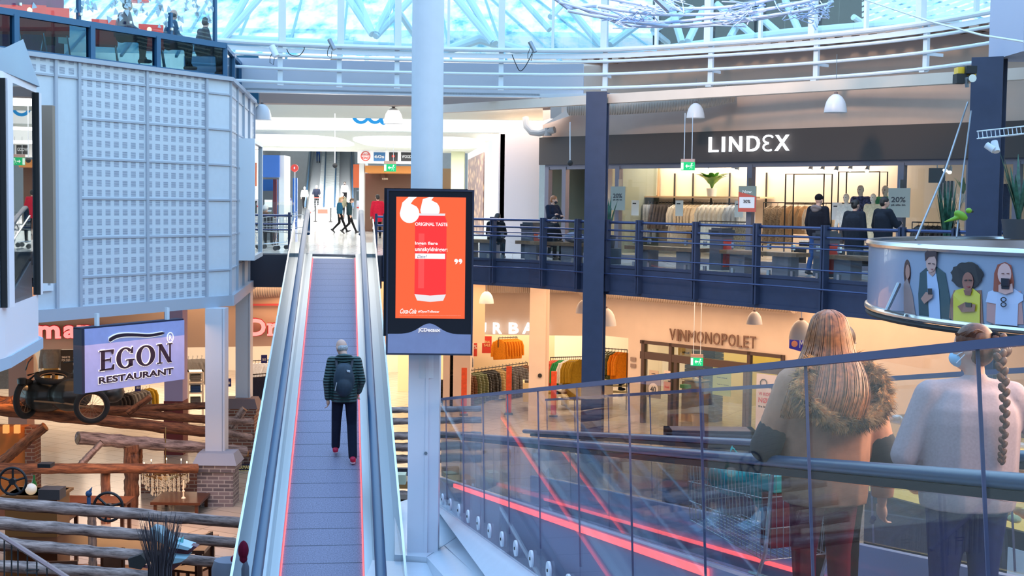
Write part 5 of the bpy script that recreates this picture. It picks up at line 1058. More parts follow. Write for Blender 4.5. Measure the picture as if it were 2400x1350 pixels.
S('trim_61', MB().box(at(1168, 400, 36.9).x, at(1264, 400, 36.9).x, 36.9, 37.4, 0, at(1200, 312, 36.9).z).box(at(1172, 400, 36.9).x, at(1172, 400, 36.9).x+.12, 36.9, 44, 0, 3.2), M('pink_white_wall', srgb(226, 208, 206), .8), label='pale wall end left of the fashion shop')
S('trim_62', MB().wall([at(1096, 400, 52).xy, at(1137, 400, 43).xy, at(1171, 400, 36.95).xy], 0, 3.2, .1), M('white_wall_gloss', (.8, .82, .84), .5), label='white side wall with posters')
pp = T('wall_poster', 'tall brown blurred poster with golden bokeh on the arcade side wall', 'poster', at(1117, 430, 47))
def bok(n, b):
    t = n.nodes.new('ShaderNodeTexCoord'); v = n.nodes.new('ShaderNodeTexVoronoi'); v.inputs['Scale'].default_value = 3; mp = n.nodes.new('ShaderNodeMapping'); mp.inputs['Scale'].default_value = (1, .5, 1.2); n.links.new(t.outputs['Object'], mp.inputs[0]); n.links.new(mp.outputs[0], v.inputs[0]); r = n.nodes.new('ShaderNodeValToRGB'); n.links.new(v.outputs['Distance'], r.inputs[0])
    c = r.color_ramp; c.elements[0].color = (.75, .45, .25, 1); c.elements[0].position = .12; c.elements[1].color = (.20, .09, .08, 1); c.elements[1].position = .5; n.links.new(r.outputs[0], b.inputs['Base Color'])
MB().wall([at(1098, 400, 51.4).xy, at(1135, 400, 43.3).xy], .3, 2.95, -.02).build('print', nodes('bokeh_print', bok), pp)
tag(MB().wall([at(1150, 400, 40.8).xy, at(1154, 400, 40.2).xy], 1.9, 2.6, -.02).build('notice_strip', M('notice_grey', (.15, .15, .17), .7)), 'narrow dark notice strip on the white side wall', 'notice')
S('trim_63', MB().box(at(1057, 400, 58).x, at(1088, 400, 58).x, 58, 58.8, 0, 3.5), M('pale_green_column', srgb(214, 222, 190), .7), label='pale green column in the arcade')
abox(1038, 395, 1056, 470, 64, 1, 'shelf_unit', M('shelf_brown', srgb(150, 110, 70), .7), bot=0).update_tag(); tag(bpy.data.objects['shelf_unit'], 'wooden shelf unit seen between the round column and the pale green one', 'shelf')
# food court sign board
sg = T('shop_name_board', 'white board with four round and square shop logos above the kiosks', 'sign board', at(900, 365, 58)); abox(838, 352, 968, 384, 58, .3, 'board', M('board_white', (.85, .86, .88), .6, emit=(1, 1, 1), es=.25), sg)
FX = frame(0, 58, 0, 0)
def fx(px, py): return onw(FX, px, py)
def ftext(s, x0p, x1p, y0p, y1p, mat, y=-.03, nm='lettering'): a = fx(x0p, y0p); b = fx(x1p, y1p); return text(nm, s, mat, sg, FX, a.x, b.z, b.x-a.x, a.z-b.z, y=y, th=.02, bold=.02)
LRED = M('logo_red', (.75, .06, .04), .5); c = fx(857, 366); MB(FX).tube([(c.x+math.cos(a)*.19, -.03, c.z+math.sin(a)*.19) for a in [i*math.pi/10 for i in range(20)]], .018, 6, closed=True).build('ring', LRED, sg)
ftext('BURGER', 849, 866, 360, 365, LRED); ftext('KING', 849, 866, 367, 373, LRED)
for px0, px1, cm, s in ((876, 903, M('logo_blue_sq', srgb(60, 120, 180), .5), '60s'), (912, 932, M('logo_dark_sq', srgb(50, 50, 56), .5), ''), (940, 966, M('logo_dark_sq', (0, 0, 0)), 'WOOD')):
    a = fx(px0, 357); b = fx(px1, 378); MB(FX).box(a.x, b.x, -.03, 0, b.z, a.z).build('logo_square', cm, sg)
    if s: ftext(s, px0+2, px1-2, 363, 371, WHITE2, y=-.05)
c = fx(922, 366); MB(FX).ell((c.x, -.04, c.z), (.07, .02, .06)).build('logo_mark', LRED, sg)
# kiosks
kb = T('food_kiosk', 'orange wood food kiosk under the logo board', 'kiosk', at(905, 420, 59)); OR_ = M('kiosk_orange', srgb(214, 140, 70), .6); 
abox(856, 388, 966, 406, 59, 2, 'canopy', OR_, kb); abox(856, 406, 966, 424, 61, .2, 'back_wall', M('kiosk_brown', srgb(110, 80, 66), .7), kb, 0); abox(893, 409, 903, 424, 60.8, .1, 'opening', M('kiosk_brown'), kb); abox(828, 385, 842, 440, 60, .5, 'side_shelf', M('kiosk_red', srgb(222, 110, 70), .6), kb); abox(842, 383, 853, 420, 59, .5, 'side_post', WHITE, kb, 0)
text('lettering', '0300', emis('sign_cream', (1, .8, .55), 1), kb, frame(0, 60.6, 0, 0), at(896, 420, 60.6).x, at(896, 421, 60.6).z, .25, .07)
pk2 = T('promotion_counter', 'counter with a pink banner left of the screen, person in red beside it', 'counter', at(900, 470, 62)); abox(864, 424, 926, 445, 62, .1, 'banner', M('banner_pink', srgb(232, 130, 196), .7), pk2); text('lettering', 'velkommen', WHITE2, pk2, frame(0, 61.98, 0, 0), at(870, 440, 62).x, at(870, 440, 62).z, .55, .12); abox(926, 424, 966, 445, 62, .1, 'flower_panel', M('flower_print', srgb(240, 200, 190), .7, noise_amt=.5, noise_scale=8), pk2); abox(836, 470, 905, 500, 63, 1, 'counter', M('counter_white', (.75, .78, .8), .5), pk2, 0); abox(836, 446, 968, 449, 62, .1, 'rail', STEEL, pk2); abox(836, 485, 905, 489, 62.9, .1, 'red_edge', LRED, pk2)
# exit signs
def exitsign(px, py0, py1, Y, wpx, label, roff, rz=0):
    a = at(px-wpx/2, py0, Y); b = at(px+wpx/2, py1, Y); t = T('exit_sign', label, 'exit sign', at(px, py1, Y), rz); W_ = b.x-a.x; H_ = a.z-b.z; Mx = wmat(t)
    MB(Mx).box(-W_/2, W_/2, -.03, .03, 0, H_*.72).build('panel', emis('exit_green', (.02, .62, .22), 1.1), t); MB(Mx).box(-W_/2, W_/2, -.035, .035, H_*.72, H_).build('housing', M('sign_housing', srgb(196, 160, 150), .5), t)
    m_ = MB(Mx); e1_ = emis('exit_white', (.8, 1, .85), 1.4); hh = H_*.72; y0_, y1_ = -.036, -.031
    m_.ext([(-.16*W_, hh*.5), (-.04*W_, hh*.75), (-.04*W_, hh*.57), (.13*W_, hh*.57), (.13*W_, hh*.43), (-.04*W_, hh*.43), (-.04*W_, hh*.25)], y0_, y1_, 'y'); m_.box(-.48*W_, -.3*W_, y0_, y1_, .08*hh, .92*hh); m_.build('arrow_and_door', e1_, t)
    r_ = MB(Mx); r_.ell((.30*W_, -.034, hh*.8), (hh*.09, .004, hh*.09), 8, 6); 
    for P in ([(.28, .7), (.24, .42)], [(.24, .42), (.33, .3), (.30, .12)], [(.24, .42), (.19, .28), (.12, .2)], [(.28, .66), (.36, .52), (.42, .58)], [(.28, .66), (.2, .6), (.17, .46)]): r_.tube([(x*W_, -.034, z*hh) for x, z in P], hh*.05, 5, flat=.3)
    r_.build('running_figure', e1_, t)
    for s in (-1, 1): MB(Mx).tube([(s*W_*.28, 0, H_), (s*W_*.28, 0, H_+roff)], .009, 5).build('hanger', WHITE2, t)
exitsign(914, 377, 402, 50, 28, 'green exit sign in the arcade left of the round column', 1.3); exitsign(1612, 372, 399, 30, 32, 'green exit sign hanging before the potted plant shop window', 1.0, -.3); exitsign(1633, 830, 857, 33.8, 28, 'green exit sign at the wine shop entrance, lower level', 1.7, -.2)
def rod(px, py0, py1, Y, label): t = T('ceiling_rod', label, 'rod', at(px, py1, Y)); MB().tube([at(px, py0, Y), at(px, py1, Y)], .014, 6).build('rod', WHITE2, t); MB().ell(at(px, py1, Y), (.07, .07, .07)).build('sensor', BLACKM, t)
rod(785, 266, 388, 38, 'white rod with sensor hanging over the ramp head'); rod(1336, 286, 382, 33, 'white rod with small sensor left of the navy column')
# far ramps
Rf = []
for pxa, pxb, lbl in ((737, 748, 'far moving ramp on the left, couple with a trolley coming down'), (806, 806, 'far moving ramp on the right, two people going up')):
    b = at(pxa, 500, 95); b.z = 0; tp = at(pxb, 350, 124); fr_ = ramp_frame(Vector((tp.x, tp.y, tp.z)), b.x-tp.x, b.y-tp.y, tp.z/math.hypot(b.x-tp.x, b.y-tp.y)); L_ = (Vector((tp.x, tp.y, tp.z))-b).length; Rf.append((fr_, L_))
    ramp(lbl, fr_, L_, led=False, simple=False, group=None, belt=M('far_belt', (.55, .58, .62), .5))
b = at(768, 505, 94); tp = at(776, 350, 122); L_ = (Vector((tp.x, tp.y, tp.z))-Vector((b.x, b.y, 0))).length; fr_ = ramp_frame(Vector(tp), b.x-tp.x, b.y-tp.y, tp.z/math.hypot(b.x-tp.x, b.y-tp.y))
st_ = MB(fr_)
for i in range(60): st_.box(-.75, .75, L_*i/60, L_*(i+1)/60-.12, .0, .03+.06)
tag(st_.build('staircase', M('stair_white', (.62, .66, .68), .5)), 'white staircase between the two far moving ramps', 'staircase')
tt = T('stand_sign', 'white stand with a red notice at the foot of the far staircase', 'sign', at(757, 517, 88)); a = at(745, 490, 88); b = at(768, 516, 88); MB().box(a.x, b.x, 88, 88.1, 0, a.z).build('board', M('card_white', (0, 0, 0)), tt); MB().box(a.x, b.x, 87.95, 88, a.z-.28, a.z).build('red_notice', LRED, tt)
for px in (739, 775): a = at(px, 519, 86); tag(MB().tube([(a.x, 86, 0), (a.x, 86, .9)], .05, 8).lathe([(.12, 0), (.12, .06)], (a.x, 86, 0)).build('barrier_post', BLACKM), 'dark low barrier post at the foot of the far ramps', 'post', 'barrier posts at the far ramps')
def fperson(label, px, pyfeet, Y, h, **k): p = at(px, pyfeet, Y); return person(label, p, k.pop('rz', 0), h, vox=.022, **k)
walk1 = dict(knL=(-.10, .16, .52), anL=(-.10, .34, .10), knR=(.10, .02, .5), anR=(.10, -.32, .16), hea=(0, .06, 1.62), nec=(0, .03, 1.47))
p_ = at(796, 542, 58); k_ = person('child in a blue sweater striding across the arcade floor', (p_.x, 58, 0), -1.75, 1.50, pose=walk1, top=C_TEAL, legs=C_BLACK, hair=HAIRBL, coat=.02, vox=.018)
p_ = at(818, 543, 56.5); person('boy in a dark hooded jacket walking beside the child in blue', (p_.x, 56.5, 0), -1.5, 1.50, pose=walk1, top=cloth('dark_petrol_jacket', 24, 48, 56), legs=C_BLACK, hair=HAIRB, coat=.05, hood=C_BLACK, vox=.018, look=(0, -.5))
f1, l1 = Rf[0]; f2, l2 = Rf[1]
q = f1 @ Vector((-.1, l1-3.5, 0)); cart_at = f1 @ Vector((-.1, l1-2.6, 0)); person('person in a dark jacket pushing a trolley down the far ramp', q, math.pi, 1.75, top=C_NAVY, legs=C_BLACK, hair=HAIRG, vox=.024, mask=WHITE2, pose=dict(elL=(-.25, .1, 1.15), wrL=(-.2, .38, 1.05), elR=(.25, .1, 1.15), wrR=(.2, .38, 1.05)))
person('person in a white jacket and black trousers beside the far trolley', f1 @ Vector((.75, l1-3.4, 0)), math.pi, 1.65, top=C_WHITE, legs=C_BLACK, hair=HAIRG, vox=.024, mask=WHITE2)
person('person in a grey green parka seen from behind at the far right ramp', f2 @ Vector((.1, l2-.6, 0)), 0, 1.75, top=C_OLIVE, legs=C_BLACK, hair=HAIRG, coat=.2, puff=True, vox=.024, hood=C_BROWN); person('person in a white top with a dark mask on the far right ramp', f2 @ Vector((-.05, l2-5.2, 0)), math.pi, 1.7, top=C_WHITE, legs=C_BLACK, hair=HAIRD, mask=C_MASK, vox=.024)
person('person in blue jeans high up on the far left ramp, cut by the ceiling', f1 @ Vector((0, 7, 0)), math.pi, 1.75, top=C_TEAL, legs=C_JEAN, hair=HAIRD, vox=.03)
p_ = at(885, 545, 50); person('person in a long red vest standing at the counter left of the screen', (at(885, 500, 50).x, 50, 0), .3, 1.6, top=C_RED, legs=C_BLACK, hair=HAIRD, coat=.3, vox=.02)
# left side of the arcade
tt = T('ticket_machine', 'grey cash machine with a white screen and blue surround at the left of the arcade', 'cash machine', at(628, 530, 46)); abox(614, 447, 642, 503, 46, .6, 'body', M('atm_grey', srgb(90, 94, 98), .4), tt, 0); abox(620, 468, 638, 486, 45.98, .02, 'screen', emis('atm_screen', (.9, 1, 1), 1), tt); abox(612, 420, 650, 535, 46.7, .2, 'blue_surround', M('atm_blue', srgb(20, 80, 150), .5), tt, 0); abox(620, 492, 636, 496, 45.97, .03, 'slot', WHITE2, tt)
tt = T('blue_display_box', 'large blue gradient display box under the ceiling at the left', 'display box', at(630, 390, 44)); abox(604, 363, 654, 415, 44, 1.2, 'front', M('display_blue', srgb(46, 84, 150), .4, emit=(.03, .12, .4), es=.5), tt); abox(654, 364, 666, 415, 44.2, 1.2, 'side', WHITE, tt, 0)
tt = T('parking_machine', 'slim blue and white ticket machine with rounded top', 'ticket machine', at(673, 520, 50)); abox(665, 470, 680, 522, 50, .4, 'body', M('machine_white', srgb(170, 186, 210), .5), tt, 0); a = at(672.5, 470, 50.2); MB().tube([(a.x, 49.95, a.z), (a.x, 50.45, a.z)], .14, 16).build('head', M('machine_blue', srgb(60, 70, 150), .5), tt)
tt = T('round_sign', 'round red sign with a white drop on the left wall of the arcade', 'sign', at(691, 394, 62)); a = at(691, 394, 62); MB().tube([(a.x, 61.9, a.z), (a.x, 62, a.z)], .17, 18).build('disc', LRED, tt); MB().ell((a.x, 61.88, a.z), (.03, .01, .06)).build('drop', WHITE2, tt); MB().tube([(a.x, 62.05, 0), (a.x, 62.05, a.z)], .02, 6).build('post', WHITE2, tt)
tag(abox(640, 420, 648, 470, 45.5, .1, 'banner', M('banner_maroon', srgb(120, 50, 60), .6), bot=0), 'narrow dark red banner beside the cash machine', 'banner'); tag(abox(603, 420, 614, 530, 47.5, .3, 'magazine_rack', M('magazine', srgb(190, 150, 100), .7, noise_amt=.8, noise_scale=5), bot=0), 'colourful magazine rack left of the cash machine', 'rack')
tag(abox(686, 417, 696, 512, 64, .2, 'blue_banner', M('atm_blue', (0, 0, 0)), bot=0), 'slim blue banner at the foot of the far left ramp', 'banner')
# wheelchair user and shopping trolleys
WIRE = M('trolley_wire', (.5, .52, .55), .3, .8)
wp = at(622, 560, 38.5); wx_ = wp.x
person('person with light hair in an olive coat sitting in a wheelchair, seen from behind', (wx_, 38.4, .08), -.1, 1.55, pose=sitpose(), top=C_OLIVE, legs=C_BLACK, hair=HAIRW, puff=True, hood=C_BROWN, girth=1.2, vox=.016)
wc = T('wheelchair', 'black wheelchair with the olive coat person in it', 'wheelchair', (wx_, 38.2, 0)); 
for s in (-1, 1):
    c_ = Vector((wx_+s*.33, 38.4, .3)); MB().tube([c_+Vector((0, math.cos(a)*.3, math.sin(a)*.3)) for a in [i*math.pi/12 for i in range(24)]], .018, 6, closed=True).build('wheel', BLACKM, wc)
    for i in range(8): a = i*math.pi/4; MB().tube([c_, c_+Vector((0, math.cos(a)*.29, math.sin(a)*.29))], .004, 4).build('spoke', STEEL, wc)
    MB().tube([(wx_+s*.26, 38.15, .08), (wx_+s*.26, 38.12, 1.0), (wx_+s*.26, 38.0, 1.02)], .014, 6).build('frame_tube', BLACKM, wc)
MB().box(wx_-.25, wx_+.25, 38.14, 38.2, .45, .95).build('backrest', C_BLACK, wc); MB().box(wx_-.25, wx_+.25, 38.2, 38.65, .43, .48).build('seat', C_BLACK, wc)
def trolley(label, loc, rz, s=1.0, handle=None, nw=9, group=None, wm=None):
    t = T('shopping_trolley', label, 'trolley', loc, rz, group); Mx = wmat(t) @ Matrix.Scale(s, 4); W1, W0, Lb, z0, z1 = .25, .21, .8, .45, .98; wm = wm or WIRE
    def P(u, v, w_): # u along length 0..1, v -1..1, w 0..1
        return Vector((v*(W0+(W1-W0)*w_)*(1-.12*u), -.4+Lb*u, z0+(z1-z0)*w_-(.12*u*w_)+.05*u*(1-w_)))
    m = MB(Mx)
    for w_ in (0, .33, .66, 1): m.tube([P(0, -1, w_), P(1, -1, w_), P(1, 1, w_), P(0, 1, w_)], .0045 if w_ < 1 else .008, 5, closed=True)
    for i in range(nw*2):
        u = i/(nw*2-1)
        for v in (-1, 1): m.tube([P(u, v, 0), P(u, v, 1)], .003, 4)
    for i in range(nw):
        v = -1+2*i/(nw-1)
        for u in (0, 1): m.tube([P(u, v, 0), P(u, v, 1)], .003, 4)
        m.tube([P(0, v, 0), P(1, v, 0)], .003, 4)
    m.build('basket', wm, t)
    c = MB(Mx)
    for v in (-1, 1): c.tube([(v*.24, .38, .14), (v*.23, -.3, .2), (v*.22, -.42, .5), (v*.24, -.5, 1.02)], .012, 6)
    c.build('chassis', STEEL, t); MB(Mx).tube([(-.26, -.5, 1.03), (.26, -.5, 1.03)], .02, 8).build('handle', handle or LRED, t)
    for x in (-.2, .2):
        for y in (-.3, .36): MB(Mx).tube([(x-.015, y, .07), (x+.015, y, .07)], .065, 12).build('wheel', BLACKM, t)
    return t
trolley('trolley pushed down the far left ramp by the person in a dark jacket', cart_at, math.pi, 1.0, nw=5)
trolley('parked trolley with a red handle left of the ramp head', (at(680, 560, 36.5).x, 36.5, 0), 1.57, nw=5); trolley('trolley with blue base beside the wheelchair', (at(648, 560, 37.5).x, 37.5, 0), 1.57, nw=5, handle=M('atm_blue', (0, 0, 0)))
# ---------------- lower level shops ----------------
UB = T('shop_sign', 'white shop name partly hidden by the cream column, lower level', 'shop sign', (-1, 39.7, -2.4)); a = onw(UF, 1115, 782, -.1); LETU = emis('letter_white', (1, .97, .93), 1.6)
for ch, p0_, p1_ in (('U', 1115, 1140), ('R', 1155, 1177), ('B', 1192, 1216), ('A', 1224, 1252), ('N', 1258, 1280)):
    q0_ = onw(UF, p0_, 782, -.1); q1_ = onw(UF, p1_, 756, -.1); text('letter', ch, LETU, UB, UF, q0_.x, q0_.z, q1_.x-q0_.x, q1_.z-q0_.z, y=-.1, th=.05, bold=.03)
cc = at(1262, 800, 38.6); tcx = T('column', 'cream column in front of the clothes shop on the lower level', 'column', (cc.x, 38.6, -4.8)); MB().box(cc.x-.26, cc.x+.2, 38.4, 38.8, -4.8, -.56).box(cc.x+.2, cc.x+.3, 38.5, 38.8, -4.8, -.56).build('shaft', CREAM, tcx); MB().tube([(cc.x+.05, 38.39, at(1262, 880, 38.4).z), (cc.x+.05, 38.36, at(1262, 880, 38.4).z)], .06, 10).build('socket', BLACKM, tcx)
# security gates
for i, (px, y0_, y1_, Y) in enumerate(((1087, 862, 968, 39.2), (1192, 858, 953, 39.5), (1297, 870, 968, 39.2))):
    a = at(px, y1_, Y); b = at(px, y0_, Y); t = T('security_gate', 'orange security gate, %s of the three before the clothes shop' % ('leftmost', 'middle one', 'rightmost')[i], 'security gate', (a.x, Y, -4.8), 0, 'orange security gates'); MB().box(a.x-.08, a.x+.08, Y-.03, Y+.03, -4.8, b.z).build('panel', M('gate_orange', srgb(224, 84, 40), .5, noise_amt=.15, noise_scale=14), t); MB().box(a.x-.12, a.x+.12, Y-.1, Y+.1, -4.8, -4.74).build('foot', STEELD, t)
def colr(nm, r, g, b): return quilt(nm, srgb(r, g, b), 9)
J_K = colr('jacket_black', 40, 38, 38); J_G = colr('jacket_olive', 106, 116, 74); J_B = colr('jacket_brown', 112, 70, 44); J_C = colr('jacket_camel', 196, 168, 110); J_O = cloth('jacket_orange', 222, 132, 28); J_GR = cloth('jacket_green', 44, 140, 80); J_R = cloth('jacket_coral', 206, 96, 76); J_Y = cloth('jacket_mustard', 168, 136, 40); J_GY = colr('jacket_grey', 96, 92, 92)
A_ = at(1048, 876, 40.2); B__ = at(1236, 850, 43.5); rail('long low rail of padded jackets in the clothes shop', A_, B__, 1.0)
fill(A_, B__, [('puffer', J_K, 4, 'black padded jacket at the front of the rail'), ('puffer', J_B, 2, 'brown padded jacket on the rail'), ('puffer', J_G, 3, 'olive padded jacket on the rail'), ('jacket', J_K, 4, 'black jacket on the rail'), ('jacket', J_C, 2, 'camel coloured jacket on the rail'), ('puffer', J_GY, 6, 'dark grey padded jacket on the rail'), ('puffer', J_B, 2, 'rust brown padded jacket near the rail end')], 'lower jacket rail', .55, (1.15, 1.0, 1.4))
A2 = at(1168, 792, 42.5); B2 = at(1212, 790, 43.4); fill(A2, B2, [('jacket', J_O, 7, 'orange jacket hung high on the wall')], 'orange jackets', .3, .95); rail('high rail carrying the orange jackets', A2, B2, .3)
fill(at(1056, 826, 41), at(1096, 826, 42), [('shirt', cloth('plaid_shirt', 120, 128, 140, 45, .7), 6, 'plaid shirt above the jacket rail')], 'plaid shirts', .3, .75)
fill(at(1294, 840, 42.5), at(1362, 838, 41.5), [('jacket', J_R, 4, 'coral jacket on the colourful rail'), ('jacket', J_GR, 3, 'green jacket on the colourful rail'), ('jacket', G_W, 2, 'white jacket on the colourful rail'), ('coat', J_Y, 5, 'mustard coat on the colourful rail')], 'colourful rail', .4, 1.25); rail('rail of coral, green and mustard coats', at(1290, 838, 42.5), at(1366, 836, 41.5), 1.6)
fill(at(1416, 818, 41.5), at(1468, 822, 40.4), [('puffer', J_G, 4, 'yellow-green padded jacket right of the navy column'), ('jacket', J_O, 3, 'orange jacket right of the navy column')], 'green rail', .4, 1.2); rail('rail of green padded jackets right of the navy column', at(1412, 816, 41.6), at(1470, 820, 40.4), 1.8)
def poster(label, px0, py0, px1, py1, Y, col, txts=(), nm='wall_poster', cat='poster', em=0, rz=0):
    a = at(px0, py0, Y); b = at(px1, py1, Y); fr_ = frame(a.x, Y, 0, rz); t = T(nm, label, cat, (a.x, Y, b.z)); W_ = (b.x-a.x)/math.cos(rz); H_ = a.z-b.z; key = 'paper_%d_%d_%d' % col
    MB(fr_).box(0, W_, 0, .02, b.z, a.z).build('sheet', M(key, srgb(*col), .6, emit=srgb(*col) if em else None, es=em), t)
    for s, u0, u1, v0, v1, c_ in txts: text('lettering', s, c_, t, fr_, W_*u0, b.z+H_*v0, W_*(u1-u0), H_*(v1-v0), y=-.002, th=.008, bold=.01)
    return t
LW = M('print_white', (.85, .8, .72), .6); LY = M('print_yellow', (.85, .6, .25), .6); LRD = M('print_red', (.6, .1, .12), .6)
poster('red poster reading minus seventy percent', 1098, 786, 1118, 835, 43.5, (206, 62, 46), [('-70%', .05, .95, .35, .55, LW)]); poster('red poster reading final sale', 1130, 788, 1152, 828, 43.5, (206, 62, 46), [('FINAL', .2, .85, .6, .74, LY), ('SALE', .2, .85, .4, .54, LY)])
S('trim_70', MB().box(-1.7, -1.2, 39.9, 45, -4.8, -2.5).box(-1.8, -1.0, 46, 46.2, -4.8, -1.5), CREAM, label='pale pier at the left of the clothes shop'); S('trim_71', MB().box(at(1150, 800, 44).x-3, at(1300, 800, 44).x, 44, 44.1, -4.8, -1.3), M('lit_back_panel', srgb(250, 232, 190), .8), label='bright back panel of the clothes shop')
pl_ = abox(1226, 898, 1246, 942, 40.3, .8, 'plinth', M('pale_plywood', srgb(230, 212, 160), .6)); tag(pl_, 'pale plywood plinth at the end of the jacket rail', 'plinth'); tag(abox(1230, 892, 1244, 898, 40.4, .4, 'folded_clothes', C_GREY), 'dark folded clothes on the pale plywood plinth', 'folded clothes')
a = at(1284, 934, 40.4); b = at(1338, 890, 40.4); fr_ = frame(a.x, 40.4, 0, .35); ar = T('arched_bench', 'pale plywood display bench with a rounded opening', 'display bench', (a.x, 40.4, -4.8)); W_ = b.x-a.x; H_ = b.z-a.z
MB(fr_).box(0, W_*.4, 0, .5, -4.8, -4.8+H_*.8).ext([(W_*.4, -4.8+H_*.1), (W_*.4, -4.8+H_*.8), (W_*.9, -4.8+H_*.8), (W_, -4.8+H_*.65), (W_, -4.8+H_*.1), (W_*.93, -4.8+H_*.1), (W_*.93, -4.8+H_*.55), (W_*.86, -4.8+H_*.68), (W_*.5, -4.8+H_*.68), (W_*.47, -4.8+H_*.1)], 0, .5, 'y').build('body', M('pale_plywood', (0, 0, 0)), ar); 
for i, u in enumerate((.15, .5, .8)): tag(MB(fr_).box(W_*u-.12, W_*u+.12, .1, .4, -4.8+H_*.8+.002, -4.8+H_*.8+.07).build('folded_clothes', (J_Y, C_BLACK, C_BROWN)[i]), ('yellow folded jumper on the left of', 'black folded trousers on the middle of', 'brown folded jumper on the right of')[i]+' the arched plywood bench', 'folded clothes')
tag(abox(1414, 905, 1436, 955, 41.2, 1.0, 'display_plinth', M('plinth_cream', srgb(236, 218, 196), .6)), 'cream display plinth with shoes right of the navy column', 'plinth')
for i, (px, py) in enumerate(((1424, 903), (1428, 903), (1455, 880), (1456, 898), (1457, 912))): p = at(px, py, 41.4); m_ = MB(); m_.ell(p, (.12, .07, .05)); m_.ell(p+Vector((-.05, 0, .07)), (.06, .06, .1)); tag(m_.build('ankle_boot', C_BLACK), 'small black boot displayed right of the navy column', 'boot', 'black boots on display')
for i in range(3): p = at(1455, 888+i*15, 41.5); tag(MB().box(p.x-.35, p.x+.4, 41.3, 41.8, p.z-.02, p.z).build('shoe_shelf', M('pale_plywood')), 'thin shelf under the black boots', 'shelf', 'boot shelves')
# ---- wine shop ----
DBR = M('bronze_frame', srgb(82, 62, 54), .5); X0, X1 = x0v, x1v = vx(1503, 800), vx(1836, 832); ztop = vz(1505, 797)
hz = lambda px, py: onw(VF, px, py).z
zt1, zt2 = hz(1505, 823), hz(1505, 840); zbot = -4.8
dfm = MB(); dfm.box(X0, X1, -.06, .06, ztop-.09, ztop).box(X0, X1, -.05, .05, zt2, zt1); 
for px in (1509, 1573, 1586, 1757, 1749, 1836): x = vx(px, 860); dfm.box(x-.05, x+.05, -.06, .06, zbot, ztop if px not in (1586, 1749) else zt2)
SF('door_1', dfm, DBR, VF, label='bronze framed glass entrance of the wine shop'); SF('window_71', MB(None).box(X0, X1, -.005, .005, zbot, ztop), GLS, VF)
VS = T('shop_sign', 'raised brown shop name on the cream wall above the wine shop', 'shop sign', VF @ Vector((vx(1567), -.1, -2.2))); a = onw(VF, 1568, 797, -.1); b = onw(VF, 1768, 805, -.1); VL = M('letter_bronze', srgb(128, 98, 84), .5)
zA = onw(VF, 1568, 797, -.1).z; zB = onw(VF, 1568, 770, -.1).z; xs = onw(VF, 1567, 780, -.1).x; xe = onw(VF, 1770, 790, -.1).x; Wv = xe-xs; x = xs; wds = dict(V=1.05, I=.35, N=1.1, M=1.3, O=1.15, P=.9, L=.8, E=.82, T=.9); s_ = 'VINMONOPOLET'; tot = sum(wds[c] for c in s_); gap = .16*Wv/12
for c in s_:
    w_ = (Wv-gap*11)*wds[c]/tot; text('letter', c, VL, VS, VF, x, zA, w_*.92, zB-zA, y=-.04, th=.035, bold=.0); x += w_+gap
def vbox(px0, py0, px1, py1, off, dep, name, mat, parent=None, bot=None): a = onw(VF, px0, py0, off); b = onw(VF, px1, py1, off); return MB(VF).box(a.x, b.x, off, off+dep, b.z if bot is None else bot, a.z).build(name, mat, parent)
BOXB = M('black_crate', (.02, .02, .022), .5); ct = 0
for px, py, off, n, lb in ((1660, 905, 1.6, 14, 'tall stack of flat black crates beside the yellow poster'), (1618, 880, 2.8, 8, 'stack of black crates behind the green exit sign')):
    a = onw(VF, px, py, off); 
    for i in range(n+8): z = -4.8+.115*i; tag(MB(VF).box(a.x-.22, a.x+.22, off, off+.4, z+.004, z+.105).build('black_crate', BOXB), 'flat black crate in the '+lb, 'crate', lb)
ctr = T('shop_counter', 'pale counter with hand sanitiser inside the wine shop', 'counter', VF @ Vector((vx(1620), 1.2, -4.8))); vbox(1598, 893, 1640, 960, 1.2, .5, 'body', M('counter_wood', srgb(150, 116, 70), .6), ctr, -4.8); vbox(1596, 889, 1642, 893, 1.15, .6, 'worktop', M('counter_top', srgb(220, 200, 160), .5), ctr)
q = onw(VF, 1623, 885, 1.3); MB(VF).tube([(q.x, 1.35, q.z-.06), (q.x, 1.35, q.z+.1)], .035, 8).build('bottle', WHITE2, None); bo = bpy.data.objects['bottle']; tag(bo, 'white pump bottle standing on the wine shop counter', 'bottle')
q = onw(VF, 1634, 882, 1.3); tag(MB(VF).ell((q.x, 1.4, q.z), (.12, .08, .06)).build('pink_bag', M('pink_plastic', srgb(230, 120, 120), .5)), 'pink plastic bundle beside the white pump bottle', 'bag'); q = onw(VF, 1605, 905, .9); tag(MB(VF).box(q.x-.1, q.x+.15, .8, 1.0, q.z-.05, q.z+.05).build('green_box', M('green_box', srgb(60, 150, 50), .5)), 'green box at the front of the wine shop counter', 'box')
def vposter(label, px0, py0, px1, py1, off, col, txts=(), cat='poster', nm='shop_poster', em=0):
    a = onw(VF, px0, py0, off); b = onw(VF, px1, py1, off); t = T(nm, label, cat, VF @ Vector((a.x, off, b.z))); MB(VF).box(a.x, b.x, off-.01, off+.01, b.z, a.z).build('sheet', M('vp_%d_%d_%d' % col, srgb(*col), .6, emit=srgb(*col) if em else None, es=em), t); W_ = b.x-a.x; H_ = a.z-b.z
    for s, u0, u1, v0, v1, c_ in txts: text('lettering', s, c_, t, VF, a.x+W_*u0, b.z+H_*v0, W_*(u1-u0), H_*(v1-v0), y=off-.012, th=.006, bold=.01)
    return t
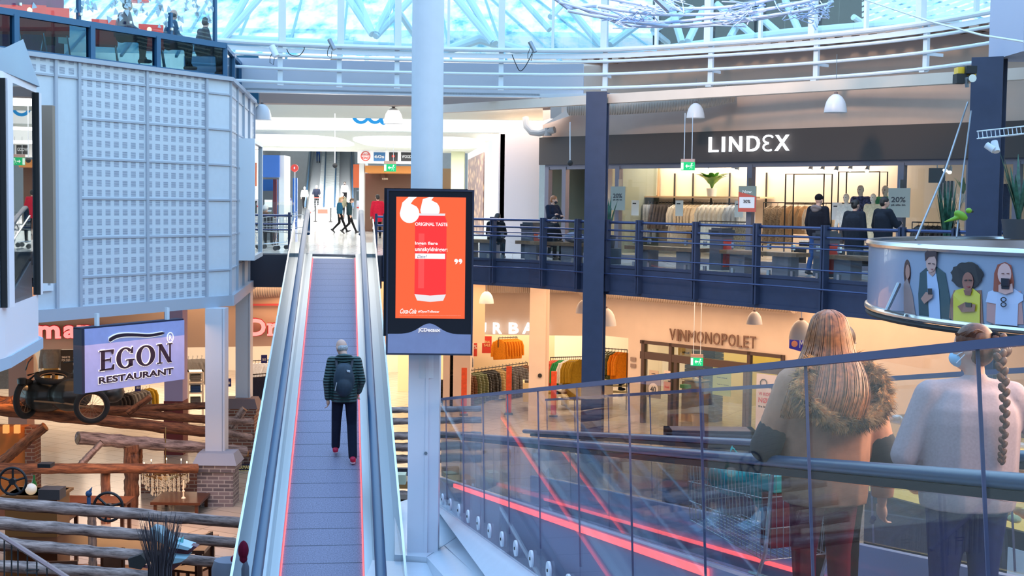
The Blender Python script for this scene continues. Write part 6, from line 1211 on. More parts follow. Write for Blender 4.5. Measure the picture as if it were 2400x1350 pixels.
vposter('tall yellow-green information poster inside the wine shop', 1672, 843, 1712, 930, 1.0, (208, 206, 120), [('Bekreft alder', .25, .85, .9, .93, INK), ('Vis legitimasjon', .25, .9, .72, .75, INK), ('Hold avstand', .25, .8, .5, .53, INK), ('Takk for hjelpen', .25, .9, .3, .33, INK)], em=.15)
vposter('yellow poster in the upper light of the wine shop door', 1590, 812, 1622, 840, 1.5, (224, 196, 120), [('tilbud', .3, .8, .4, .6, INK)]); vposter('small white framed notice on the left door pane', 1522, 867, 1543, 884, -.07, (200, 178, 156), [('info', .3, .7, .4, .6, INK)])
t40 = vposter('pale poster with a round number forty badge', 1515, 885, 1548, 935, -.07, (150, 140, 128)); q = onw(VF, 1532, 912, -.08); MB(VF).tube([(q.x, -.1, q.z), (q.x, -.085, q.z)], .17, 24).build('badge', M('badge_cream', srgb(230, 216, 206), .5), t40); text('lettering', '40', INK, t40, VF, q.x-.1, q.z-.09, .2, .17, y=-.105, th=.006)
vposter('narrow white notice with small print on the door post', 1557, 868, 1571, 892, -.07, (222, 204, 192), [('viktig', .15, .85, .6, .75, INK), ('beskjed', .15, .85, .3, .45, INK)]); vposter('narrow red and white notice lower on the door post', 1556, 894, 1571, 925, -.07, (196, 150, 140), [('hei', .2, .8, .5, .7, LRD)])
for i, py in enumerate((837, 852)): vposter('square grey plaque on the cream pier, %s one' % ('upper', 'lower')[i], 1478, py, 1490, py+10, -.03, (150, 128, 118), cat='plaque', nm='wall_plaque')
VK = vposter('white roll-up banner about key copying at the right of the wine shop', 1774, 875, 1830, 1040, -.5, (216, 200, 202), [('MINUTT', .45, .85, .80, .83, INK), ('VI KOPIERER', .1, .95, .68, .73, LRD), ('NØKLER', .1, .95, .57, .65, LRD), ('fra kr 99', .1, .6, .5, .53, INK)], nm='roll_up_banner', cat='banner')
q = onw(VF, 1790, 898, -.52); MB(VF).tube([(q.x+math.cos(a)*.1, -.53, q.z+math.sin(a)*.1) for a in [i*math.pi/8 for i in range(16)]], .012, 5, closed=True).build('clock_ring', INK, VK)
BS = T('hanging_sign', 'blue hanging sign with a round orange emblem behind the long haired woman', 'sign', at(1870, 810, 30)); a = at(1851, 790, 30); b = at(1930, 826, 30); MB().ext([(a.x, a.z-.25), (b.x, b.z-.12), (b.x, a.z-.05), (a.x, a.z)], 30, 30.06, 'y').build('panel', M('hanging_sign_blue', srgb(60, 56, 150), .4, emit=srgb(60, 56, 150), es=.3), BS); c = at(1862, 806, 29.98); MB().tube([(c.x, 29.97, c.z), (c.x, 29.99, c.z)], .07, 16).build('emblem', M('emblem_orange', srgb(230, 150, 120), .5), BS); text('lettering', 'MINIT', WHITE2, BS, frame(0, 29.98, 0, 0), at(1873, 815, 29.98).x, at(1873, 815, 29.98).z, .35, .17)
bk_ = onw(VF, 1640, 960, .4); tag(MB(VF).lathe([(.12, -4.8), (.17, -4.4), (.16, -4.4), (.11, -4.78)], (bk_.x, .3, 0), 14).build('waste_bucket', M('bucket_tan', srgb(190, 160, 140), .5)), 'tan bucket standing at the wine shop entrance', 'bucket')
# stand added on the lower floor where a reflection shows in the fence, mats
ks = T('reflection_stand', 'dark framed stand added for a reflection in the glass fence', 'stand', at(1668, 1100, 24)); c_ = at(1668, 1010, 24); MB().box(c_.x-.8, c_.x+.8, 24, 24.5, c_.z-.12, c_.z).box(c_.x-.8, c_.x-.7, 24, 24.5, -4.8, c_.z).box(c_.x+.7, c_.x+.8, 24, 24.5, -4.8, c_.z).box(c_.x-.8, c_.x+.8, 24, 24.5, c_.z-1.3, c_.z-1.15).build('frame', M('stand_dark', (.03, .04, .07), .4), ks); MB().box(c_.x-.7, c_.x+.7, 24.2, 24.3, -4.7, c_.z-.1).build('panel', M('stand_panel', srgb(150, 130, 120), .5), ks)
# ---- menswear shop, left ----
DR = M('lettering_red', (.9, .25, .22), .5, emit=(1, .28, .26), es=1.15); DRE = M('sign_edge_red', (.5, .02, .03), .5)
def dsign(fx0, label, sidx):
    t = T('shop_sign', label, 'shop sign', DF @ Vector((fx0, -.2, -2.0))); x = fx0; hh = .45; zz = onw(DF, 640, 786, -.1).z
    for ch, w_ in zip('Dressmann', (.5, .30, .36, .30, .30, .62, .36, .42, .42)):
        up = ch == 'D'; H_ = hh if up else hh*.72
        g_ = text('letter', ch, DR, t, DF, x, zz, w_*.86, H_, y=-.16, th=.04, bold=.035); text('letter_edge', ch, DRE, t, DF, x-.02, zz-.02, w_*.86+.04, H_+.04, y=-.1, th=.05, bold=.05)
        if ch in 'Drmn':  # slab serifs
            sb = MB(DF); sb.box(x-.03, x+.12, -.2, -.16, zz, zz+.05)
            if ch in 'Drmn': sb.box(x-.04, x+.06, -.2, -.16, zz+H_-.05, zz+H_)
            if ch in 'mn': sb.box(x+w_*.86-.10, x+w_*.86+.03, -.2, -.16, zz, zz+.05)
            sb.build('serif', DR, t)
        x += w_
dsign(onw(DF, 583, 780, -.1).x, 'red serif shop name starting with D beside the clad volume', 0); dsign(onw(DF, 262, 780, -.1).x-3.55, 'red serif shop name behind the hanging restaurant sign', 1)
a = onw(DF, 585, 715, -.1); b = onw(DF, 672, 715, -.1); SF('trim_72', MB().box(a.x, b.x, -.1, -.06, a.z-.02, a.z+.03), M('red_strip', (.8, .1, .1), .5), DF, label='thin red strip above the serif lettering')
def DPt(px, py, off): return DF @ onw(DF, px, py, off)
S_W = cloth('shirt_white_blue', 208, 216, 226); S_N = cloth('menswear_navy', 36, 40, 58); S_G = cloth('menswear_grey', 120, 118, 116); S_D = cloth('menswear_dark', 44, 40, 42)
fill(DPt(588, 848, 3), DPt(640, 845, 3), [('shirt', S_W, 7, 'pale shirt near the moving ramp')], 'pale shirts', .2, 1.15); fill(DPt(592, 880, 1.2), DPt(640, 876, 1.2), [('jacket', S_N, 7, 'dark suit jacket near the moving ramp')], 'suit jackets', .2, 1.1); rail('rail of dark suit jackets near the moving ramp', DPt(590, 878, 1.2), DPt(645, 874, 1.2), 1.2); rail('rail of pale shirts near the moving ramp', DPt(586, 846, 3), DPt(645, 843, 3), 1.6)
fill(DPt(262, 925, 1), DPt(355, 905, 2.5), [('jacket', S_D, 4, 'dark knit behind the motorcycle'), ('jacket', S_G, 5, 'grey knit behind the motorcycle'), ('shirt', J_Y, 2, 'yellow shirt behind the motorcycle')], 'knits', .3, .8); fill(DPt(0, 850, 2), DPt(16, 850, 2), [('shirt', S_G, 4, 'grey shirt at the left picture edge')], 'left edge', .2, 1.0)
fill(DPt(436, 838, 3.5), DPt(478, 836, 3.5), [('jacket', S_G, 4, 'grey jacket between the sign and the post')], 'grey jackets', .2, 1.1)
dm = DPt(120, 880, 1.8); person('mannequin in a grey jacket and mustard trousers in the menswear shop', (dm.x, dm.y, -4.2), 3.3, 1.85, top=S_G, legs=cloth('mustard_trousers', 196, 146, 70), skin=MANW, name='mannequin', cat='mannequin', shoe=MANW, topname='jacket_top', vox=.018)
def dposter(label, px0, py0, px1, py1, off, col, txts=(), **k):
    a = onw(DF, px0, py0, off); b = onw(DF, px1, py1, off); t = T(k.get('nm', 'shop_poster'), label, k.get('cat', 'poster'), DF @ Vector((a.x, off, b.z))); MB(DF).box(a.x, b.x, off-.01, off+.01, b.z, a.z).build('sheet', M('dp_%d_%d_%d' % col, srgb(*col), .6), t); W_ = b.x-a.x; H_ = a.z-b.z
    for s, u0, u1, v0, v1, c_ in txts: text('lettering', s, c_, t, DF, a.x+W_*u0, b.z+H_*v0, W_*(u1-u0), H_*(v1-v0), y=off-.012, th=.006, bold=.01)
dposter('black poster with small white jeans lettering behind the motorcycle', 142, 820, 195, 880, 1.5, (46, 42, 38), [('SMARTE', .05, .42, .68, .76, LW), ('FOR DEG', .05, .42, .56, .64, LW), ('JEANS', .55, .85, .68, .76, LW), ('fra 399', .55, .85, .4, .5, LW)])
for px, py, s, lb in ((528, 887, '50', 'between the two posts'), (316, 898, '180', 'under the hanging restaurant sign'), (612, 832, '50', 'among the pale shirts'), (640, 872, '50', 'beside the ramp glass')): dposter('blue price sign reading %s, %s' % (s, lb), px, py, px+14, py+19, .8, (30, 36, 110), [(s, .2, .8, .3, .6, LW)], nm='price_sign', cat='sign')
shf = T('display_shelf', 'white shelf unit with folded jeans between sign and post', 'shelf', DPt(456, 950, 1.5)); a = onw(DF, 440, 872, 1.5); b = onw(DF, 478, 950, 1.5); WF = M('shelf_white', srgb(238, 226, 206), .5)
fm = MB(DF).box(a.x, a.x+.04, 1.5, 2, -4.8, a.z).box(b.x-.04, b.x, 1.5, 2, -4.8, a.z)
for u in (0, .3, .62, .98): z = a.z+(b.z-a.z)*u; fm.box(a.x, b.x, 1.5, 2, z-.03, z)
fm.build('frame', WF, shf)
for i, u in enumerate((.3, .62, .98)):
    z = a.z+(b.z-a.z)*u
    for q in range(3): tag(MB(DF).box(a.x+.08, b.x-.08, 1.55, 1.9, z+.002+q*.06, z+.055+q*.06).build('folded_jeans', (S_G, C_JEAN, C_GREY)[i]), ('grey folded jeans on the top shelf', 'blue folded jeans on the middle shelf', 'grey folded trousers on the bottom shelf')[i], 'jeans', ('top', 'middle', 'bottom')[i]+' shelf jeans')
tag(MB(DF).ell(tuple(onw(DF, 65, 862, .6)), (.25, .1, .5)).build('round_display', M('plinth_cream')), 'cream rounded display board behind the motorcycle', 'display')
for px0, px1, lb in ((20, 62, 'brown pier of the menswear shop at the far left'), (385, 428, 'mauve pier with red base under the hanging sign')):
    a = at(px0, 900, 32.5); b = at(px1, 900, 32.5); t = T('column', lb, 'column', (a.x, 32.5, -4.8)); zr = at(px0, 940, 32.5).z; MB().box(a.x, b.x, 32.5, 33.0, zr, -.6).build('shaft', M('pier_brown', srgb(170, 122, 104), .7) if px0 < 100 else M('pier_mauve', srgb(176, 156, 190), .6), t); MB().box(a.x-.01, b.x+.01, 32.48, 33.0, -4.8, zr).build('base', M('pier_red', srgb(110, 30, 30), .6) if px0 > 100 else M('pier_brown'), t)
# bakery counter at the lower right
bc = T('bakery_counter', 'bakery display counter with lit pastries at the lower right edge', 'counter', at(2360, 1200, 11)); a = at(2300, 1190, 11.5); zt_b = at(2352, 1235, 10.8).z; fr_ = frame(at(2345, 1200, 10.8).x, 10.8, 0, -1.05)
MB(fr_).box(-1.5, 3.0, 0, .8, -3.4, zt_b).build('base', M('counter_dark', srgb(70, 66, 62), .6), bc); MB(fr_).box(-1.5, 3.0, .05, .8, zt_b, zt_b+.04).build('tray', emis('counter_glow', (1, .62, .2), 1.7), bc); MB(fr_).box(-1.5, 3.0, .38, .8, zt_b+.30, zt_b+.33).build('upper_tray', M('counter_glow', (0, 0, 0)), bc); MB(fr_).box(-1.5, 3.0, .0, .01, zt_b, zt_b+.66).box(-1.5, 3, .01, .8, zt_b+.66, zt_b+.67).build('display_glass', GLS, bc); MB(fr_).box(-1.5, 3, .6, .62, zt_b+.04, zt_b+.62).build('back_light', emis('counter_back', (1, .6, .22), 1.5), bc)
R_ = random.Random(2)
for i in range(110):
    x = R_.uniform(-1.2, 2.6); y = R_.uniform(.06, .34) if i % 2 else R_.uniform(.42, .56); o = MB(fr_).ell((x, y, zt_b+(.075 if i % 2 else .365)), (R_.uniform(.05, .09), .04, .035), 8, 6).build('pastry', M(('bun_brown', 'bun_golden', 'bun_cream')[i % 3], (srgb(176, 106, 50), srgb(222, 160, 70), srgb(246, 224, 160))[i % 3], .6)); tag(o, 'small %s pastry in the lit counter' % ('brown', 'golden', 'cream')[i % 3], 'pastry', '%s pastries in the counter' % ('brown', 'golden', 'cream')[i % 3])
MB(fr_).box(.1, .3, -.02, -.005, zt_b-.42, zt_b-.14).build('price_card', M('card_white'), bc); MB(fr_).box(.55, .9, -.02, -.005, zt_b-1.1, zt_b-.2).build('menu_board', M('menu_board', srgb(90, 60, 50), .5, noise_amt=.8, noise_scale=9), bc); MB(fr_).box(-.4, -.05, -.02, -.005, zt_b-1.1, zt_b-.3).build('menu_board', M('menu_board2', srgb(60, 40, 30), .5, noise_amt=.9, noise_scale=12), bc)
S('ceiling', MB().box(7.2, 14, 9, 19, -.6, -.5), M('bakery_ceiling', srgb(226, 178, 120), .7), label='warm ceiling above the bakery'); S('wall_right', MB().box(8.5, 8.7, 9, 19, -4.8, -.6), M('bakery_wall', srgb(200, 150, 100), .7), label='warm wall behind the bakery counter')
# ---------------- restaurant corner, lower left ----------------
def logmat(nm, c1, c2):
    def fn(n, b):
        t = n.nodes.new('ShaderNodeTexCoord'); mp = n.nodes.new('ShaderNodeMapping'); mp.inputs['Scale'].default_value = (1.2, 9, 9); x = n.nodes.new('ShaderNodeTexNoise'); x.inputs['Scale'].default_value = 2.2; x.inputs['Detail'].default_value = 7; x.inputs['Roughness'].default_value = .65; n.links.new(t.outputs['Object'], mp.inputs[0]); n.links.new(mp.outputs[0], x.inputs[0])
        r = n.nodes.new('ShaderNodeValToRGB'); r.color_ramp.elements[0].position = .36; r.color_ramp.elements[1].position = .64; r.color_ramp.elements[0].color = (*c1, 1); r.color_ramp.elements[1].color = (*c2, 1); n.links.new(x.outputs[0], r.inputs[0]); n.links.new(r.outputs[0], b.inputs['Base Color'])
        bp = n.nodes.new('ShaderNodeBump'); bp.inputs['Strength'].default_value = .7; bp.inputs['Distance'].default_value = .02; n.links.new(x.outputs[0], bp.inputs['Height']); n.links.new(bp.outputs[0], b.inputs['Normal']); b.inputs['Roughness'].default_value = .8
    return nodes(nm, fn)
LOG = logmat('weathered_log', srgb(84, 66, 62), srgb(196, 168, 158)); LOGB = logmat('brown_log', srgb(66, 38, 28), srgb(164, 104, 70)); LOGE = M('log_end', srgb(150, 112, 84), .8, noise_amt=.2, noise_scale=20)
LR_ = random.Random(5)
def log(label, a, b, Ya, Yb, rpx, mat=LOG, grp=None, cat='log'):
    A = at(a[0], a[1], Ya); B = at(b[0], b[1], Yb); r = rpx/F*(Ya+Yb)/2; d = B-A; L_ = d.length; t = T('timber_log', label, cat, A, 0, grp)
    X = d.normalized(); Z = (Vector((0, 0, 1))-X*X.z).normalized() if abs(X.z) < .95 else Vector((0, 1, 0)).cross(X).normalized(); Y_ = Z.cross(X); Mx = Matrix(((X.x, Y_.x, Z.x, A.x), (X.y, Y_.y, Z.y, A.y), (X.z, Y_.z, Z.z, A.z), (0, 0, 0, 1)))
    N = 26; m = MB(); P = []; R = []
    for i in range(N+1): u = i/N; P.append((L_*u, LR_.gauss(0, r*.05), LR_.gauss(0, r*.05))); R.append(r*(1+LR_.gauss(0, .035))*(1.05-.1*u))
    m.tube(P, R, 14); o = m.build('bark', mat, None); o.parent = t; o.matrix_basis = wmat(t).inverted() @ Mx
    for P_, s in ((P[0], -1), (P[-1], 1)):
        e_ = MB().tube([(P_[0]+s*.001, P_[1], P_[2]), (P_[0]+s*.004, P_[1], P_[2])], r*.93, 14).build('cut_end', LOGE, None); e_.parent = t; e_.matrix_basis = wmat(t).inverted() @ Mx
    return t
log('thick dark log carrying the old motorcycle, cut by the left picture edge', (-20, 958), (488, 1012), 26.2, 28.3, 14, LOGB)
log('orange lit log behind the motorcycle wheels', (-15, 938), (490, 985), 27.3, 29.3, 11, LOGB); log('short log under the hanging sign, left of the front post', (240, 962), (485, 950), 28.2, 29.5, 9, LOGB)
log('flat plank leaning under the right end of the hanging sign', (300, 968), (352, 930), 28, 28, 8, LOGB); log('weathered log with a round cut end hanging below the motorcycle', (182, 1026), (575, 1058), 26.3, 28.5, 14.5)
log('straight dark log crossing behind the big black wheel', (-15, 1098), (462, 1098), 25, 26.8, 12, LOGB); log('slanting prop between the two upper logs', (188, 1090), (240, 1036), 26, 26.2, 8)
log('long pale log running behind the willow bundle, topmost of the lower logs', (-15, 1178), (566, 1225), 18.5, 20.5, 14); log('long pale log passing just over the willow bundle', (-15, 1225), (548, 1272), 17.8, 19.8, 14); log('pale log left of the willow bundle, third of the lower logs', (-15, 1272), (510, 1318), 17.2, 19.2, 13.5); log('lowest pale log at the bottom picture edge', (-15, 1326), (390, 1352), 16.6, 18.4, 14)
log('thick brown upright log left of the chandelier', (308, 1046), (308, 1240), 26.8, 26.8, 17, LOGB); log('slim upright log between the crossing logs', (247, 1100), (250, 1330), 26.2, 25, 11, LOGB); log('short upright log under the black iron wheel', (215, 1200), (218, 1340), 20.5, 19.5, 10, LOGB); log('thin brown upright log at the chandelier', (326, 1045), (326, 1110), 27.4, 27.4, 8, LOGB)
log('log end resting on the red brick pier, upper one', (520, 985), (590, 988), 31, 31.5, 9); log('log end resting on the red brick pier, lower one', (520, 1012), (588, 1026), 31, 31.5, 9); log('slanting log end against the red brick pier', (545, 1000), (572, 958), 31.3, 31.3, 9)
for i, (y0_, y1_) in enumerate(((962, 958), (988, 984), (1022, 1020), (1048, 1047), (1076, 1076), (1160, 1162))):
    log(('topmost', 'second', 'third', 'fourth', 'fifth', 'lowest')[i]+' log of the stack seen between the ramp and the round column', (888, y0_), (1128 if i < 5 else 965, y1_), 22.5, 22.5, (7, 8, 9, 10, 10, 12)[i])
def brickpier(label, px0, px1, pyc, pyb, Y, mat, capm, dep, cap):
    a = at(px0, pyc, Y); b = at(px1, pyc, Y); t = T('brick_pier', label, 'pier', ((a.x+b.x)/2, Y+dep/2, -4.8)); z = a.z
    MB().box(a.x, b.x, Y, Y+dep, -4.8, z-.16).box(a.x-.05, b.x+.05, Y-.05, Y+dep+.05, z-.26, z-.12).build('bricks', mat, t)
    MB().add([(a.x-.09, Y-.09, z-.12), (b.x+.09, Y-.09, z-.12), (b.x+.09, Y+dep+.09, z-.12), (a.x-.09, Y+dep+.09, z-.12), (a.x+.0, Y+.05, z+cap), (b.x-.0, Y+.05, z+cap), (b.x, Y+dep-.05, z+cap), (a.x, Y+dep-.05, z+cap)], [(0, 3, 2, 1), (4, 5, 6, 7), (0, 1, 5, 4), (1, 2, 6, 5), (2, 3, 7, 6), (3, 0, 4, 7)]).build('cap', capm, t); return t
CAPG = M('cap_grey', srgb(150, 156, 172), .6); CAPB = M('cap_brown', srgb(120, 100, 100), .7)
bp1 = brickpier('grey brick pier with sloping cap under the front white post', 462, 546, 1075, 1235, 27.0, BRICKG, CAPG, .6, .1); bp2 = brickpier('red brick pier with sloping cap under the rear white post', 526, 596, 945, 1180, 32.6, BRICK, CAPB, .6, .1)
def wpost(label, px0, px1, pyb, Y, ztop): a = at(px0, pyb, Y); b = at(px1, pyb, Y); t = T('white_post', label, 'post', ((a.x+b.x)/2, Y, a.z)); w_ = b.x-a.x; MB().box(a.x, b.x-.05, Y, Y+w_, a.z, ztop).box(b.x-.045, b.x, Y+.02, Y+w_, a.z, ztop).build('post', M('post_white', (.62, .66, .74), .45), t); MB().box(a.x-.01, b.x+.01, Y-.01, Y+.02, a.z, a.z+.03).build('base', WHITE2, t)
wpost('front white square post under the clad volume', 481, 526, 1062, 27.3, -.84); wpost('rear white square post under the side face of the clad volume', 552, 586, 934, 32.9, -.84)
tag(MB().box(at(250, 1150, 24.5).x-.8, at(250, 1150, 24.5).x+.2, 24.5, 24.6, -4.8, -4.79).build('floor_mat', M('round_rug', srgb(90, 60, 44), .9)), 'dark rug edge on the lower floor', 'rug')
for i, (px0, px1, Y, lb) in enumerate(((548, 602, 30.8, 'red brick wall piece right of the grey pier'), (330, 462, 28.2, 'low dark brick wall behind the chandelier'))):
    a = at(px0, 1150, Y); b = at(px1, 1150, Y); z = at(px0, 1060 if i == 0 else 1110, Y).z; S('wall_left', MB().box(a.x, b.x, Y, Y+.3, -4.8, z), BRICK, label=lb)
sg = T('enamel_sign', 'dark enamel sign with cream lettering on the brick pier', 'sign', at(578, 1115, 30.7)); a = at(545, 1087, 30.7); b = at(594, 1117, 30.7); MB().box(a.x, b.x, 30.7, 30.73, b.z, a.z).build('plate', M('enamel_navy', (.01, .015, .05), .3), sg); ef = frame(a.x, 30.7, 0, 0)
for s, v0, v1, u0, u1 in (('NGERMANS', .62, .9, .05, .95), ('aske-pulver', .40, .55, .05, .85), ('Tomten', .1, .35, .08, .85)): text('lettering', s, M('enamel_cream', srgb(236, 220, 150), .5), sg, ef, (b.x-a.x)*u0, b.z+(a.z-b.z)*v0, (b.x-a.x)*(u1-u0), (a.z-b.z)*(v1-v0), y=-.01, th=.006, bold=.02)
tag(MB().tube([at(540, 1068, 30.6), at(582, 1064, 30.6)], .06, 10).build('brass_lamp', M('brass', (.5, .3, .12), .3, .9)), 'brass tube lamp above the enamel sign', 'lamp')
# orange lit corner at the far left
S('wall_left', MB().box(at(-40, 1050, 27.5).x, at(62, 1050, 27.5).x, 27.5, 27.8, -4.8, at(30, 1000, 27.5).z), M('amber_wall', srgb(190, 110, 44), .7), label='amber plaster wall of the restaurant at the left edge'); S('trim_80', MB().box(at(62, 1050, 27.5).x, at(84, 1050, 27.5).x, 27.4, 27.8, -4.8, at(70, 1000, 27.5).z), BRICK)
for px in (12, 38): tag(abox(px-6, 997, px+6, 1016, 27.3, .1, 'wall_lamp', M('lamp_cage', srgb(200, 130, 60), .5, emit=(1, .5, .15), es=.6)), 'small caged lamp on the amber wall, %s' % ('left' if px < 20 else 'right'), 'lamp')
log('slanting timber beam on the amber wall', (0, 1085), (105, 1000), 27, 27, 12, LOGB); log('slanting timber brace above the amber wall', (0, 955), (60, 925), 27.2, 27.2, 12, LOGB)
# hanging restaurant sign
sa = at(197, 772, 23.0); sb_ = at(432, 752, 25.0); ang = math.atan2(sb_.y-sa.y, sb_.x-sa.x); GF = frame(sa.x, sa.y, 0, ang); GW = math.hypot(sb_.x-sa.x, sb_.y-sa.y); g0 = onw(GF, 197, 922).z; g1 = onw(GF, 197, 772).z
EG = T('hanging_sign', 'blue-violet restaurant sign hanging under the clad volume', 'sign', (sa.x, sa.y, g0)); SGB = M('sign_violet', srgb(172, 174, 224), .55, noise_amt=.04); MB(GF).box(0, GW, 0, .16, g0, g1).build('box', SGB, EG); MB(GF).box(-.06, 0, -.01, .2, g0-.01, g1+.02).box(-.06, GW, .02, .2, g1, g1+.03).build('dark_edge', M('sign_edge', srgb(34, 36, 62), .5), EG)
for u in (.15, .85): MB(GF).box(GW*u-.03, GW*u+.03, .05, .11, g1, g1+.25).build('bracket', WHITE2, EG)
def gp(px, py): q = onw(GF, px, py); return (q.x, q.z)
SD = M('sign_letter_dark', srgb(44, 20, 44), .5); SW_ = M('sign_letter_edge', (.95, .9, .85), .5, emit=(1, .95, .9), es=.35)
def serif(mb, polys, y0, y1):
    for P in polys: mb.ext(P, y0, y1, 'y')
def eg_letter(ch, X, Z, w_, h_):
    T_ = .26*w_; s = .12*h_; P = []
    if ch == 'E': P = [[(0, 0), (w_*.45, 0), (w_*.45, .06*h_), (0, .06*h_)], [(.1*w_, 0), (.1*w_+T_, 0), (.1*w_+T_, h_), (.1*w_, h_)], [(0, h_), (w_, h_), (w_*.95, .76*h_), (.86*w_, .78*h_), (.8*w_, .9*h_), (0, .93*h_)], [(0, 0), (w_, 0), (w_*1.02, .27*h_), (.92*w_, .26*h_), (.82*w_, .1*h_), (0, .07*h_)], [(.2*w_, .46*h_), (.72*w_, .46*h_), (.78*w_, .36*h_), (.8*w_, .66*h_), (.72*w_, .56*h_), (.2*w_, .54*h_)]]
    if ch == 'N': P = [[(0, 0), (.34*w_, 0), (.34*w_, .06*h_), (0, .06*h_)], [(.12*w_, 0), (.22*w_, 0), (.22*w_, h_), (.12*w_, h_)], [(0, h_), (.3*w_, h_), (.96*w_, 0), (.7*w_, 0), (.08*w_, .93*h_), (0, .94*h_)], [(.78*w_, .1*h_), (.88*w_, 0), (.88*w_, h_), (.78*w_, h_)], [(.66*w_, h_), (w_, h_), (w_, .94*h_), (.66*w_, .94*h_)]]
    if ch in 'OG':
        n = 28; a0, a1 = (0, 360) if ch == 'O' else (42, 322); o_ = []; i_ = []
        for k in range(n+1):
            a = math.radians(a0+(a1-a0)*k/n); o_.append((w_/2+math.cos(a)*w_*.5, h_/2+math.sin(a)*h_*.53)); i_.append((w_/2+math.cos(a)*w_*.26, h_/2+math.sin(a)*h_*.44))
        P = [[o_[k], o_[k+1], i_[k+1], i_[k]] for k in range(n)]
        if ch == 'G': P += [[(.55*w_, .42*h_), (1.02*w_, .42*h_), (1.02*w_, .36*h_), (.92*w_, .34*h_), (.92*w_, .08*h_), (.68*w_, .02*h_), (.68*w_, .36*h_), (.55*w_, .36*h_)], [(.78*w_, .72*h_), (.93*w_, .7*h_), (.93*w_, 1.02*h_), (.88*w_, 1.02*h_), (.84*w_, .92*h_)]]
    def mk(exp, y0, y1, nm, mat):
        mb = MB(GF)
        for Q in P:
            c_ = Vector((sum(p[0] for p in Q)/len(Q), sum(p[1] for p in Q)/len(Q))); R = []
            for p in Q:
                v = Vector(p)-c_; R.append((X+p[0]+(v.x/(v.length+1e-6))*exp, Z+p[1]+(v.y/(v.length+1e-6))*exp))
            mb.ext(R, y0, y1, 'y')
        mb.build(nm, mat, EG, 0)
    mk(.016, -.012, -.001, 'letter_outline', SW_); mk(0, -.02, -.0121, 'letter', SD)
x0_, z0_ = gp(232, 870); x1_, _ = gp(403, 850); zc1 = gp(232, 822)[1]; H_ = zc1-z0_; tw = x1_-x0_; cur = x0_
for ch, u in (('E', .19), ('G', .24), ('O', .26), ('N', .22)): eg_letter(ch, cur, z0_, tw*u, H_); cur += tw*(u+.03)
for nm, mt, e_, yy in (('letter_outline', SW_, .035, -.002), ('letter', SD, .0, -.008)):
    xa, za = gp(230, 900); xb, zb_2 = gp(405, 884); text(nm, 'RESTAURANT', mt, EG, GF, xa-.012*(e_ > 0), za-.012*(e_ > 0), xb-xa+.024*(e_ > 0), .115+.024*(e_ > 0), y=yy-.004, th=.008, bold=.03+e_)
sw = [gp(254, 798), gp(270, 789), gp(290, 785), (gp(320, 785)[0], gp(320, 785)[1]), (gp(350, 786)[0], gp(350, 786)[1]), gp(384, 780)]
sw = crv([(p[0], p[1]) for p in sw], 5); n_s = len(sw)
for nm, mt, r, y0_, y1_ in (('swoosh_outline', SW_, .056, -.012, -.001), ('swoosh', SD, .036, -.02, -.0121)):
    up_ = []; lo2 = []
    for i, p in enumerate(sw):
        d = (sw[min(i+1, n_s-1)]-sw[max(i-1, 0)]).normalized(); nn = Vector((-d.y, d.x)); q = i/(n_s-1); r_ = r*(.95-.3*q)*math.sqrt(max(.05, 1-max(0, (abs(q-.5)-.44)/.06)**2)); up_.append(tuple(p+nn*r_)); lo2.append(tuple(p-nn*r_))
    mb = MB(GF)
    for i in range(n_s-1): mb.ext([up_[i], up_[i+1], lo2[i+1], lo2[i]], y0_, y1_, 'y')
    mb.build(nm, mt, EG, 0)
c = gp(398, 791); MB(GF).tube([(c[0]+math.cos(a)*.075, -.01, c[1]+math.sin(a)*.09) for a in [i*math.pi/10 for i in range(20)]], .01, 6, closed=True).build('registered_ring', SW_, EG); text('registered_letter', 'R', SW_, EG, GF, c[0]-.03, c[1]-.045, .065, .09, y=-.008, th=.01)
# ---------------- old motorcycle with sidecar ----------------
MC = T('sidecar_motorcycle', 'old black motorcycle with sidecar and spare tyre standing on the logs', 'motorcycle', at(150, 985, 26.6)); BK = M('bike_black', (.015, .016, .014), .35, noise_amt=.3, noise_scale=8); TY = M('tyre_black', (.012, .012, .012), .85, bump=.4, noise_scale=40); RUST = M('bike_rust', srgb(150, 120, 90), .6, .5)
def wheel(c, R, ax, up, name='wheel', sp=18, tw=.05):
    ax = ax.normalized(); u = (up-ax*up.dot(ax)).normalized(); v = ax.cross(u); w_ = MB().tube([c+(u*math.cos(a)+v*math.sin(a))*R for a in [i*math.pi/18 for i in range(36)]], tw, 10, closed=True).build(name, TY, MC)
    MB().tube([c+(u*math.cos(a)+v*math.sin(a))*(R-tw) for a in [i*math.pi/18 for i in range(36)]], .014, 6, closed=True).build('rim', RUST, w_); sm_ = MB()
    for i in range(sp): a = i*2*math.pi/sp; sm_.tube([c+ax*(.02 if i % 2 else -.02), c+(u*math.cos(a+.2)+v*math.sin(a+.2))*(R-tw)], .0035, 4)
    sm_.tube([c-ax*.05, c+ax*.05], .03, 10); sm_.build('spokes', RUST, w_)
cw = at(215, 952, 25.6); wheel(cw, .285, Vector((.45, -1, 0)), Vector((0, 0, 1)))
c2 = at(62, 935, 26.2); wheel(c2, .33, Vector((1, -.25, 0)), Vector((0, 0, 1)), sp=12, tw=.06); c3 = at(125, 884, 26.4); wheel(c3, .30, Vector((.1, -.18, 1)), Vector((1, 0, 0)), 'spare_tyre', 0, .055)
sc_ = MB(); s0_ = at(95, 925, 26.5); sc_.ell(s0_+Vector((.1, 0, 0)), (.50, .5, .33)); sc_.ell(at(165, 925, 26.3), (.42, .45, .32)); sc_.ell(at(185, 895, 26.8), (.34, .35, .2)); remesh(sc_, 'sidecar_body', BK, MC, .02, 4)
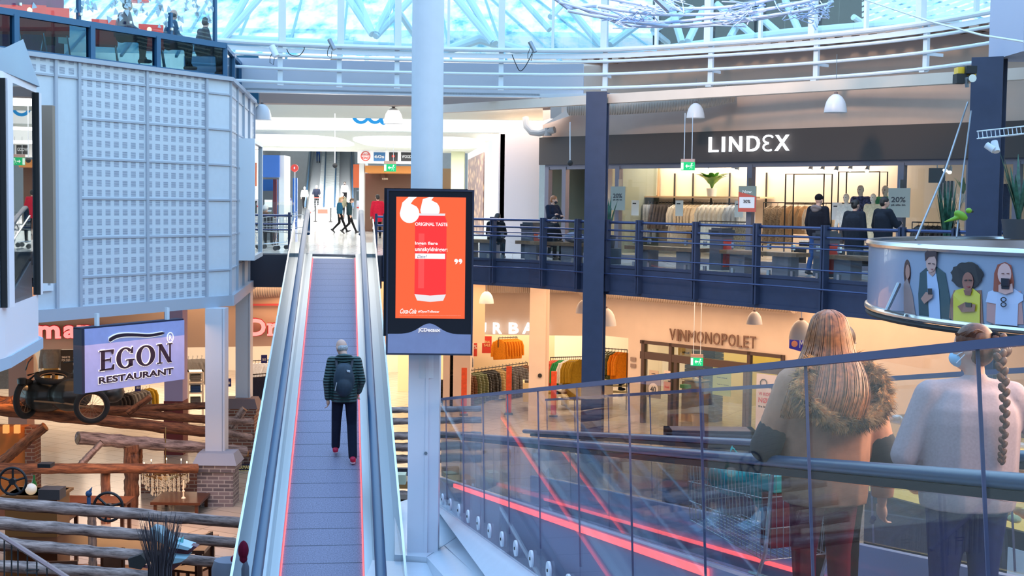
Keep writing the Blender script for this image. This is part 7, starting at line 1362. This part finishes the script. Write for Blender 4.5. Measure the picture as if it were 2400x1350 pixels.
eb = MB(); eb.ell(at(200, 905, 26.5), (.24, .2, .2)); eb.ell(at(225, 868, 26.6), (.22, .12, .08)); cone(eb, at(180, 870, 26.7), at(245, 872, 26.5), .08, .10); remesh(eb, 'tank_and_engine', BK, MC, .02, 3)
MB().tube([at(150, 850, 26.5), at(175, 846, 26.3), at(200, 852, 26.5), at(230, 845, 26.7)], .016, 6).build('handlebar', BK, MC); MB().tube([at(64, 880, 26.3), at(90, 872, 26.4), at(50, 905, 26.2)], .02, 6).build('mudguard', BK, MC); MB().tube([at(80, 940, 26.0), at(150, 945, 25.9), at(210, 955, 25.8)], .018, 6).build('frame_tube', RUST, MC)
h1 = MB().lathe([(.02, 0), (.09, .05), (.095, .14), (.06, .16)], at(52, 905, 26.0), 14).build('headlamp', BK, MC); MB().ell(at(262, 920, 26.2), (.24, .28, .2)).build('rear_box', BK, MC); MB().tube([at(60, 868, 26.3), at(66, 850, 26.3), at(76, 838, 26.4)], .014, 6).build('lever', BK, MC)
# ---------------- chandelier ----------------
CH = T('chandelier', 'crystal chandelier with candle lamps above the dark table', 'chandelier', at(388, 1105, 27.3)); c = at(388, 1105, 27.3); CRY = M('crystal', (.75, .62, .5), .08, .2, emit=(1, .65, .35), es=.25); BR = M('brass', (0, 0, 0)); px_m = 23.4/F
MB().tube([c+Vector((0, 0, .9)), c+Vector((0, 0, -.2))], .012, 6).build('stem', BR, CH)
R_ = random.Random(8)
for k_, (rr, zz, n, L_) in enumerate(((.46, -.02, 26, .14), (.39, -.06, 22, .22), (.28, -.1, 18, .30), (.16, -.14, 10, .36))):
    MB().tube([c+Vector((math.cos(a)*rr, math.sin(a)*rr, zz)) for a in [i*math.pi/10 for i in range(20)]], .01, 5, closed=True).build('ring', BR, CH)
    for i in range(n):
        a = i*2*math.pi/n; p = c+Vector((math.cos(a)*rr, math.sin(a)*rr, zz)); m_ = MB()
        for q in range(int(L_/.05)): m_.ell(p-Vector((0, 0, .02+q*.05)), (.011, .011, .016), 6, 4)
        m_.ell(p-Vector((0, 0, L_+.03)), (.018, .018, .032), 6, 4); m_.tube([p, p-Vector((0, 0, L_+.03))], .004, 4); m_.build('crystal_strand', CRY, CH)
for i in range(8):
    a = i*math.pi/4+.2; q = c+Vector((math.cos(a)*.42, math.sin(a)*.42, .08)); ar_ = MB().tube([c+Vector((0, 0, .0)), c+Vector((math.cos(a)*.2, math.sin(a)*.2, -.05)), q], .009, 5).build('arm', BR, CH); MB().tube([q, q+Vector((0, 0, .08))], .012, 6).build('candle', WHITE2, ar_); MB().ell(q+Vector((0, 0, .10)), (.012, .012, .022), 8, 6).build('flame_bulb', emis('bulb_glow', (1, .62, .3), 9), ar_)
# ---------------- furniture and clutter ----------------
IRON = M('black_iron', (.012, .012, .014), .5)
def ironwheel(label, px, py, rpx, Y, n=5):
    c = at(px, py, Y); R = rpx/F*Y; t = T('iron_wheel', label, 'wheel', c); MB().tube([c+Vector((math.cos(a)*R, 0, math.sin(a)*R)) for a in [i*math.pi/16 for i in range(32)]], R*.1, 8, closed=True).build('rim', IRON, t)
    for i in range(n): a = i*2*math.pi/n+.3; MB().tube([c, c+Vector((math.cos(a)*R, 0, math.sin(a)*R))], R*.09, 6).build('spoke', IRON, t)
    MB().tube([c-Vector((0, .04, 0)), c+Vector((0, .04, 0))], R*.25, 12).build('hub', IRON, t)
ironwheel('big black iron wheel at the left edge of the restaurant', 30, 1128, 32, 20.3); ironwheel('black iron wheel behind the upright log', 254, 1188, 34, 20.8, 3)
TBL = M('dark_table', srgb(86, 44, 24), .3, noise_amt=.2, noise_scale=6)
def table(label, px, py, Y, w_, d_, h=.75, base=-4.8, zt=None):
    c = at(px, py, Y); z = c.z if zt is None else zt; t = T('table', label, 'table', (c.x, Y, -4.8)); MB().box(c.x-w_, c.x+w_, Y-d_, Y+d_, z-.05, z).build('table_top', TBL, t)
    for sx_ in (-1, 1):
        for sy_ in (-1, 1): MB().box(c.x+sx_*(w_-.08)-.03, c.x+sx_*(w_-.08)+.03, Y+sy_*(d_-.08)-.03, Y+sy_*(d_-.08)+.03, -4.8, z-.05).build('leg', TBL, t)
    return t, z
t1, z1_ = table('dark polished table under the chandelier with one candle', 425, 1165, 26.6, .48, .5); cp = at(430, 1150, 26.5); tag(MB().lathe([(.05, 0), (.015, .03), (.015, .12), (.03, .14), (.014, .16), (.012, .36)], (cp.x, 26.5, z1_+.002), 12).build('candlestick', M('candle_cream', (.8, .65, .5), .4, emit=(1, .6, .3), es=.4)), 'candlestick on the dark polished table', 'candlestick')
table('long brown table in the restaurant behind the lower logs', 250, 1268, 20.5, 1.6, .5); table('brown table at the left edge behind the pale logs', 60, 1205, 22.4, .8, .45)
for i, (px, py, Y) in enumerate(((60, 1180, 21.2), (290, 1290, 19.6), (400, 1238, 21), (150, 1300, 19.3), (450, 1250, 20.8))):
    c = at(px, py, Y); lb = ('left of the big iron wheel', 'at the long brown table', 'behind the model aeroplane', 'at the bottom left, behind the pale logs', 'beside the grey brick pier')[i]; t = T('wooden_chair', 'brown wooden restaurant chair '+lb, 'chair', (c.x, Y, -4.8), i*1.1); Mx = wmat(t); MB(Mx).box(-.22, .22, -.22, .22, .43, .47).build('seat', TBL, t); MB(Mx).box(-.22, .22, .2, .24, .6, 1.0).build('backrest', TBL, t)
    for sx_ in (-1, 1):
        for sy_ in (-1, 1): MB(Mx).box(sx_*.2-.02, sx_*.2+.02, sy_*.2-.02, sy_*.2+.02, 0, .43 if sy_ < 0 else 1.0).build('leg', TBL, t)
cs = at(75, 1140, 20.9); cab = T('sideboard', 'brown sideboard with bottle, globe lamp and black box on it', 'sideboard', (cs.x, 20.9, -4.8)); MB().box(cs.x-.35, cs.x+.45, 20.7, 21.3, -4.8, cs.z-.1).box(cs.x-.4, cs.x+.5, 20.65, 21.35, cs.z-.14, cs.z-.1).build('body', M('sideboard_wood', srgb(140, 84, 36), .5), cab); zt5 = cs.z-.1
bp_ = at(80, 1135, 20.85); tag(MB().lathe([(.045, 0), (.045, .13), (.018, .2), (.015, .27)], (bp_.x, 20.85, zt5+.02), 12).build('green_bottle', M('green_glass', (.03, .16, .03), .1)), 'green bottle standing on the brown sideboard', 'bottle'); bp_ = at(73, 1160, 20.75); tag(MB().ell((bp_.x, 20.75, zt5+.09), (.09, .09, .09)).build('glass_globe', M('globe_glass', (.5, .5, .48), .1, emit=(1, .7, .4), es=.4)), 'glass globe lamp on the brown sideboard', 'lamp')
bx_ = at(112, 1160, 20.6); tag(MB().box(bx_.x-.15, bx_.x+.18, 20.6, 20.9, bx_.z-.08, bx_.z+.08).build('black_box', M('box_dark', (.05, .04, .04), .5)), 'small dark wooden box right of the globe lamp', 'box'); tag(MB().box(at(108, 1085, 20.9).x-.1, at(108, 1085, 20.9).x+.1, 20.8, 21, at(108, 1085, 20.9).z-.06, at(108, 1085, 20.9).z).build('black_box', IRON), 'small black box lying on the straight dark log', 'box')
bb = at(208, 1165, 20.2); m_ = MB(); m_.ell(bb+Vector((0, 0, .05)), (.05, .04, .05)); m_.tube([bb+Vector((.0, 0, .05)), bb+Vector((.05, 0, .15))], [.04, .004], 8); m_.tube([bb, bb-Vector((0, 0, .25))], .03, 8); tag(m_.build('bird_ornament', M('bird_blue', (.03, .08, .18), .5)), 'blue bird ornament on a stick left of the iron wheel', 'ornament')
table('small round topped side table behind the long pale log', 200, 1170, 24, .8, .3)
# willow bundle, model aeroplane, cushion, railing
wv_ = MB(); wb0 = at(375, 1360, 14.5)
for i in range(170):
    a = R_.random()*6.28; r0_ = R_.random()**.5*.13; b_ = wb0+Vector((math.cos(a)*r0_, math.sin(a)*r0_, -.5)); m2 = wb0+Vector((math.cos(a)*r0_*.95, math.sin(a)*r0_*.95, .15)); L_ = R_.uniform(.5, .82); e_ = wb0+Vector((math.cos(a)*(r0_*1.7+.03), math.sin(a)*r0_*1.6, .1+L_*.78)); wv_.tube([b_, m2, e_], [.005, .0045, .0015], 4)
tag(wv_.build('willow_bundle', M('willow_twigs', srgb(62, 56, 62), .6), None, 0), 'bundle of dark willow twigs standing at the bottom left', 'twigs', kind='stuff')
AE = T('model_aeroplane', 'red and pale blue wooden model aeroplane behind the willow bundle', 'model aeroplane', at(440, 1300, 15)); PALE = M('plane_pale', srgb(150, 184, 196), .4); PRED = M('plane_red', srgb(96, 50, 60), .5)
def plate(name, P, th, mat, Y): mb = MB(); Q = [at(x, y, Y) for x, y in P]; n = len(Q); mb.add(Q+[q+Vector((0, th, 0)) for q in Q], [tuple(range(n)), tuple(range(2*n-1, n-1, -1))]+[(i, (i+1) % n, n+(i+1) % n, n+i) for i in range(n)]); return mb.build(name, mat, AE)
plate('upper_wing', [(352, 1240), (370, 1244), (400, 1270), (448, 1285), (440, 1290), (395, 1282), (358, 1262)], .25, PALE, 15); plate('fuselage', [(390, 1300), (430, 1308), (462, 1282), (440, 1276), (395, 1288)], .12, PRED, 15.1); plate('lower_wing', [(385, 1306), (436, 1310), (424, 1318), (400, 1322), (380, 1320)], .3, PALE, 14.9); plate('tail', [(415, 1268), (430, 1258), (428, 1275)], .03, M('plane_teal', srgb(110, 190, 190), .4), 15.1); plate('wheel_cover', [(300, 1310), (330, 1300), (345, 1318), (330, 1335), (302, 1330)], .1, IRON, 15); plate('keel', [(330, 1330), (400, 1340), (425, 1322), (380, 1325)], .1, PRED, 15)
tag(remesh(MB().ell(at(567, 1290, 15.5), (.08, .1, .12)).ell(at(560, 1310, 15.5), (.1, .1, .06)), 'cushion', C_MAROON, None, .012, 2), 'dark red bundle of cloth at the foot of the moving ramp', 'cloth'); tag(MB().lathe([(.20, -.6), (.2, -.1), (.17, .0)], at(540, 1312, 15.8), 20, 1.1).build('barrel_chair', M('barrel_grey', srgb(120, 124, 138), .6)), 'grey barrel shaped seat below the dark red cloth', 'seat')
RL = T('stair_railing', 'brown steel stair railing rising across the lower left corner', 'railing', at(80, 1300, 12)); MB().tube([at(-20, 1240, 12), at(170, 1362, 12)], .035, 6, flat=.6).build('handrail', M('rail_brown', srgb(130, 106, 106), .4, .4), RL)
for px in (10, 27, 42, 64, 86, 110): MB().tube([at(px, 1250+px*.62, 12), at(px, 1380, 12)], .007, 5).build('baluster', IRON, RL)
MB().tube([at(60, 1335, 12), at(66, 1343, 12), at(85, 1343, 12), at(92, 1335, 12), at(60, 1335, 12)], .006, 5).build('ornament', IRON, RL)
# clutter between ramp and column
tag(abox(925, 1113, 950, 1136, 18, .2, 'yellow_box', M('tin_cream', srgb(220, 214, 176), .5)), 'cream tin with handle standing between ramp and column', 'tin'); tag(abox(912, 1128, 968, 1146, 19.5, .4, 'boat_hull', M('boat_wood', srgb(190, 130, 70), .5)), 'curved wooden hull piece between ramp and column', 'hull'); tag(abox(914, 1098, 960, 1122, 20.5, .1, 'fence_panel', M('dark_slats', srgb(50, 44, 52), .6, noise_amt=.5, noise_scale=20)), 'dark slatted panel between ramp and column', 'panel'); tag(abox(922, 1170, 960, 1232, 18.5, .3, 'dark_cabinet', M('cabinet_brown', srgb(74, 48, 32), .6)), 'dark brown cabinet low between ramp and column', 'cabinet'); tag(remesh(MB().ell(at(1100, 1130, 20.5), (.45, .3, .12)).ell(at(1085, 1118, 20.5), (.15, .2, .15)), 'rowing_boat', M('boat_wood'), None, .02, 2), 'small wooden boat hull behind the glass fence clamps', 'boat')
# ---------------- round hanging banner ----------------
DC = Vector((1.7/3.2*17, 17, 0)); DRR = 4.45; zT, zB = .795, 0.0
pt_t = at(2400, 592, 13.5)
def dray(px, py, R):
    r = ray(px, py); o = Vector((0, 0, CZ)); a = r.x**2+r.y**2; b = 2*(r.x*(o.x-DC.x)+r.y*(o.y-DC.y)); c = (o.x-DC.x)**2+(o.y-DC.y)**2-R*R; d = b*b-4*a*c
    if d < 0: t = -b/(2*a)
    else: t = (-b-math.sqrt(d))/(2*a)
    p = o+r*t; return p
zT = dray(2330, 590, DRR).z; zB = dray(2330, 768, DRR).z
DT = T('round_banner', 'large round hanging banner printed with young people holding phones', 'banner', (DC.x, DC.y, zB))
SKYP = M('print_blue_grey', srgb(140, 156, 182), .3, coat=.4)
A0, A1 = math.radians(140), math.radians(285); NA = 90
def arc(R, z): return [(DC.x+math.cos(A0+(A1-A0)*i/NA)*R, DC.y+math.sin(A0+(A1-A0)*i/NA)*R, z) for i in range(NA+1)]
o_ = arc(DRR, zB)+arc(DRR, zT); i_ = arc(DRR-.03, zB)+arc(DRR-.03, zT); m_ = MB(); n1 = NA+1
m_.add(o_+i_, [(i, i+1, n1+i+1, n1+i) for i in range(NA)]+[(2*n1+i+1, 2*n1+i, 3*n1+i, 3*n1+i+1) for i in range(NA)]); m_.build('printed_sheet', SKYP, DT)
full = [(DC.x+math.cos(a)*DRR, DC.y+math.sin(a)*DRR) for a in [i*2*math.pi/120 for i in range(120)]]
MB().tube([(x, y, zT) for x, y in full], .045, 8, closed=True).build('top_rim', STEEL, DT); MB().tube([(x, y, zB) for x, y in full], .04, 8, closed=True).build('bottom_rim', STEEL, DT)
MB().tube([(x*.997+DC.x*.003, y*.997+DC.y*.003, zB-.08) for x, y in full], .035, 6, closed=True).build('lower_ring', BLACKM, DT)
MB().add([(DC.x+math.cos(a)*(DRR-.04), DC.y+math.sin(a)*(DRR-.04), z) for z in (zB+.02, zT-.02) for a in [i*2*math.pi/120 for i in range(120)]], [(i, (i+1) % 120, 120+(i+1) % 120, 120+i) for i in range(120)]).build('inner_sheet', M('sheet_back', srgb(190, 180, 184), .7), DT)
a_ = dray(2078, 728, DRR+.25); b_ = dray(2107, 665, DRR+.05); c_ = dray(2118, 735, DRR+.05); MB().tube([b_, a_, c_], .03, 8).build('bracket', STEELD, DT)
def dp(name, P, col, lvl, rough=.3):
    R = DRR+.004+lvl*.006; Q = [dray(x, y, R) for x, y in P]; key = 'print_%d_%d_%d' % col; mb = MB(); n = len(Q); out = []
    for q in Q: v = Vector((q.x-DC.x, q.y-DC.y, 0)).normalized()*.004; out.append(q-v)
    mb.add(Q+out, [tuple(range(n)), tuple(range(2*n-1, n-1, -1))]+[(i, (i+1) % n, n+(i+1) % n, n+i) for i in range(n)]); return mb.build(name, M(key, srgb(*col), rough, coat=.3), DT, 0)
def el(cx_, cy_, rx, ry, n=16, wob=0): R_ = random.Random(int(cx_)); return [(cx_+math.cos(a)*rx*(1+R_.uniform(-wob, wob)), cy_+math.sin(a)*ry*(1+R_.uniform(-wob, wob))) for a in [i*2*math.pi/n for i in range(n)]]
# leftmost squeezed figure
dp('printed_hair', el(2126, 640, 8, 32), (70, 42, 40), 0); dp('printed_top', [(2118, 735), (2118, 665), (2126, 650), (2138, 690), (2145, 738)], (150, 130, 130), 1); dp('printed_face', el(2127, 637, 5, 17), (176, 130, 116), 2)
# man in a green checked shirt
dp('printed_shirt', [(2154, 745), (2152, 690), (2156, 640), (2170, 628), (2195, 625), (2215, 640), (2226, 700), (2228, 748), (2190, 752)], (40, 74, 84), 1); dp('printed_tshirt', [(2178, 750), (2174, 680), (2172, 636), (2192, 632), (2200, 680), (2204, 752)], (168, 190, 226), 2); dp('printed_neck', [(2176, 640), (2176, 625), (2192, 625), (2192, 640), (2185, 648)], (176, 140, 134), 3); dp('printed_face', el(2182, 616, 12, 22), (196, 158, 150), 4); dp('printed_hair', [(2168, 612), (2167, 594), (2176, 583), (2188, 583), (2195, 592), (2195, 612), (2190, 600), (2176, 602)], (56, 32, 38), 5); dp('printed_arm', [(2158, 700), (2170, 684), (2186, 690), (2184, 698), (2166, 712)], (176, 134, 122), 6); dp('printed_phone', [(2174, 676), (2184, 676), (2184, 690), (2175, 690)], (26, 28, 36), 7)
dp('printed_face_mark', [(2175, 617), (2180, 616), (2180, 618), (2175, 619)], (60, 40, 44), 6); dp('printed_face_mark', [(2185, 617), (2190, 618), (2190, 620), (2185, 619)], (60, 40, 44), 6); dp('printed_lips', [(2180, 630), (2187, 630), (2184, 633)], (150, 80, 84), 6)
# woman with big curly hair and yellow top
dp('printed_arms', [(2224, 745), (2228, 700), (2236, 680), (2300, 680), (2304, 760), (2240, 755)], (128, 84, 74), 1); dp('printed_top', [(2234, 756), (2234, 690), (2240, 680), (2262, 674), (2280, 676), (2297, 690), (2296, 760)], (206, 196, 60), 2); dp('printed_hair', el(2266, 645, 37, 31, 30, .07), (24, 26, 38), 3); dp('printed_face', el(2268, 660, 13, 22), (150, 98, 86), 4); dp('printed_neck', [(2258, 680), (2278, 678), (2274, 692), (2262, 692)], (130, 84, 74), 4); dp('printed_hands', [(2244, 718), (2262, 708), (2286, 714), (2284, 730), (2254, 732)], (140, 94, 82), 5); dp('printed_phone', [(2262, 709), (2277, 710), (2276, 720), (2263, 719)], (24, 24, 32), 6)
dp('printed_face_mark', [(2260, 656), (2266, 655), (2266, 658), (2260, 659)], (40, 24, 26), 6); dp('printed_face_mark', [(2270, 655), (2277, 656), (2276, 659), (2270, 658)], (40, 24, 26), 6); dp('printed_lips', [(2264, 671), (2273, 671), (2269, 675)], (150, 50, 56), 6)
# woman with red hair and white top
dp('printed_arms', [(2312, 752), (2313, 690), (2325, 680), (2392, 682), (2399, 760), (2330, 760)], (190, 150, 150), 1); dp('printed_top', [(2310, 708), (2316, 684), (2340, 675), (2375, 676), (2397, 690), (2398, 704), (2386, 712), (2384, 764), (2332, 760), (2334, 712)], (186, 204, 238), 2); dp('printed_hair', [(2328, 682), (2330, 640), (2338, 620), (2356, 614), (2370, 622), (2376, 660), (2374, 680), (2340, 684)], (150, 84, 70), 3); dp('printed_face', el(2354, 642, 16, 25), (214, 178, 176), 4); dp('printed_phone', [(2346, 652), (2366, 653), (2365, 678), (2347, 677)], (40, 44, 56), 6); dp('printed_hands', [(2340, 668), (2350, 664), (2364, 668), (2372, 664), (2374, 684), (2356, 690), (2340, 684)], (206, 168, 164), 5); dp('printed_phone_top', [(2346, 652), (2366, 653), (2366, 670), (2346, 670)], (40, 44, 56), 7)
for x in (2347, 2359): dp('printed_face_mark', [(x, 640), (x+6, 640), (x+6, 642), (x, 642)], (110, 70, 66), 6)
for k_, y in enumerate((702, 714)): MB().tube([dray(2352+math.cos(a)*6, y+math.sin(a)*5, DRR+.04) for a in [i*math.pi/6 for i in range(12)]], .006, 4, closed=True).build('printed_glasses', INK, DT)
# suspension ropes
tt = T('banner_rope', 'thin ropes running from the chain hoist down to the round banner', 'rope', at(2268, 240, 20.9)); MB().tube([at(2268, 240, 20.9), at(2215, 400, 18), dray(2146, 562, DRR)], .014, 6).build('rope', STEELD, tt); MB().tube([at(2276, 260, 20.9), at(2255, 420, 20), at(2242, 556, 19)], .012, 6).build('rope', STEELD, tt)
pb_ = at(2252, 505, 19.3); bd_ = T('parrot_figure', 'green parrot figure perched on a rope by the right column', 'figure', pb_); m_ = MB(); m_.ell(pb_, (.11, .05, .06), 12, 8, Matrix.Rotation(.5, 3, 'Y')); m_.ell(pb_+Vector((.11, 0, .07)), (.045, .04, .04)); m_.tube([pb_+Vector((-.05, 0, -.03)), pb_+Vector((-.24, 0, -.10))], [.04, .008], 6); remesh(m_, 'body', M('parrot_green', srgb(112, 160, 40), .5), bd_, .01, 2); MB().ell(pb_+Vector((.16, 0, .06)), (.02, .012, .02)).build('beak', BLACKM, bd_)
# cable tray and spot lights at the right edge
ctY = 12.0; tr_ = T('cable_tray', 'white wire cable tray with white spotlights at the right edge', 'cable tray', at(2350, 310, ctY)); m_ = MB()
for y_ in (308, 325): m_.tube([at(2290, y_, ctY), at(2420, y_-14, ctY-.6)], .006, 5)
m_.tube([at(2300, 325, ctY+.3), at(2420, 312, ctY-.3)], .006, 5)
for i in range(13): x = 2292+i*10; m_.tube([at(x, 308-(x-2290)*.108, ctY-(x-2290)*.0046), at(x+2, 324-(x-2290)*.108, ctY-(x-2290)*.0046), at(x+9, 324-(x-2290)*.108, ctY+.3)], .004, 4)
m_.build('wire_tray', WHITE2, tr_)
for a, b in (((2312, 340), (2330, 352)), ((2330, 332), (2336, 356))): MB().tube([at(*a, ctY), at(*b, ctY-.05)], .03, 12).build('spotlight', WHITE2, tr_)
tag(MB().tube([at(2400, 98, 14), at(2300, 82, 15), at(2180, 50, 17), at(2030, 0, 20), at(1960, -30, 21)], .012, 6).build('white_cable', WHITE2), 'long white cable sagging across the upper right corner', 'cable')
# ---------------- wire sculpture under the roof ----------------
WS = T('wire_sculpture', 'hanging sculpture of pale bent pipes and tangled wires under the glass roof', 'sculpture', at(1640, 20, 24)); WR_ = random.Random(4); WP = M('wire_pale', srgb(186, 204, 236), .35, .2)
for (x0_, y0_, xm, ym, x1_, y1_) in ((1296, -10, 1500, 62, 1900, 22), (1330, 25, 1620, 62, 1940, 10), (1400, 15, 1640, 34, 1900, 2), (1420, -5, 1640, 20, 1860, -14), (1310, 5, 1560, 52, 1960, -12)):
    P = [at(x0_, y0_, 23.5), at((x0_+xm)/2, (y0_+ym)/2+8, 24), at(xm, ym, 24.5), at((xm+x1_)/2, (ym+y1_)/2+8, 24), at(x1_, y1_, 23.5)]; MB().tube(crv3(P, 6), .028, 8).build('pipe', WP, WS)
for cx_, cy_ in ((1460, 42), (1500, 30), (1720, 38), (1745, 20), (1860, 28), (1900, 22), (1580, 8)):
    for j in range(7):
        P = [at(cx_+WR_.uniform(-55, 55), cy_+WR_.uniform(-26, 26), 24+WR_.uniform(-.5, .5)) for q in range(4)]; MB().tube(crv3(P, 5), .009, 5).build('wire', WP, WS)
MB().tube([at(1300, -5, 23.5), at(1330, 18, 23.6), at(1390, 12, 24), at(1430, 18, 24.4)], .04, 8).build('pipe', WP, WS); MB().tube([at(1530, -10, 23), at(1565, 22, 23.4)], .05, 4).build('flat_bar', WP, WS)
for i in range(12): MB().tube([at(1912+i*3, 70+i*-7, 24.2), at(1895+i*6+10, 58-i*7, 24.3)], .012, 4).build('rung', WP, WS)
# small fittings on the ring
for px, py, lb in ((643, 120, 'leftmost white spotlight on the ring railing, beside the clad volume'), (778, 104, 'second small grey spotlight clamped to the ring rail'), (1248, 110, 'small grey spotlight clamped to the ring rail right of the column')):
    c = at(px, py, 30.6); t = T('ring_spotlight', lb, 'spotlight', c); MB().tube([c+Vector((-.06, 0, .11)), c+Vector((.06, -.05, -.12))], .075 if px < 700 else .05, 12).build('can', WHITE2 if px < 700 else STEELD, t); MB().tube([c+Vector((0, 0, .1)), c+Vector((-.1, .02, -.15)), c+Vector((-.1, 0, -.25)), c+Vector((-.02, 0, -.3)), c+Vector((.0, 0, -.15))], .008, 5).build('cable', BLACKM, t)
for P, lb in (([(672, 115), (680, 128), (700, 131), (712, 118), (713, 110)], 'left'), ([(1200, 128), (1209, 150), (1218, 166), (1228, 160), (1240, 140), (1250, 118)], 'right')): tag(MB().tube(crv3([at(x, y, 30.9) for x, y in P], 4), .010, 5).build('loose_cable', BLACKM), 'thin black cable looping from a socket on the ring railing, %s of the round column' % lb, 'cable')
tag(MB().tube([at(786, 152, 32.2), at(786, 152, 32.24)], .17, 20).build('orange_disc', M('disc_orange', srgb(200, 152, 110), .7)), 'dull orange disc on the pale fascia behind the ring railing', 'disc')
# ---------------- terrace above the clad volume ----------------
def TP(px, off, z): q = onw(BF, px, 60, off); return BF @ Vector((q.x, off, z))
def terr(label, px, off, rz, **k): p = TP(px, off, 3.86); return person(label, p, rz, 1.6, pose=sitpose(), vox=.02, **k)
for lb, px, off, kw in (('bald man in a teal jumper seated at the terrace table', 395, .9, dict(top=C_TEAL, legs=C_BLACK, hair=HAIRD, hairkind='bald', look=(.6, 0))), ('person with dark hair and black top seated at the right end of the terrace', 470, 1.1, dict(top=C_NAVY, legs=C_BLACK, hair=HAIRD, look=(.8, -.2))), ('person in a shiny dark blue jacket leaning on the terrace rail', 285, .8, dict(top=M('shiny_blue', srgb(16, 40, 80), .25), legs=C_BLACK, hair=HAIRD, puff=True))):
    p = TP(px, off, 4.0); person(lb, (p.x, p.y, 3.98), -1.0, 1.62, pose=sitpose(), vox=.02, **kw)
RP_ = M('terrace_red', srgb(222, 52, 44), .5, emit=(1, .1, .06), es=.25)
for i, (px, off, z, rr, lb) in enumerate(((322, 2.2, 5.45, .24, 'bright red lamp shade hanging left of the bald man'), (240, 2.5, 5.6, .22, 'red lamp shade near the picture top above the terrace'), (10, 2.5, 5.35, .3, 'red lamp shade at the upper left corner'))):
    c = TP(px, off, z); t = T('red_lamp', lb, 'lamp', c); MB().lathe([(rr, 0), (rr*.96, .36), (rr*.9, .36), (rr*.9, .02)], c, 20).build('shade', RP_, t); MB().tube([c+Vector((0, 0, .3)), c+Vector((0, 0, 2))], .008, 4).build('cord', BLACKM, t)
for i, (px, off, lb) in enumerate(((75, .8, 'left of the first rail post'), (245, 1.1, 'behind the middle dark pane'), (355, .8, 'right of the middle dark pane'), (20, 1.2, 'at the left picture edge'), (130, .7, 'behind the second dark pane'))):
    c = TP(px, off, 3.86); t = T('red_chair', 'red terrace chair with steel legs, '+lb, 'chair', c, .3); Mx = wmat(t); MB(Mx).box(-.24, .24, -.22, .22, .42, .48).box(-.24, .24, .2, .25, .48, .95).build('seat', RP_, t)
    for sx_ in (-1, 1):
        for sy_ in (-1, 1): MB(Mx).tube([(sx_*.2, sy_*.18, .42), (sx_*.26, sy_*.24, 0)], .014, 6).build('leg', STEEL, t)
for px, lb in ((70, 'left'), (178, 'second'), (350, 'right')):
    c = TP(px, .45, 4.62); tag(MB().ell(c, (.045, .045, .05)).build('candle_lamp', emis('warm_bulb', (1, .6, .3), 3)), 'small glowing warm lamp on the terrace, %s one' % lb, 'lamp')
lfp = TP(118, 1.4, 4.2); plant('fern', 'green fern behind the second dark terrace pane', lfp, .12, .15, M('planter_grey'), M('fern_green', srgb(40, 120, 50), .6), 24, .5, .03, .8, .3, .7, 31)
tag(MB(BF).box(onw(BF, 138, 50, 1).x, onw(BF, 160, 50, 1).x, 1, 1.02, 4.2, 4.42).build('menu_screen', emis('menu_glow', (.5, .8, .9), .8)), 'pale tilted menu screen behind the terrace pane', 'screen')
S('wall_back', MB(BF).box(bl, onw(BF, 150, 50, 3.4).x, 3.4, 3.5, 4.3, 6.4), M('terrace_magenta', srgb(120, 40, 84), .6, noise_amt=.5, noise_scale=2), label='dark magenta wall behind the terrace')
# ---------------- shopping trolley in the foreground ----------------
cpos = on2(NS*.30, 3.55); rzc = math.atan2((R2.to_3x3() @ Vector((0, 1, 0))).y, (R2.to_3x3() @ Vector((0, 1, 0))).x)-math.pi/2
FT = trolley('wire shopping trolley with turquoise bags pushed by the long haired woman', cpos, rzc+.25, 1.0, nw=11)
Mx = wmat(FT); TQ = M('turquoise_bag', srgb(40, 178, 176), .45, noise_amt=.1)
def bag(label, c, r, mat, nm='shopping_bag'): m_ = MB(Mx); m_.ell(c, r, 14, 10); m_.ell((c[0]+.03, c[1]+.02, c[2]+r[2]*.5), (r[0]*.7, r[1]*.6, r[2]*.5)); m_.tube([(c[0]-.05, c[1], c[2]+r[2]*.8), (c[0]-.03, c[1], c[2]+r[2]*1.5), (c[0]+.05, c[1], c[2]+r[2]*.8)], .01, 5); return tag(remesh(m_, nm, mat, None, .009, 3), label, 'bag')
bag('turquoise plastic bag lying at the front of the foreground trolley', (-.02, .18, .80), (.16, .17, .12), TQ); bag('turquoise plastic bag at the handle end of the foreground trolley', (.04, -.14, .78), (.15, .13, .16), TQ); tag(MB(Mx).box(-.14, .16, -.36, -.26, .50, .80).build('dark_red_box', M('box_dark_red', srgb(110, 20, 44), .5)), 'dark red carton at the handle end of the foreground trolley', 'box')
tag(MB(Mx).box(-.12, .14, -.35, -.08, .81, .9).build('turquoise_box', TQ), 'turquoise carton on top of the dark red carton', 'box')
